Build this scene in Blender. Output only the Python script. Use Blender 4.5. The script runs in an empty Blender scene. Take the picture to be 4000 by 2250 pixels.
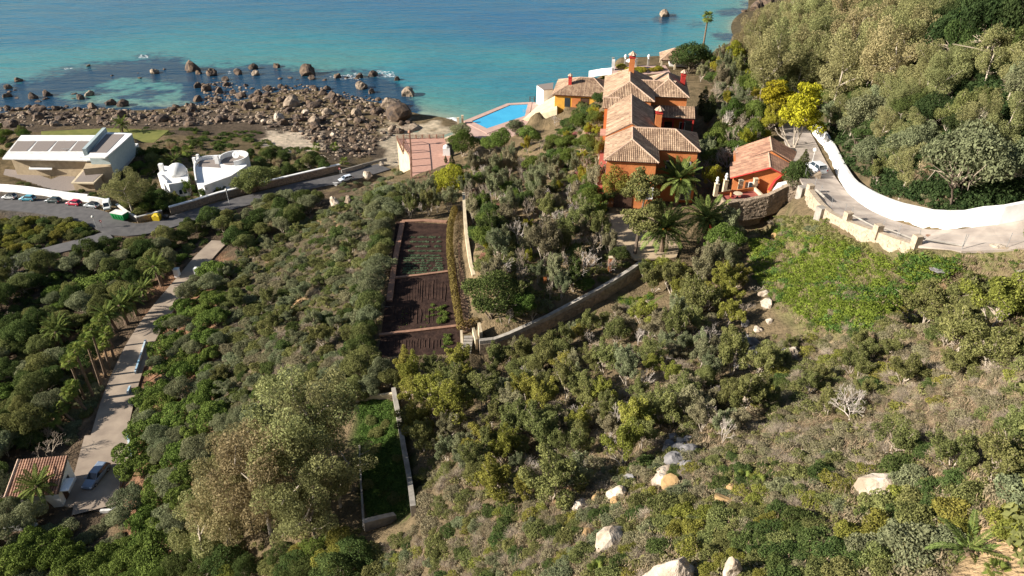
import bpy, bmesh, math, random
import numpy as np
from mathutils import Vector, Matrix

# ------------------------------------------------------------------ camera, sky, sun, exposure
SC = bpy.context.scene
COL = SC.collection
CAMZ = 95.0
PITCH = math.radians(32.5)
F = 2774.0                      # focal length in pixels of a 4000 px wide frame
cam_d = bpy.data.cameras.new("camera")
cam_d.sensor_width = 36.0
cam_d.lens = 36.0 * F / 4000.0
cam_d.clip_start = 0.5
cam_d.clip_end = 9000
cam = bpy.data.objects.new("camera", cam_d)
COL.objects.link(cam)
cam.location = (0, 0, CAMZ)
cam.rotation_euler = (math.pi / 2 - PITCH, 0, 0)
SC.camera = cam

SUN_EL = math.radians(26)
SUN_FROM = Vector((-1.0, -0.22, 0)).normalized()      # horizontal direction towards the sun
world = bpy.data.worlds.new("World")
SC.world = world
world.use_nodes = True
wn = world.node_tree
wn.nodes.clear()
sky = wn.nodes.new("ShaderNodeTexSky")
sky.sky_type = 'NISHITA'
sky.sun_disc = False
sky.sun_elevation = SUN_EL
sky.sun_rotation = math.atan2(SUN_FROM.x, SUN_FROM.y)
sky.altitude = 50
sky.air_density = 1.0
sky.dust_density = 0.7
bg = wn.nodes.new("ShaderNodeBackground")
bg.inputs[1].default_value = 0.052
wo = wn.nodes.new("ShaderNodeOutputWorld")
wn.links.new(sky.outputs[0], bg.inputs[0])
wn.links.new(bg.outputs[0], wo.inputs[0])

sun_d = bpy.data.lights.new("sun", 'SUN')
sun_d.energy = 5.0
sun_d.angle = math.radians(0.5)
sun_d.color = (1.0, 0.935, 0.83)
sun = bpy.data.objects.new("sun", sun_d)
COL.objects.link(sun)
sdir = Vector((SUN_FROM.x * math.cos(SUN_EL), SUN_FROM.y * math.cos(SUN_EL), math.sin(SUN_EL)))
sun.rotation_euler = (-sdir).to_track_quat('-Z', 'Y').to_euler()
sun.location = (-150, 100, 200)

SC.view_settings.view_transform = 'Standard'
SC.view_settings.look = 'None'
SC.view_settings.exposure = 1.1
SC.view_settings.gamma = 1.0
SC.view_settings.use_curve_mapping = False
SC.cycles.max_bounces = 5
SC.cycles.diffuse_bounces = 2
SC.cycles.glossy_bounces = 2
SC.cycles.transmission_bounces = 3
SC.cycles.transparent_max_bounces = 6
SC.cycles.use_denoising = True

R = random.Random(7)
NR = np.random.RandomState(11)
SP, CP = math.sin(PITCH), math.cos(PITCH)

# ------------------------------------------------------------------ measuring helpers
def W(px, py, z):
    """the point at height z that the photo shows at (px, py)"""
    u = (px - 2000) / F
    v = (1125 - py) / F
    t = (CAMZ - z) / (SP - CP * v)
    return Vector((u * t, (CP + SP * v) * t, z))

def to_px(x, y, z):
    dz = z - CAMZ
    f = y * CP - dz * SP
    up = y * SP + dz * CP
    return 2000 + F * x / f, 1125 - F * up / f

def new_obj(name, mesh, parent=None):
    o = bpy.data.objects.new(name, mesh)
    COL.objects.link(o)
    if parent is not None:
        o.parent = parent
        o.matrix_parent_inverse = Matrix.Translation(-parent.location) if parent.rotation_euler == Vector((0, 0, 0)) else parent.matrix_basis.inverted()
    return o

def tag(o, label=None, cat=None, group=None, kind=None):
    if label: o["label"] = label
    if cat: o["category"] = cat
    if group: o["group"] = group
    if kind: o["kind"] = kind
    return o

def thing(name, label, cat, loc=(0, 0, 0), rz=0.0, group=None):
    o = bpy.data.objects.new(name, None)
    o.empty_display_size = 0.5
    COL.objects.link(o)
    o.location = loc
    o.rotation_euler = (0, 0, rz)
    return tag(o, label, cat, group)

def raw_mesh(name, verts, faces, mats=(), smooth=False, mat_idx=None, tint=None):
    """verts (N,3) array, faces (M,k) array with one k, or a list of lists"""
    me = bpy.data.meshes.new(name)
    verts = np.asarray(verts, dtype=np.float32).reshape(-1, 3)
    if isinstance(faces, np.ndarray) and faces.ndim == 2:
        M, k = faces.shape
        idx = faces.astype(np.int32).ravel()
        starts = np.arange(0, M * k, k, dtype=np.int32)
        tot = np.full(M, k, dtype=np.int32)
    else:
        M = len(faces)
        tot = np.array([len(f) for f in faces], dtype=np.int32)
        idx = np.array([i for f in faces for i in f], dtype=np.int32)
        starts = np.concatenate([[0], np.cumsum(tot)[:-1]]).astype(np.int32)
    me.vertices.add(len(verts))
    me.vertices.foreach_set("co", verts.ravel())
    me.loops.add(len(idx))
    me.loops.foreach_set("vertex_index", idx)
    me.polygons.add(M)
    me.polygons.foreach_set("loop_start", starts)
    me.polygons.foreach_set("loop_total", tot)
    me.polygons.foreach_set("use_smooth", np.full(M, bool(smooth)))
    for m in mats:
        me.materials.append(m)
    if mat_idx is not None:
        me.polygons.foreach_set("material_index", np.asarray(mat_idx, dtype=np.int32))
    if tint is not None:
        a = me.attributes.new("tint", 'FLOAT', 'POINT')
        a.data.foreach_set("value", np.asarray(tint, dtype=np.float32))
    me.update(calc_edges=True)
    return me

class MB:
    """collects simple solids that make ONE mesh"""
    def __init__(s):
        s.v = []; s.f = []; s.m = []
    def add(s, vs, fs, mi=0):
        b = len(s.v)
        s.v += [tuple(v) for v in vs]
        s.f += [[b + i for i in f] for f in fs]
        s.m += [mi] * len(fs)
    def prism(s, poly, z0, z1, mi=0, cap=True):
        """poly: list of (x,y) or (x,y,..); z0/z1 numbers or lists"""
        n = len(poly)
        a = 0.0
        for i in range(n):
            x0, y0 = poly[i][0], poly[i][1]; x1, y1 = poly[(i + 1) % n][0], poly[(i + 1) % n][1]
            a += x0 * y1 - x1 * y0
        if a < 0:
            poly = poly[::-1]
            if not isinstance(z0, (int, float)): z0 = z0[::-1]
            if not isinstance(z1, (int, float)): z1 = z1[::-1]
        zb = [z0] * n if isinstance(z0, (int, float)) else list(z0)
        zt = [z1] * n if isinstance(z1, (int, float)) else list(z1)
        vs = [(p[0], p[1], zb[i]) for i, p in enumerate(poly)] + [(p[0], p[1], zt[i]) for i, p in enumerate(poly)]
        fs = [[i, (i + 1) % n, n + (i + 1) % n, n + i] for i in range(n)]
        if cap:
            fs.append(list(range(n, 2 * n))); fs.append(list(range(n - 1, -1, -1)))
        s.add(vs, fs, mi)
    def box(s, cx, cy, cz, sx, sy, sz, rz=0.0, mi=0):
        """centre, full sizes"""
        c, q = math.cos(rz), math.sin(rz)
        P = []
        for dx, dy in ((-1, -1), (1, -1), (1, 1), (-1, 1)):
            x, y = dx * sx / 2, dy * sy / 2
            P.append((cx + c * x - q * y, cy + q * x + c * y))
        s.prism(P, cz - sz / 2, cz + sz / 2, mi)
    def tube(s, pts, radii, n=6, mi=0, cap=True):
        pts = [Vector(p) for p in pts]
        if isinstance(radii, (int, float)): radii = [radii] * len(pts)
        b = len(s.v)
        for i, p in enumerate(pts):
            d = (pts[min(i + 1, len(pts) - 1)] - pts[max(i - 1, 0)]).normalized()
            a = d.cross(Vector((0, 0, 1)))
            if a.length < 1e-3: a = Vector((1, 0, 0))
            a.normalize(); c = d.cross(a)
            for k in range(n):
                t = 2 * math.pi * k / n
                s.v.append(tuple(p + (a * math.cos(t) + c * math.sin(t)) * radii[i]))
        for i in range(len(pts) - 1):
            for k in range(n):
                s.f.append([b + i * n + k, b + i * n + (k + 1) % n, b + (i + 1) * n + (k + 1) % n, b + (i + 1) * n + k]); s.m.append(mi)
        if cap:
            s.f.append([b + (len(pts) - 1) * n + k for k in range(n)]); s.m.append(mi)
            s.f.append([b + k for k in range(n)][::-1]); s.m.append(mi)
    def lathe(s, prof, cx=0, cy=0, n=16, mi=0, sx=1, sy=1):
        b = len(s.v)
        for r, z in prof:
            for k in range(n):
                t = 2 * math.pi * k / n
                s.v.append((cx + r * sx * math.cos(t), cy + r * sy * math.sin(t), z))
        for i in range(len(prof) - 1):
            for k in range(n):
                s.f.append([b + i * n + k, b + i * n + (k + 1) % n, b + (i + 1) * n + (k + 1) % n, b + (i + 1) * n + k]); s.m.append(mi)
        s.f.append([b + (len(prof) - 1) * n + k for k in range(n)]); s.m.append(mi)
        s.f.append([b + k for k in range(n)][::-1]); s.m.append(mi)
    def mesh(s, name, mats, smooth=False):
        if not isinstance(mats, (list, tuple)): mats = [mats]
        return raw_mesh(name, np.array(s.v), s.f, mats, smooth, s.m)
    def build(s, name, mats, parent=None, smooth=False, bevel=0.0):
        o = new_obj(name, s.mesh(name, mats, smooth), parent)
        if bevel:
            m = o.modifiers.new("bevel", 'BEVEL'); m.width = bevel; m.segments = 2; m.limit_method = 'ANGLE'
        return o

# ------------------------------------------------------------------ materials
def nodes_of(m):
    m.use_nodes = True
    nt = m.node_tree
    nt.nodes.clear()
    return nt, nt.nodes, nt.links

def N(nt, typ, **kw):
    n = nt.nodes.new(typ)
    for k, v in kw.items():
        setattr(n, k, v)
    return n

MATS = {}
def mat(name, c1, c2=None, scale=3.0, rough=0.85, bump=0.0, bscale=None, spec=0.3, metal=0.0, detail=4.0, obj=False, lo=0.35, hi=0.65, tint=None):
    """noise-mottled surface: c1..c2 over a noise, optional bump and per-piece tint"""
    if name in MATS: return MATS[name]
    m = bpy.data.materials.new(name)
    nt, ns, ls = nodes_of(m)
    out = N(nt, "ShaderNodeOutputMaterial"); b = N(nt, "ShaderNodeBsdfPrincipled")
    ls.new(b.outputs[0], out.inputs[0])
    b.inputs["Roughness"].default_value = rough
    b.inputs["Specular IOR Level"].default_value = spec
    b.inputs["Metallic"].default_value = metal
    geo = N(nt, "ShaderNodeNewGeometry"); tc = N(nt, "ShaderNodeTexCoord")
    src = tc.outputs["Object"] if obj else geo.outputs["Position"]
    c2 = c2 or tuple(x * 0.75 for x in c1)
    nz = N(nt, "ShaderNodeTexNoise"); nz.inputs["Scale"].default_value = scale; nz.inputs["Detail"].default_value = detail
    ls.new(src, nz.inputs["Vector"])
    rp = N(nt, "ShaderNodeValToRGB")
    rp.color_ramp.elements[0].position = lo; rp.color_ramp.elements[0].color = (*c1, 1)
    rp.color_ramp.elements[1].position = hi; rp.color_ramp.elements[1].color = (*c2, 1)
    ls.new(nz.outputs["Fac"], rp.inputs[0])
    colr = rp.outputs[0]
    if tint:
        at = N(nt, "ShaderNodeAttribute", attribute_name="tint")
        mx = N(nt, "ShaderNodeMix", data_type='RGBA', blend_type='MULTIPLY')
        mx.inputs[0].default_value = 1.0
        r2 = N(nt, "ShaderNodeValToRGB")
        r2.color_ramp.elements[0].color = (*tint[0], 1); r2.color_ramp.elements[1].color = (*tint[1], 1)
        ls.new(at.outputs["Fac"], r2.inputs[0])
        ls.new(colr, mx.inputs[6]); ls.new(r2.outputs[0], mx.inputs[7])
        colr = mx.outputs[2]
    ls.new(colr, b.inputs["Base Color"])
    if bump:
        n2 = N(nt, "ShaderNodeTexNoise"); n2.inputs["Scale"].default_value = bscale or scale * 4; n2.inputs["Detail"].default_value = 5
        ls.new(src, n2.inputs["Vector"])
        bp = N(nt, "ShaderNodeBump"); bp.inputs["Strength"].default_value = 1.0; bp.inputs["Distance"].default_value = bump
        ls.new(n2.outputs["Fac"], bp.inputs["Height"]); ls.new(bp.outputs[0], b.inputs["Normal"])
    MATS[name] = m
    return m

def leaf_mat(name, dark, light, trans=0.25, var=0.12, hue=0.02):
    if name in MATS: return MATS[name]
    m = bpy.data.materials.new(name)
    nt, ns, ls = nodes_of(m)
    out = N(nt, "ShaderNodeOutputMaterial")
    at = N(nt, "ShaderNodeAttribute", attribute_name="tint")
    rp = N(nt, "ShaderNodeValToRGB")
    rp.color_ramp.elements[0].color = (*dark, 1); rp.color_ramp.elements[1].color = (*light, 1)
    ls.new(at.outputs["Fac"], rp.inputs[0])
    oi = N(nt, "ShaderNodeObjectInfo")
    hv = N(nt, "ShaderNodeHueSaturation")
    mr = N(nt, "ShaderNodeMapRange"); mr.inputs[3].default_value = 1 - var * 1.6; mr.inputs[4].default_value = 1 + var * 1.6
    ls.new(oi.outputs["Random"], mr.inputs[0]); ls.new(mr.outputs[0], hv.inputs["Value"])
    mt = N(nt, "ShaderNodeMath", operation='MULTIPLY_ADD'); mt.inputs[1].default_value = 7.31; mt.inputs[2].default_value = 0.3
    ls.new(oi.outputs["Random"], mt.inputs[0])
    fr = N(nt, "ShaderNodeMath", operation='FRACT'); ls.new(mt.outputs[0], fr.inputs[0])
    mh = N(nt, "ShaderNodeMapRange"); mh.inputs[3].default_value = 0.5 - hue; mh.inputs[4].default_value = 0.5 + hue
    ls.new(fr.outputs[0], mh.inputs[0]); ls.new(mh.outputs[0], hv.inputs["Hue"])
    ls.new(rp.outputs[0], hv.inputs["Color"])
    d = N(nt, "ShaderNodeBsdfDiffuse"); t = N(nt, "ShaderNodeBsdfTranslucent"); mx = N(nt, "ShaderNodeMixShader")
    mx.inputs[0].default_value = trans
    ls.new(hv.outputs[0], d.inputs[0]); ls.new(hv.outputs[0], t.inputs[0])
    ls.new(d.outputs[0], mx.inputs[1]); ls.new(t.outputs[0], mx.inputs[2])
    ls.new(mx.outputs[0], out.inputs[0])
    MATS[name] = m
    return m

M = {}
M['white'] = mat("white_paint", (0.80, 0.79, 0.77), (0.62, 0.60, 0.56), 0.5, 0.8, 0.02, 2.0, detail=9, lo=.45, hi=.78)
M['oldwhite'] = mat("weathered_whitewash", (0.74, 0.72, 0.68), (0.55, 0.53, 0.50), 0.8, 0.9, 0.03, 5)
M['orange'] = mat("orange_render", (0.55, 0.20, 0.068), (0.44, 0.140, 0.045), 0.55, 0.9, 0.03, 3, detail=8)
M['yellow'] = mat("yellow_render", (0.68, 0.36, 0.05), (0.60, 0.30, 0.05), 1.0, 0.9, 0.02)
M['red'] = mat("red_paint", (0.45, 0.035, 0.025), (0.36, 0.03, 0.025), 1.5, 0.8)
M['redfloor'] = mat("red_floor", (0.36, 0.10, 0.075), (0.28, 0.075, 0.06), 1.0, 0.75)
M['pink'] = mat("pink_paving", (0.48, 0.275, 0.205), (0.41, 0.225, 0.17), 1.5, 0.85, 0.01, 6)
M['pinkdeck'] = mat("pool_deck_paving", (0.50, 0.34, 0.28), (0.43, 0.28, 0.23), 1.0, 0.85)
M['cream'] = mat("cream_render", (0.60, 0.50, 0.34), (0.47, 0.38, 0.26), 0.7, 0.9, 0.03, 3)
M['tile'] = mat("clay_tile", (0.53, 0.405, 0.29), (0.37, 0.265, 0.185), 0.5, 0.85, 0, tint=((0.50, 0.42, 0.40), (1.25, 1.18, 1.10)))
M['tilered'] = mat("red_clay_tile", (0.50, 0.315, 0.215), (0.33, 0.195, 0.135), 0.5, 0.85, 0, tint=((0.55, 0.50, 0.50), (1.25, 1.15, 1.10)))
M['pan'] = mat("shaded_tile_channel", (0.13, 0.08, 0.055), (0.09, 0.058, 0.042), 1.5, 0.95)  # channels coloured far darker than the tiles to stand in for shade
M['ridge'] = mat("ridge_tile", (0.56, 0.40, 0.29), (0.44, 0.30, 0.22), 1.2, 0.9)
M['glass'] = mat("dark_glass", (0.02, 0.03, 0.04), (0.03, 0.045, 0.06), 0.5, 0.08, 0, spec=0.6)
M['wood'] = mat("dark_wood", (0.10, 0.05, 0.03), (0.06, 0.03, 0.02), 3, 0.7)
M['concrete'] = mat("concrete", (0.36, 0.325, 0.28), (0.24, 0.215, 0.185), 1.2, 0.9, 0.02)
M['stonewall'] = mat("stone_masonry", (0.34, 0.26, 0.185), (0.19, 0.145, 0.105), 2.2, 0.95, 0.12, 3.5)
M['stone'] = mat("wall_stone", (0.50, 0.40, 0.29), (0.33, 0.26, 0.19), 2.5, 0.95, 0.04, 6)
M['gravelroof'] = mat("gravel_roof", (0.26, 0.215, 0.19), (0.20, 0.17, 0.15), 6, 0.95, 0.02, 12)
M['sandstone'] = mat("sandstone_cladding", (0.44, 0.345, 0.225), (0.35, 0.27, 0.175), 1.0, 0.9)
M['bluewall'] = mat("pale_blue_wall", (0.40, 0.47, 0.47), (0.34, 0.41, 0.42), 1.0, 0.85)
M['asphalt'] = mat("asphalt", (0.115, 0.108, 0.105), (0.085, 0.08, 0.08), 0.7, 0.92, 0.01, 8)
M['concroad'] = mat("worn_concrete_road", (0.46, 0.39, 0.33), (0.27, 0.225, 0.195), 0.35, 0.92, 0.015, 5, detail=8)
M['driveway'] = mat("driveway_concrete", (0.36, 0.285, 0.215), (0.25, 0.195, 0.15), 0.35, 0.92, 0.01, 5, detail=7)
M['court'] = mat("sandy_court", (0.46, 0.35, 0.23), (0.38, 0.29, 0.195), 0.6, 0.95)
M['soil'] = mat("shaded_garden_soil", (0.060, 0.037, 0.029), (0.034, 0.022, 0.019), 0.9, 1.0, 0.10, 2.5, spec=0.0)  # soil colour lowered to stand in for shade over the garden
M['brickedge'] = mat("brick_edging", (0.33, 0.185, 0.12), (0.25, 0.135, 0.09), 2.0, 0.9)
M['steppath'] = mat("earth_path", (0.27, 0.175, 0.11), (0.19, 0.12, 0.08), 1.2, 0.95, 0.05, 3)
M['poolwater'] = mat("pool_water", (0.045, 0.36, 0.60), (0.06, 0.42, 0.66), 0.25, 0.08, 0.01, 2.0, spec=0.5)
M['lawn'] = mat("lawn", (0.20, 0.195, 0.065), (0.14, 0.15, 0.05), 0.35, 1.0, 0.03, 6, spec=0.0)
M['rockdark'] = mat("shore_rock", (0.17, 0.115, 0.075), (0.055, 0.042, 0.036), 0.5, 0.9, 0.25, 1.5, obj=False)
M['rocktan'] = mat("tan_rock", (0.36, 0.28, 0.20), (0.17, 0.125, 0.09), 0.55, 0.9, 0.35, 1.3, detail=8)
M['rockpale'] = mat("pale_limestone", (0.54, 0.46, 0.37), (0.30, 0.23, 0.165), 0.9, 0.9, 0.22, 2.2, detail=9)
M['rockgrey'] = mat("shaded_grey_boulder", (0.24, 0.225, 0.22), (0.11, 0.105, 0.105), 1.0, 0.9, 0.10, 2.0)  # grey lowered to stand in for shade in the gullies
M['rockochre'] = mat("ochre_rock", (0.42, 0.27, 0.12), (0.27, 0.17, 0.08), 0.9, 0.9, 0.08, 2.0)
M['bark'] = mat("bark", (0.16, 0.12, 0.09), (0.08, 0.06, 0.045), 3, 0.95)
M['palebark'] = mat("pale_bark", (0.50, 0.43, 0.34), (0.30, 0.25, 0.20), 1.2, 0.9)
M['palmbark'] = mat("palm_bark", (0.20, 0.14, 0.095), (0.11, 0.075, 0.05), 3, 0.95, 0.05, 4)
M['twig'] = mat("dry_twig", (0.42, 0.345, 0.265), (0.31, 0.25, 0.19), 0.15, 0.95)
M['straw'] = mat("dry_straw", (0.40, 0.30, 0.19), (0.28, 0.20, 0.13), 0.15, 0.95)
M['whitetwig'] = mat("bleached_twig", (0.56, 0.49, 0.43), (0.44, 0.385, 0.335), 0.15, 0.95)
M['metal'] = mat("grey_metal", (0.45, 0.45, 0.45), (0.38, 0.38, 0.38), 2, 0.5, metal=0.6)
M['black'] = mat("black_plastic", (0.02, 0.02, 0.02), (0.03, 0.03, 0.03), 2, 0.6)
M['tyre'] = mat("tyre_rubber", (0.02, 0.02, 0.021), (0.03, 0.03, 0.03), 4, 0.9)
M['alloy'] = mat("alloy", (0.55, 0.55, 0.56), (0.45, 0.45, 0.46), 4, 0.35, metal=0.7)
M['lampglass'] = mat("lamp_globe", (0.78, 0.74, 0.66), (0.74, 0.70, 0.62), 2, 0.3)
M['lensred'] = mat("red_lens", (0.40, 0.02, 0.02), (0.32, 0.02, 0.02), 2, 0.3)
M['lens'] = mat("clear_lens", (0.75, 0.76, 0.78), (0.6, 0.6, 0.62), 2, 0.2)
M['green'] = mat("green_skip_paint", (0.015, 0.22, 0.055), (0.012, 0.17, 0.045), 1.0, 0.5)
M['bankyellow'] = mat("yellow_plastic", (0.70, 0.50, 0.02), (0.6, 0.42, 0.02), 1.0, 0.5)
M['bluepaint'] = mat("blue_mosaic", (0.18, 0.36, 0.50), (0.62, 0.63, 0.62), 0.8, 0.7)
M['foam'] = mat("sea_foam", (0.86, 0.87, 0.87), (0.74, 0.77, 0.78), 1.0, 0.9)
M['fruit'] = mat("palm_fruit", (0.55, 0.30, 0.05), (0.42, 0.2, 0.04), 4, 0.8)
M['linepaint'] = mat("road_paint", (0.72, 0.70, 0.66), (0.5, 0.48, 0.46), 1.0, 0.8)

# leaves
L = {}
L['olive'] = leaf_mat("olive_leaf", (0.060, 0.073, 0.022), (0.290, 0.295, 0.108))
L['darkgreen'] = leaf_mat("dark_leaf", (0.028, 0.048, 0.015), (0.145, 0.185, 0.058))
L['greygreen'] = leaf_mat("grey_leaf", (0.076, 0.088, 0.045), (0.315, 0.330, 0.178))
L['greybrown'] = leaf_mat("greybrown_leaf", (0.120, 0.110, 0.062), (0.370, 0.325, 0.195))
L['yellowolive'] = leaf_mat("yellow_olive_leaf", (0.090, 0.096, 0.018), (0.365, 0.350, 0.080))
L['pine'] = leaf_mat("pine_needle", (0.032, 0.055, 0.012), (0.225, 0.290, 0.068), 0.15, 0.10, 0.012)
L['bright'] = leaf_mat("bright_leaf", (0.040, 0.070, 0.014), (0.190, 0.245, 0.060))
L['gold'] = leaf_mat("golden_conifer_leaf", (0.135, 0.125, 0.012), (0.54, 0.46, 0.040), 0.2)
L['mimosa'] = leaf_mat("mimosa_leaf", (0.120, 0.130, 0.022), (0.46, 0.41, 0.050), 0.3)
L['euc'] = leaf_mat("eucalyptus_leaf", (0.100, 0.106, 0.040), (0.400, 0.392, 0.170), 0.3)
L['euctan'] = leaf_mat("tan_eucalyptus_leaf", (0.140, 0.120, 0.052), (0.460, 0.395, 0.205), 0.3)
L['palm'] = leaf_mat("palm_leaf", (0.042, 0.062, 0.016), (0.235, 0.285, 0.080), 0.25, 0.08)
L['fanpalm'] = leaf_mat("fan_palm_leaf", (0.050, 0.072, 0.016), (0.25, 0.295, 0.070), 0.3, 0.1)
L['cypress'] = leaf_mat("cypress_leaf", (0.036, 0.044, 0.018), (0.130, 0.145, 0.052))
L['meadow'] = leaf_mat("meadow_leaf", (0.085, 0.135, 0.018), (0.420, 0.490, 0.085), 0.3, 0.2)
L['meadowdark'] = leaf_mat("dark_herb_leaf", (0.045, 0.090, 0.020), (0.215, 0.310, 0.075), 0.3, 0.2)
L['deep'] = leaf_mat("deep_shade_leaf", (0.016, 0.030, 0.011), (0.085, 0.115, 0.042))  # leaf colour darkened to stand in for shade in the hill woods
L['reed'] = leaf_mat("reed_leaf", (0.20, 0.165, 0.085), (0.48, 0.40, 0.23), 0.3)
L['hedge'] = leaf_mat("hedge_leaf", (0.095, 0.075, 0.024), (0.300, 0.225, 0.075))
L['pinkbloom'] = leaf_mat("pink_bloom", (0.18, 0.10, 0.075), (0.50, 0.20, 0.17))
L['crop'] = leaf_mat("crop_leaf", (0.060, 0.110, 0.065), (0.210, 0.300, 0.170))

# ------------------------------------------------------------------ terrain
CP_PX = """
0 470 .8;250 445 .8;500 440 .5;700 425 .2;900 400 0;1050 380 .2;1250 360 .2;1450 400 .2;1560 470 .2;1620 500 -.1;
0 400 -.6;250 395 -.8;500 330 -1.3;550 420 -.5;800 290 -1.5;1300 290 -1.5;1640 400 -1.2;1700 440 -.4;1640 490 .1;1750 485 .6;
0 250 -4;500 200 -4;1000 200 -5;1500 250 -3.5;2000 250 -4;0 60 -9;1000 60 -11;2000 60 -11;2500 80 -9;
0 495 3;300 492 3;600 486 3;850 480 2.2;1000 505 3;1150 530 3;1300 560 3;1500 560 1.8;1560 580 2;
500 525 6;200 520 6;650 560 7;350 720 9;1000 560 6;1100 620 7.5;1250 640 8;700 760 11;900 720 10;1000 680 9.5;
0 720 11;550 800 12;600 780 11.5;
0 790 14;200 805 14;420 850 14;470 900 13.5;620 880 13;1000 770 12;1200 722 11;1330 700 10.5;1450 670 9.5;
330 940 13.5;230 965 13.3;0 1030 13;0 900 14;100 1000 13.5;300 1050 13.5;0 1200 13;200 1300 13.5;0 1500 14;100 1700 14.5;
850 960 14.5;730 1080 15.5;650 1170 15.5;560 1280 15.3;510 1400 15;470 1550 15;440 1700 15;420 1850 15;430 1960 15.5;
130 2000 14.5;0 2200 14;200 2150 14.5;480 2100 16;900 1150 20;1000 1000 18;1150 900 17.5;1300 800 17;
1100 1250 24;900 1400 21;700 1300 17.5;700 1600 18;600 1900 18;800 1900 22;900 1700 23;1100 1500 27;1300 1250 30;1350 1000 27;
1450 850 27;1450 720 19;1250 760 13.5;1480 1100 31;1420 1350 31;1100 1800 27;1000 2100 26;700 2200 19;1300 2100 31;1250 1850 31;
1560 900 32;1740 900 32;1500 1350 32;1780 1300 32;1400 1600 31.5;1580 1600 32;1430 2060 32.5;1600 2000 33;
1640 780 27;1560 760 26;1640 640 21;1520 700 17;1900 640 26;1850 560 24;2000 600 27;2150 650 31;2300 700 35;1900 800 33;2050 900 36;
2200 1000 37.5;2350 900 38.5;2450 860 39;2600 960 39;1950 1100 36;2000 1200 35.5;2250 1050 37.5;2450 1000 38.8;
2000 440 23.5;1900 520 23.5;2050 480 23.5;2250 500 29.5;2330 480 36;2300 420 32;2200 480 25.5;2120 430 22.5;2100 470 22.8;2160 440 24.5;
3070 330 42;3300 320 46;3550 170 54;3500 300 52;3800 100 64;3990 50 72;3990 250 70;3700 300 60;3400 450 52;3200 420 47;
3990 500 66;3700 560 60;3500 650 57;3350 650 53;3990 800 62;3700 830 58;3130 540 44.5;3180 650 46;3250 740 48.5;3330 820 51;
3450 880 52.8;3600 920 54.2;3800 930 55.8;4000 930 57;2950 720 42;2900 760 41.5;2880 775 41.5;2800 700 41.5;2800 450 43;2900 400 43.8;2900 520 43.2;
2900 860 39;3100 850 41;3250 920 46;3000 950 43;3200 1000 46.5;3500 1020 52;3900 1000 56;3100 1150 46;3400 1200 51.5;2850 1000 40;2700 1080 39;
2500 1130 37;2300 1230 35.5;2100 1330 34;1950 1390 32.5;2000 1500 36;2300 1400 38.5;2600 1300 41.5;2900 1300 44;3000 1400 46.3;3400 1400 52.5;
3800 1300 58;4000 1200 60;1700 1500 33;1750 1700 36;2000 1800 41;2300 1650 43.5;2600 1600 46;2900 1600 48.8;3300 1600 53.5;3700 1600 59;
4000 1600 63;1700 1900 38.5;2000 2050 45.5;2300 1950 48.5;2600 1850 50.5;2650 2000 53;3000 1900 54.8;3400 1900 58;3800 1900 62.3;
4000 2000 65;1500 2200 35.5;1750 2200 41.5;2100 2240 49.3;2400 2200 53;2700 2240 57.2;3000 2240 59;3400 2240 61.5;3800 2200 64.4;4000 2230 66
"""
CP_W = [(36, 205, 36), (48, 210, 36), (32, 222, 34), (62, 232, 35), (34, 236, 24), (45, 252, 8), (30, 262, .5), (60, 270, 8), (75, 285, 3), (20, 240, 14),
        (10, 240, 6), (-2, 236, 8), (-12, 228, 8), (-22, 225, 4), (-12, 248, -.3), (12, 258, -.3), (40, 275, -.6), (85, 262, 30), (100, 300, 14), (60, 300, -.6),
        (115, 330, 4), (95, 330, -.8), (130, 400, 2.5), (115, 400, -1), (165, 480, 3), (140, 480, -1.5), (200, 460, 20), (150, 330, 40), (200, 350, 60),
        (0, 0, 66), (20, 5, 72), (60, 10, 80), (-40, 0, 42), (-80, 20, 20), (100, 50, 82), (120, 100, 86), (150, 200, 80), (-120, 50, 13), (-200, 100, 12),
        (-250, 170, 9), (-220, 210, 5), (150, 260, 60), (240, 300, 90), (240, 100, 110), (240, 0, 110), (-260, 0, 14), (-240, 250, 0), (-230, 300, -3),
        (-260, 400, -9), (0, 420, -12), (260, 520, 20), (60, 380, -6), (0, 330, -6), (-60, 330, -6), (-26, 200, 17), (-40, 190, 8), (-38, 215, 3.5), (-20, 205, 18)]
pts = [W(*[float(q) for q in s.split()]) for s in CP_PX.replace("\n", "").split(";") if s.strip()]
pts = np.array([tuple(p) for p in pts] + CP_W, dtype=float)

def rbf_fit(P, c=5.0, lam=0.02):
    n = len(P)
    D = np.sqrt((P[:, None, 0] - P[None, :, 0]) ** 2 + (P[:, None, 1] - P[None, :, 1]) ** 2 + c * c)
    A = np.zeros((n + 3, n + 3)); A[:n, :n] = -D - lam * np.eye(n) * -1
    A[:n, n] = 1; A[:n, n + 1] = P[:, 0] / 100; A[:n, n + 2] = P[:, 1] / 100
    A[n:, :n] = A[:n, n:].T
    b = np.zeros(n + 3); b[:n] = P[:, 2]
    return np.linalg.solve(A, b)
WT = rbf_fit(pts)
def rbf_eval(x, y, c=5.0):
    x = np.asarray(x, float).ravel(); y = np.asarray(y, float).ravel()
    out = np.zeros(len(x)); n = len(pts)
    for i in range(0, len(x), 20000):
        xs_, ys_ = x[i:i + 20000], y[i:i + 20000]
        D = np.sqrt((xs_[:, None] - pts[None, :, 0]) ** 2 + (ys_[:, None] - pts[None, :, 1]) ** 2 + c * c)
        out[i:i + 20000] = -D @ WT[:n] + WT[n] + WT[n + 1] * xs_ / 100 + WT[n + 2] * ys_ / 100
    return out

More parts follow.
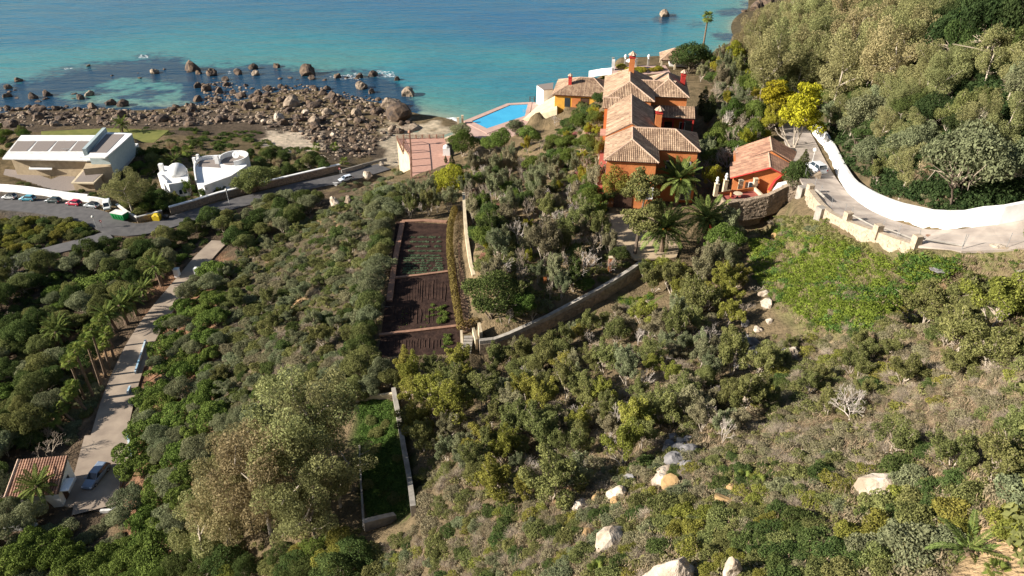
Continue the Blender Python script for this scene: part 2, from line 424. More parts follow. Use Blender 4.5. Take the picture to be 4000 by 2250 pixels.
STEP = 1.25
GX = np.concatenate([np.arange(-420, -172, 12.0), np.arange(-172, 142, STEP), np.arange(142, 420, 12.0)])
GY = np.concatenate([np.arange(-60, 6, 6.0), np.arange(6, 290, STEP), np.arange(290, 640, 7.0)])
XX, YY = np.meshgrid(GX, GY)
ZZ = rbf_eval(XX, YY).reshape(XX.shape)

def vnoise(x, y, s, seed=0):
    """cheap smooth value noise"""
    x = x / s; y = y / s
    xi = np.floor(x).astype(np.int64); yi = np.floor(y).astype(np.int64)
    fx = x - xi; fy = y - yi
    fx = fx * fx * (3 - 2 * fx); fy = fy * fy * (3 - 2 * fy)
    def h(a, b):
        q = (a * 374761393 + b * 668265263 + seed * 974634777) & 0xffffffff
        q = ((q ^ (q >> 13)) * 1274126177) & 0xffffffff
        return ((q ^ (q >> 16)) & 0xffff) / 65535.0
    return (h(xi, yi) * (1 - fx) + h(xi + 1, yi) * fx) * (1 - fy) + (h(xi, yi + 1) * (1 - fx) + h(xi + 1, yi + 1) * fx) * fy
wild = np.clip((ZZ - 2) / 3, 0, 1)
ZZ = ZZ + wild * ((vnoise(XX, YY, 9, 1) - .5) * 1.1 + (vnoise(XX, YY, 3.5, 2) - .5) * .5)

def poly_sd(x, y, poly):
    """signed distance, negative inside"""
    x = np.asarray(x, float); y = np.asarray(y, float)
    d = np.full(x.shape, 1e9); ins = np.zeros(x.shape, bool)
    n = len(poly)
    for i in range(n):
        ax, ay = poly[i][0], poly[i][1]; bx, by = poly[(i + 1) % n][0], poly[(i + 1) % n][1]
        ex, ey = bx - ax, by - ay
        t = np.clip(((x - ax) * ex + (y - ay) * ey) / (ex * ex + ey * ey + 1e-9), 0, 1)
        d = np.minimum(d, np.hypot(x - ax - t * ex, y - ay - t * ey))
        c = (ay > y) != (by > y)
        xin = ax + (y - ay) * ex / (ey if abs(ey) > 1e-9 else 1e-9)
        ins ^= c & (x < xin)
    return np.where(ins, -d, d)

def line_d(x, y, line):
    """distance to a polyline and the interpolated z"""
    x = np.asarray(x, float); y = np.asarray(y, float)
    d = np.full(x.shape, 1e9); z = np.zeros(x.shape)
    for i in range(len(line) - 1):
        a, b = line[i], line[i + 1]
        ex, ey = b[0] - a[0], b[1] - a[1]
        t = np.clip(((x - a[0]) * ex + (y - a[1]) * ey) / (ex * ex + ey * ey + 1e-9), 0, 1)
        q = np.hypot(x - a[0] - t * ex, y - a[1] - t * ey)
        z = np.where(q < d, a[2] + t * (b[2] - a[2]), z)
        d = np.minimum(d, q)
    return d, z

def sstep(t):
    t = np.clip(t, 0, 1)
    return t * t * (3 - 2 * t)

def pad(poly, z, blend=3.0):
    global ZZ
    d = poly_sd(XX, YY, poly)
    k = 1 - sstep(d / blend)
    zt = z(XX, YY) if callable(z) else z
    ZZ = ZZ * (1 - k) + zt * k

def pxpoly(s, z):
    return [W(*[float(q) for q in t.split()], z) for t in s.split(";")]

VO = W(2360, 625.6, 48)                 # villa frame: front left eave corner
VA = math.radians(-8.0)
VC, VS = math.cos(VA), math.sin(VA)
def V(x, y, z=0.0):
    return Vector((VO.x + VC * x - VS * y, VO.y + VS * x + VC * y, z))
PO = W(2157, 369, 32)                   # pool house frame
PA = math.radians(-10.0)
def PH(x, y, z=0.0):
    return Vector((PO.x + math.cos(PA) * x - math.sin(PA) * y, PO.y + math.sin(PA) * x + math.cos(PA) * y, z))

P_VILLA = [V(-2.5, -1), V(18.5, -1), V(20, 48), V(-2.5, 50)]
P_POOL = pxpoly("1812 474;2060 398;2125 402;2130 470;2060 500;1935 562;1810 515", 23.5)
P_PH = [PH(-4, -3), PH(19, -3), PH(19, 17), PH(-4, 17)]
P_GARDEN = pxpoly("1545 862;1765 872;1805 1100;1830 1300;1815 1375;1470 1390;1500 1200", 32)
P_LOWPLOT = pxpoly("1395 1560;1550 1545;1620 2010;1430 2075", 32)
P_MODERN = [W(-10, 660, 9), W(60, 520, 9), W(520, 525, 9), W(430, 730, 9), W(270, 760, 9)]
P_WHITE = pxpoly("620 760;700 700;960 640;970 720;880 770;680 800", 10.5)
P_SHED = pxpoly("10 2040;40 1850;280 1790;270 1960;240 2020", 14.6)
P_FARTERR = [(33, 202), (52, 198), (62, 232), (34, 228)]
P_LAWN = pxpoly("160 512;420 500;660 508;600 556;400 548;160 545", 6.2)
pad(P_VILLA, 39.0, 4)
pad(P_FARTERR, 36.0, 4)
pad(P_POOL, 23.3, 2.0)
pad(P_PH, 28.4, 3.5)
P_RAMP = [W(2092, 398, 24.0), W(2172, 372, 28.4), W(2178, 428, 28.4), W(2130, 470, 25.0), W(2040, 470, 23.6)]
pad(P_RAMP, lambda x, y: np.minimum(ZZ, 22.8), 2.0)
pad(P_GARDEN, 31.95, 2.0)
pad(P_MODERN, 8.8, 4)
pad(P_WHITE, 10.4, 4)
pad(P_SHED, 14.6, 4)
pad(P_LAWN, 6.0, 3)
P_COURT = pxpoly("2370 835;2560 850;2660 960;2640 1010;2480 1015;2380 940", 39.0)
pad(P_COURT, 38.95, 2.5)

from bisect import bisect_right
_GXL = GX.tolist(); _GYL = GY.tolist(); _ZL = [None]
def freeze():
    _ZL[0] = ZZ.tolist()
def gz(x, y):
    """terrain height, scalar"""
    if _ZL[0] is None: freeze()
    i = min(max(bisect_right(_GXL, x) - 1, 0), len(_GXL) - 2); j = min(max(bisect_right(_GYL, y) - 1, 0), len(_GYL) - 2)
    x0 = _GXL[i]; y0 = _GYL[j]
    fx = (x - x0) / (_GXL[i + 1] - x0); fy = (y - y0) / (_GYL[j + 1] - y0)
    r0 = _ZL[0][j]; r1 = _ZL[0][j + 1]
    return (r0[i] * (1 - fx) + r0[i + 1] * fx) * (1 - fy) + (r1[i] * (1 - fx) + r1[i + 1] * fx) * fy

def hit(px, py, dz=0.0, tmin=8.0):
    """first point of the terrain (raised by dz) along the view ray of a pixel"""
    u = (px - 2000) / F; v = (1125 - py) / F
    dx, dy, dd = u, CP + SP * v, -(SP - CP * v)
    t = tmin; pt = t
    while t < 700:
        if CAMZ + dd * t < max(gz(dx * t, dy * t), -0.0) + dz:
            a, b = pt, t
            for _ in range(14):
                m = (a + b) / 2
                if CAMZ + dd * m < max(gz(dx * m, dy * m), 0.0) + dz: b = m
                else: a = m
            x, y = dx * b, dy * b
            return Vector((x, y, gz(x, y)))
        pt = t; t += max(0.5, t * 0.012)
    return None

BW_PX = "1872 1328;1930 1322;1985 1302;2060 1268;2140 1232;2230 1184;2310 1142;2390 1096;2460 1052;2520 1010"
BW_Z = [33.6, 33.6, 34.0, 34.6, 35.2, 36.0, 36.8, 37.6, 38.3, 38.9]
BWL = [W(*[float(q) for q in t.split()], BW_Z[i]) for i, t in enumerate(BW_PX.split(";"))]
_dn = Vector((0.45, -0.9, 0))
_strip = [p + _dn * .3 for p in BWL] + [p + _dn * 5.5 for p in BWL[::-1]]
pad(_strip, lambda x, y: np.minimum(line_d(x, y, BWL)[1] - 2.5, ZZ), 2.5)
# roads carved into the terrain: centre line in photo pixels with height, half widths
def pline(s):
    out = []
    for t in s.split(";"):
        q = [float(k) for k in t.split()]
        out.append(W(q[0], q[1], q[2]))
    return out
def subdiv(line, step=2.0):
    """Catmull-Rom resample"""
    out = []
    n = len(line)
    for i in range(n - 1):
        p0 = line[max(i - 1, 0)]; p1 = line[i]; p2 = line[i + 1]; p3 = line[min(i + 2, n - 1)]
        k = max(1, int((p2 - p1).length / step))
        for j in range(k):
            t = j / k
            out.append(0.5 * ((2 * p1) + (p2 - p0) * t + (2 * p0 - 5 * p1 + 4 * p2 - p3) * t * t + (3 * p1 - p0 - 3 * p2 + p3) * t ** 3))
    out.append(line[-1].copy())
    return out
ROADS = {}
ROADS['street'] = (subdiv(pline("-300 765 14;0 792 14;200 812 14;370 848 14;470 892 13.6;560 893 13.3;660 868 13;800 825 12.6;1000 772 12;1200 722 11;1345 694 10.4;1500 650 9.3")), 3.5, 3.1)
ROADS['lane'] = (subdiv(pline("430 915 13.6;330 945 13.5;230 970 13.3;100 1005 13;-150 1070 12.8")), 2.4, 2.4)
ROADS['drive'] = (subdiv(pline("860 940 14.5;800 1000 15;740 1075 15.5;655 1180 15.5;580 1285 15.3;520 1400 15;470 1530 15;430 1680 15;405 1800 15;385 1905 15.2;370 1990 15.4")), 2.1, 2.9)
ROADS['hill'] = (subdiv(pline("3085 470 43;3120 540 44.4;3165 640 46;3215 725 48.3;3285 800 50.4;3390 858 52.2;3500 900 53.4;3620 927 54.4;3760 936 55.5;3900 925 56.3;4150 895 58")), 2.9, 3.1)
for nm, (ln, w0, w1) in ROADS.items():
    d, zr = line_d(XX, YY, ln)
    wd = max(w0, w1) + 0.8
    k = 1 - sstep((d - wd) / 2.5)
    ZZ = ZZ * (1 - k) + (zr - 0.25) * k
P_PARK = pxpoly("330 1700;500 1690;505 1800;440 2000;250 1975;275 1900", 15.1)
pad(P_PARK, 14.85, 2.0)
_hr = ROADS['hill'][0]
_seg = [p for p in _hr if 3215 < to_px(*p)[0] < 3690]
def _off(line, k, o):
    d = line[min(k + 1, len(line) - 1)] - line[max(k - 1, 0)]; d.z = 0; d.normalize(); n_ = Vector((d.y, -d.x, 0))
    return line[k] + n_ * o
_sg = 1
_bank = [_off(_seg, k, _sg * 3.7) for k in range(len(_seg))] + [_off(_seg, k, _sg * 8.5) for k in range(len(_seg))][::-1]
pad(_bank, lambda x, y: np.minimum(line_d(x, y, _hr)[1] - 2.1, ZZ), 1.2)
RWL = [W(2832, 850, 40.3), W(2900, 845, 40.6), W(2985, 830, 41.2), W(3060, 803, 42.0), W(3125, 785, 43.2), W(3184, 764, 44.3)]
_st = [_off(RWL, k, .5) for k in range(6)] + [_off(RWL, k, 4.5) for k in range(6)][::-1]
pad(_st, lambda x, y: np.minimum(line_d(x, y, RWL)[1] + .1, ZZ), 1.5)
_ZL[0] = None

# colour of the bare ground, by what covers it
PXX, PYY = to_px(XX, YY, ZZ)
jx = (vnoise(XX, YY, 5, 5) - .5) * 70; jy = (vnoise(XX, YY, 5, 6) - .5) * 70
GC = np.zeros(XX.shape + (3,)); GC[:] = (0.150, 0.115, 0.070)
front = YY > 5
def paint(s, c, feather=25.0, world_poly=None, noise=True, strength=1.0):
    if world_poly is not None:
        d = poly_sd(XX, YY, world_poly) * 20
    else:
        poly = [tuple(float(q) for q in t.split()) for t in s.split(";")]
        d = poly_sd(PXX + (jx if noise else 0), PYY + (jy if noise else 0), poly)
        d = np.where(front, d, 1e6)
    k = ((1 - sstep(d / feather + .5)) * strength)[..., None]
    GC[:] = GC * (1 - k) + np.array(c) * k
paint("-800 830;600 880;1000 790;1400 700;1450 800;1100 950;700 1100;560 1300;450 1600;420 2300;-800 2300", (0.105, 0.078, 0.055))
paint("600 1080;900 1000;850 1300;900 1500;760 1900;720 2300;430 2300;480 1900;520 1500", (0.20, 0.115, 0.072))
paint("200 1340;450 1290;480 1500;300 1700;230 1650", (0.26, 0.17, 0.10))
paint("1800 540;2100 520;2380 480;2480 850;2680 950;2600 1050;2000 1300;1830 1150;1800 800", (0.20, 0.150, 0.090))
paint("2930 930;3050 880;3250 960;3650 990;4000 960;4000 1090;3800 1110;3650 1180;3500 1270;3350 1320;3150 1310;3000 1150;2940 1080", (0.175, 0.160, 0.075), 40)
paint("2420 1170;2560 1150;2560 1200;2440 1210", (0.12, 0.19, 0.03))
paint("3750 2050;4200 1950;4200 2400;3700 2400", (0.44, 0.31, 0.18), 30)
paint("-400 440;400 440;900 430;1500 530;1600 600;1330 640;1100 560;600 500;-400 520", (0.105, 0.082, 0.062))
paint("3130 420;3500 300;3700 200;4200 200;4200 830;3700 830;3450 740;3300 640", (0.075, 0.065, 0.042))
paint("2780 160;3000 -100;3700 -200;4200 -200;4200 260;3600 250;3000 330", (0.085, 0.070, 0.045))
paint("850 1050;1330 780;1560 720;1460 1400;1250 1640;760 2000;850 1400", (0.105, 0.085, 0.055))
paint("1040 500;1250 540;1300 600;1150 610;1030 560", (0.52, 0.43, 0.33))
paint("1500 500;1800 470;1800 520;1560 660;1490 640", (0.42, 0.35, 0.26))
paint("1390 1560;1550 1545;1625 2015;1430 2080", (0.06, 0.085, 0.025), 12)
paint("350 735;-100 735;-100 850;350 850", (0.12, 0.105, 0.09))
for s, rr in (("3480 1270", 45), ("3560 1150", 60), ("3700 1050", 50), ("1180 1195", 35), ("1090 1020", 30), ("2330 2080", 60), ("2880 1950", 60), ("2250 1900", 70), ("950 1250", 30), ("1260 880", 25)):
    cx_, cy_ = [float(q) for q in s.split()]
    paint(";".join("%f %f" % (cx_ + rr * math.cos(a), cy_ + rr * .7 * math.sin(a)) for a in (0, 1.05, 2.1, 3.14, 4.2, 5.2)), (0.42, 0.27, 0.15), 18)
depth = np.clip(-ZZ, 0, 30)

def grid_mesh(name, X, Y, Z, m):
    ny, nx = X.shape
    v = np.stack([X, Y, Z], -1).reshape(-1, 3)
    i = np.arange(ny - 1)[:, None] * nx + np.arange(nx - 1)[None, :]
    f = np.stack([i, i + 1, i + nx + 1, i + nx], -1).reshape(-1, 4)
    return raw_mesh(name, v, f, [m], True)

gm = bpy.data.materials.new("hillside_ground")
nt, ns, ls = nodes_of(gm)
out = N(nt, "ShaderNodeOutputMaterial"); b = N(nt, "ShaderNodeBsdfPrincipled"); ls.new(b.outputs[0], out.inputs[0])
b.inputs["Roughness"].default_value = 1.0; b.inputs["Specular IOR Level"].default_value = 0.0
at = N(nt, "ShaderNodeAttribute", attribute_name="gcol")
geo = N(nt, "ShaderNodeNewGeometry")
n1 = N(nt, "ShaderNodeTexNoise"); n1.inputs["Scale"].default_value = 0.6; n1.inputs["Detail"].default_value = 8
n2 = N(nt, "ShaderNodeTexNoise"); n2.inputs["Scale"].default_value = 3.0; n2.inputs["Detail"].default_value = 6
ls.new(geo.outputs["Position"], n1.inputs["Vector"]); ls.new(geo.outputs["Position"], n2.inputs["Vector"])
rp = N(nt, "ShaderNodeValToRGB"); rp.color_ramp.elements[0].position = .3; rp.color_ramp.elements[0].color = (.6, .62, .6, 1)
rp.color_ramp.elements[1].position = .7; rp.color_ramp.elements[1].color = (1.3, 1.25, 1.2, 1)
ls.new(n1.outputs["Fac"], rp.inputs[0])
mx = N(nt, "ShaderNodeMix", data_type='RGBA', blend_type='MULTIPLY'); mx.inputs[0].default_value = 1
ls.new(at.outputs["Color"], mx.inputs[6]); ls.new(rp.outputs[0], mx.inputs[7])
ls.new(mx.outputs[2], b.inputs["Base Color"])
bp = N(nt, "ShaderNodeBump"); bp.inputs["Distance"].default_value = 0.35
ls.new(n2.outputs["Fac"], bp.inputs["Height"]); ls.new(bp.outputs[0], b.inputs["Normal"])
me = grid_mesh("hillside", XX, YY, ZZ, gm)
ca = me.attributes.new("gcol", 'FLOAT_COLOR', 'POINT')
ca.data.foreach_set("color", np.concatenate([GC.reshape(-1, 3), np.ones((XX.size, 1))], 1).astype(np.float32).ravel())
tag(new_obj("hillside", me), "sloping coastal hillside of dry soil, scrub and grass", None, kind="structure")

# ------------------------------------------------------------------ sea
SX = np.concatenate([[-5000, -1500], np.arange(-420, 300, 3.0), [420, 1500, 5000]])
SY = np.concatenate([np.arange(150, 420, 2.0), np.arange(420, 640, 6.0), [700, 1200, 4000, 9000]])
sx, sy = np.meshgrid(SX, SY)
def gz_arr(x, y):
    i = np.clip(np.searchsorted(GX, x) - 1, 0, len(GX) - 2); j = np.clip(np.searchsorted(GY, y) - 1, 0, len(GY) - 2)
    fx = np.clip((x - GX[i]) / (GX[i + 1] - GX[i]), 0, 1); fy = np.clip((y - GY[j]) / (GY[j + 1] - GY[j]), 0, 1)
    return (ZZ[j, i] * (1 - fx) + ZZ[j, i + 1] * fx) * (1 - fy) + (ZZ[j + 1, i] * (1 - fx) + ZZ[j + 1, i + 1] * fx) * fy
sd = np.clip(-gz_arr(sx.ravel(), sy.ravel()), 0, 13).reshape(sx.shape)
spx, spy = to_px(sx, sy, 0 * sx)
ok = (sy > 5) & (sy < 640)
def pxmask(s, feather, jit=30, seed=20):
    poly = [tuple(float(q) for q in t.split()) for t in s.split(";")]
    d = poly_sd(spx + (vnoise(sx, sy, 7, seed) - .5) * jit * 2 + (vnoise(sx, sy, 3, seed + 2) - .5) * jit, spy + (vnoise(sx, sy, 7, seed + 1) - .5) * jit, poly)
    return np.where(ok, 1 - sstep(d / feather + .5), 0)
reef = pxmask("-300 360;0 335;90 312;250 280;330 262;430 245;540 222;640 222;760 250;860 262;1000 262;1100 252;1200 275;1300 282;1400 285;1480 290;1560 320;1610 360;1640 430;1630 480;1560 500;1300 480;900 470;-300 480", 60, 34)
lag = pxmask("230 372;330 335;470 305;600 318;700 330;740 380;700 415;560 425;400 405;260 395", 28, 30)
reef = np.clip(reef - lag * 0.85, 0, 1)
spots = sstep((vnoise(sx, sy, 4.5, 31) - .62) / .10) * np.clip(lag, 0, 1)
reef = np.maximum(reef, spots * .8)
for s, k in (("2800 45;2870 30;2960 35;2950 62;2850 66;2780 55", .8), ("2790 130;2900 125;3000 100;2960 165;2820 160;2790 145", .8), ("2570 60;2640 50;2660 75;2590 92;2555 80", .8), ("2500 75;2540 78;2530 92;2490 88", .4), ("2680 85;2760 80;2770 105;2690 110", .4), ("2870 5;3050 0;3050 60;2940 50", .7)):
    reef = np.maximum(reef, pxmask(s, 14, 14, 40) * k)
wm = bpy.data.materials.new("sea_water")
nt, ns, ls = nodes_of(wm)
out = N(nt, "ShaderNodeOutputMaterial"); b = N(nt, "ShaderNodeBsdfPrincipled"); ls.new(b.outputs[0], out.inputs[0])
b.inputs["Roughness"].default_value = 0.16; b.inputs["IOR"].default_value = 1.33; b.inputs["Specular IOR Level"].default_value = 0.5
geo = N(nt, "ShaderNodeNewGeometry")
a1 = N(nt, "ShaderNodeAttribute", attribute_name="depth"); a2 = N(nt, "ShaderNodeAttribute", attribute_name="reef")
rp = N(nt, "ShaderNodeValToRGB")
mr = N(nt, "ShaderNodeMapRange"); mr.inputs[1].default_value = 0; mr.inputs[2].default_value = 13
nd = N(nt, "ShaderNodeTexNoise"); nd.inputs["Scale"].default_value = 0.02; nd.inputs["Detail"].default_value = 3
ls.new(geo.outputs["Position"], nd.inputs["Vector"])
ma = N(nt, "ShaderNodeMath", operation='MULTIPLY_ADD'); ma.inputs[1].default_value = 2.4
mb_ = N(nt, "ShaderNodeMath", operation='SUBTRACT'); mb_.inputs[1].default_value = 1.2
ls.new(nd.outputs["Fac"], ma.inputs[0]); ls.new(a1.outputs["Fac"], ma.inputs[2]); ls.new(ma.outputs[0], mb_.inputs[0]); ls.new(mb_.outputs[0], mr.inputs[0])
ls.new(mr.outputs[0], rp.inputs[0])
cr = rp.color_ramp
cr.elements[0].position = 0.0; cr.elements[0].color = (0.215, 0.270, 0.205, 1)
cr.elements[1].position = 1.0; cr.elements[1].color = (0.011, 0.104, 0.222, 1)
for p, c in ((.05, (0.105, 0.235, 0.200)), (.14, (0.060, 0.215, 0.210)), (.32, (0.036, 0.205, 0.235)), (.62, (0.017, 0.142, 0.218))):
    e = cr.elements.new(p); e.color = (*c, 1)
ls.new(rp.outputs[0], b.inputs["Base Color"])
n3 = N(nt, "ShaderNodeTexNoise"); n3.inputs["Scale"].default_value = 0.35; n3.inputs["Detail"].default_value = 6
ls.new(geo.outputs["Position"], n3.inputs["Vector"])
m3 = N(nt, "ShaderNodeMath", operation='MULTIPLY_ADD'); m3.inputs[1].default_value = 1.5; m3.inputs[2].default_value = -0.75
ls.new(n3.outputs["Fac"], m3.inputs[0])
m4 = N(nt, "ShaderNodeMath", operation='ADD'); ls.new(m3.outputs[0], m4.inputs[0]); ls.new(a2.outputs["Fac"], m4.inputs[1])
mr2 = N(nt, "ShaderNodeMapRange"); mr2.inputs[1].default_value = .1; mr2.inputs[2].default_value = .8
ls.new(m4.outputs[0], mr2.inputs[0])
mx = N(nt, "ShaderNodeMix", data_type='RGBA'); ls.new(mr2.outputs[0], mx.inputs[0]); ls.new(rp.outputs[0], mx.inputs[6])
mx.inputs[7].default_value = (0.012, 0.045, 0.085, 1)
ls.new(mx.outputs[2], b.inputs["Base Color"])
mp = N(nt, "ShaderNodeMapping"); mp.inputs["Scale"].default_value = (0.35, 1.0, 1.0); mp.inputs["Rotation"].default_value = (0, 0, math.radians(8))
ls.new(geo.outputs["Position"], mp.inputs[0])
w1 = N(nt, "ShaderNodeTexNoise"); w1.inputs["Scale"].default_value = 0.28; w1.inputs["Detail"].default_value = 7; w1.inputs["Roughness"].default_value = 0.62
ls.new(mp.outputs[0], w1.inputs["Vector"])
bp = N(nt, "ShaderNodeBump"); bp.inputs["Distance"].default_value = 1.1; bp.inputs["Strength"].default_value = 0.8
w2 = N(nt, "ShaderNodeTexNoise"); w2.inputs["Scale"].default_value = 0.055; w2.inputs["Detail"].default_value = 4
ls.new(mp.outputs[0], w2.inputs["Vector"])
wa = N(nt, "ShaderNodeMath", operation='MULTIPLY_ADD'); wa.inputs[1].default_value = 3.0
ls.new(w2.outputs["Fac"], wa.inputs[0]); ls.new(w1.outputs["Fac"], wa.inputs[2])
ls.new(wa.outputs[0], bp.inputs["Height"]); ls.new(bp.outputs[0], b.inputs["Normal"])
me = grid_mesh("sea", sx, sy, 0 * sx, wm)
for nm, ar in (("depth", sd), ("reef", reef)):
    a = me.attributes.new(nm, 'FLOAT', 'POINT'); a.data.foreach_set("value", ar.astype(np.float32).ravel())
tag(new_obj("sea", me), "turquoise sea with dark reef patches near the shore", None, kind="structure")

# ------------------------------------------------------------------ roads and flat ground sheets
def ribbon(name, line, w0, w1, m, lift=0.0, label=None, edge=0.12, cross=5):
    n = len(line); v = []; f = []
    K = cross
    for i, p in enumerate(line):
        d = (line[min(i + 1, n - 1)] - line[max(i - 1, 0)]); d.z = 0; d.normalize()
        s = Vector((d.y, -d.x, 0))
        w = w0 + (w1 - w0) * i / (n - 1)
        v += [p + s * w + Vector((0, 0, -0.3)), p + s * w + Vector((0, 0, lift)), p - s * w + Vector((0, 0, lift)), p - s * w + Vector((0, 0, -0.3))]
        if i:
            b0 = (i - 1) * 4; b1 = i * 4
            for k in range(3):
                f.append([b0 + k, b1 + k, b1 + k + 1, b0 + k + 1])
    o = new_obj(name, raw_mesh(name, np.array([tuple(q) for q in v]), f, [m]))
    return tag(o, label, None, kind="structure")
def sheet(name, poly, z, m, label=None, thick=0.3):
    mb = MB(); mb.prism([(p[0], p[1]) for p in poly], z - thick, z)
    return tag(mb.build(name, m), label, None, kind="structure")
ribbon("street", *ROADS['street'], M['asphalt'], 0, "grey asphalt street with parked cars beside the white wall")
ribbon("lane", ROADS['lane'][0], 2.4, 2.4, M['asphalt'], 0.012, "narrow asphalt lane turning off through the dark woodland")
ribbon("driveway", ROADS['drive'][0], 2.1, 2.9, M['driveway'], 0, "sunlit concrete driveway lined with palms")
ribbon("hill_road", ROADS['hill'][0], 2.9, 3.1, M['concroad'], 0, "pale patched concrete road curving below the white wall")
sheet("car_park", P_PARK, 15.03, M['driveway'], "concrete parking area at the foot of the driveway")
sheet("courtyard", P_COURT, 39.14, M['court'], "sandy courtyard in front of the orange villa")
sheet("lawn", P_LAWN, 6.12, M['lawn'], "mown lawn seaward of the modern house")

# ------------------------------------------------------------------ walls along a line
def wall_strip(mb, line, h, th, base=-0.6, mi=0):
    """mitred strip of wall; line points carry the foot height; h number or list"""
    n = len(line)
    hs = [h] * n if isinstance(h, (int, float)) else h
    V0 = []
    for i, p in enumerate(line):
        d = line[min(i + 1, n - 1)] - line[max(i - 1, 0)]; d = Vector((d.x, d.y, 0)).normalized()
        s = Vector((d.y, -d.x, 0)) * th / 2
        V0.append([p + s + Vector((0, 0, base)), p + s + Vector((0, 0, hs[i])), p - s + Vector((0, 0, hs[i])), p - s + Vector((0, 0, base))])
    vs = [v for q in V0 for v in q]
    fs = []
    for i in range(n - 1):
        a, b_ = i * 4, i * 4 + 4
        for k in range(4):
            fs.append([a + k, b_ + k, b_ + (k + 1) % 4, a + (k + 1) % 4])
    fs += [[0, 1, 2, 3], [(n - 1) * 4 + k for k in (3, 2, 1, 0)]]
    mb.add(vs, fs, mi)
def hitline(s, step=None):
    pts_ = [hit(*[float(q) for q in t.split()]) for t in s.split(";")]
    return subdiv(pts_, step) if step else pts_
def wall_thing(name, label, line, h, th, m, cat="wall", coping=None, group=None, cop_w=0.12, cop_h=0.10):
    t = thing(name, label, cat, line[0], 0, group)
    mb = MB(); wall_strip(mb, line, h, th); mb.build("wall_body", m, t)
    if coping:
        mb = MB()
        hs = [h] * len(line) if isinstance(h, (int, float)) else h
        wall_strip(mb, [p + Vector((0, 0, hs[i])) for i, p in enumerate(line)], cop_h, th + cop_w, base=0.003)
        mb.build("coping", coping, t)
    return t

# ------------------------------------------------------------------ tiled roofs
def slope(pts2, eave_o, ex, ey, name, parent, mt='tile', sp=0.33, course=0.5, r=0.12, fine=True):
    """pts2: convex polygon in slope coordinates (x along the eave, y up the slope).
    eave_o: world origin, ex/ey: world unit vectors."""
    ez = ex.cross(ey).normalized()
    if ez.z < 0: ez = -ez
    o3 = lambda x, y, z=0.0: eave_o + ex * x + ey * y + ez * z
    mb = MB()
    top = [o3(*p) for p in pts2]; bot = [p - Vector((0, 0, 0.14)) for p in top]
    n = len(top)
    mb.add(top + bot, [list(range(n)), list(range(2 * n - 1, n - 1, -1))] + [[i, n + i, n + (i + 1) % n, (i + 1) % n] for i in range(n)])
    sl = mb.build("roof_slope", M['pan'], parent)
    xs_ = [p[0] for p in pts2]
    vs = []; fs = []; ti = []
    x = min(xs_) + sp / 2
    while x < max(xs_):
        ys = []
        for i in range(n):
            a, b_ = pts2[i], pts2[(i + 1) % n]
            if (a[0] - x) * (b_[0] - x) < 0 or (a[0] == x) != (b_[0] == x):
                if abs(b_[0] - a[0]) > 1e-9:
                    ys.append(a[1] + (x - a[0]) / (b_[0] - a[0]) * (b_[1] - a[1]))
        if len(ys) >= 2 and max(ys) - min(ys) > 0.15:
            y0, y1 = min(ys), max(ys)
            if y0 < 1e-3: y0 -= 0.08
            k = max(1, int(round((y1 - y0) / course)))
            col = R.random()
            for q in range(k):
                a = y0 + (y1 - y0) * q / k; b_ = y0 + (y1 - y0) * (q + 1) / k
                ra, rb = r * 1.08, r * 0.9
                t = min(1, max(0, 0.5 + (col - .5) * .45 + R.gauss(0, .17)))
                base = len(vs)
                for yy, rr, lz in ((a, ra, 0.035), (b_ + 0.02, rb, 0.0)):
                    for cx_, cz_ in ((-1, 0), (-.62, .75), (.62, .75), (1, 0)):
                        vs.append(tuple(o3(x + cx_ * rr, yy, cz_ * rr + lz + 0.004))); ti.append(t)
                fs += [[base + i, base + i + 1, base + 5 + i, base + 4 + i] for i in range(3)]
                fs.append([base, base + 1, base + 2, base + 3])
        x += sp
    if vs:
        o = new_obj("roof_tiles", raw_mesh("roof_tiles", np.array(vs), fs, [M[mt]], False, None, ti), sl)
        tag(o, kind="stuff")
    return sl

def ridge_caps(parent, a, b_, m='ridge', r=0.17):
    a = Vector(a); b_ = Vector(b_); L_ = (b_ - a).length
    k = max(1, int(L_ / 0.5)); mb = MB()
    d = (b_ - a).normalized(); s = d.cross(Vector((0, 0, 1))).normalized(); u = s.cross(d)
    for i in range(k):
        p = a + (b_ - a) * (i / k); q = a + (b_ - a) * ((i + 1) / k)
        vs = []
        for pt, rr in ((p, r * 1.1), (q, r * .92)):
            for cx_, cz_ in ((-1, -.25), (-.7, .55), (0, .9), (.7, .55), (1, -.25)):
                vs.append(pt + s * cx_ * rr + u * cz_ * rr)
        mb.add(vs, [[j, j + 1, j + 6, j + 5] for j in range(4)] + [[0, 1, 2, 3, 4]])
    return mb.build("ridge_cap", M[m], parent)

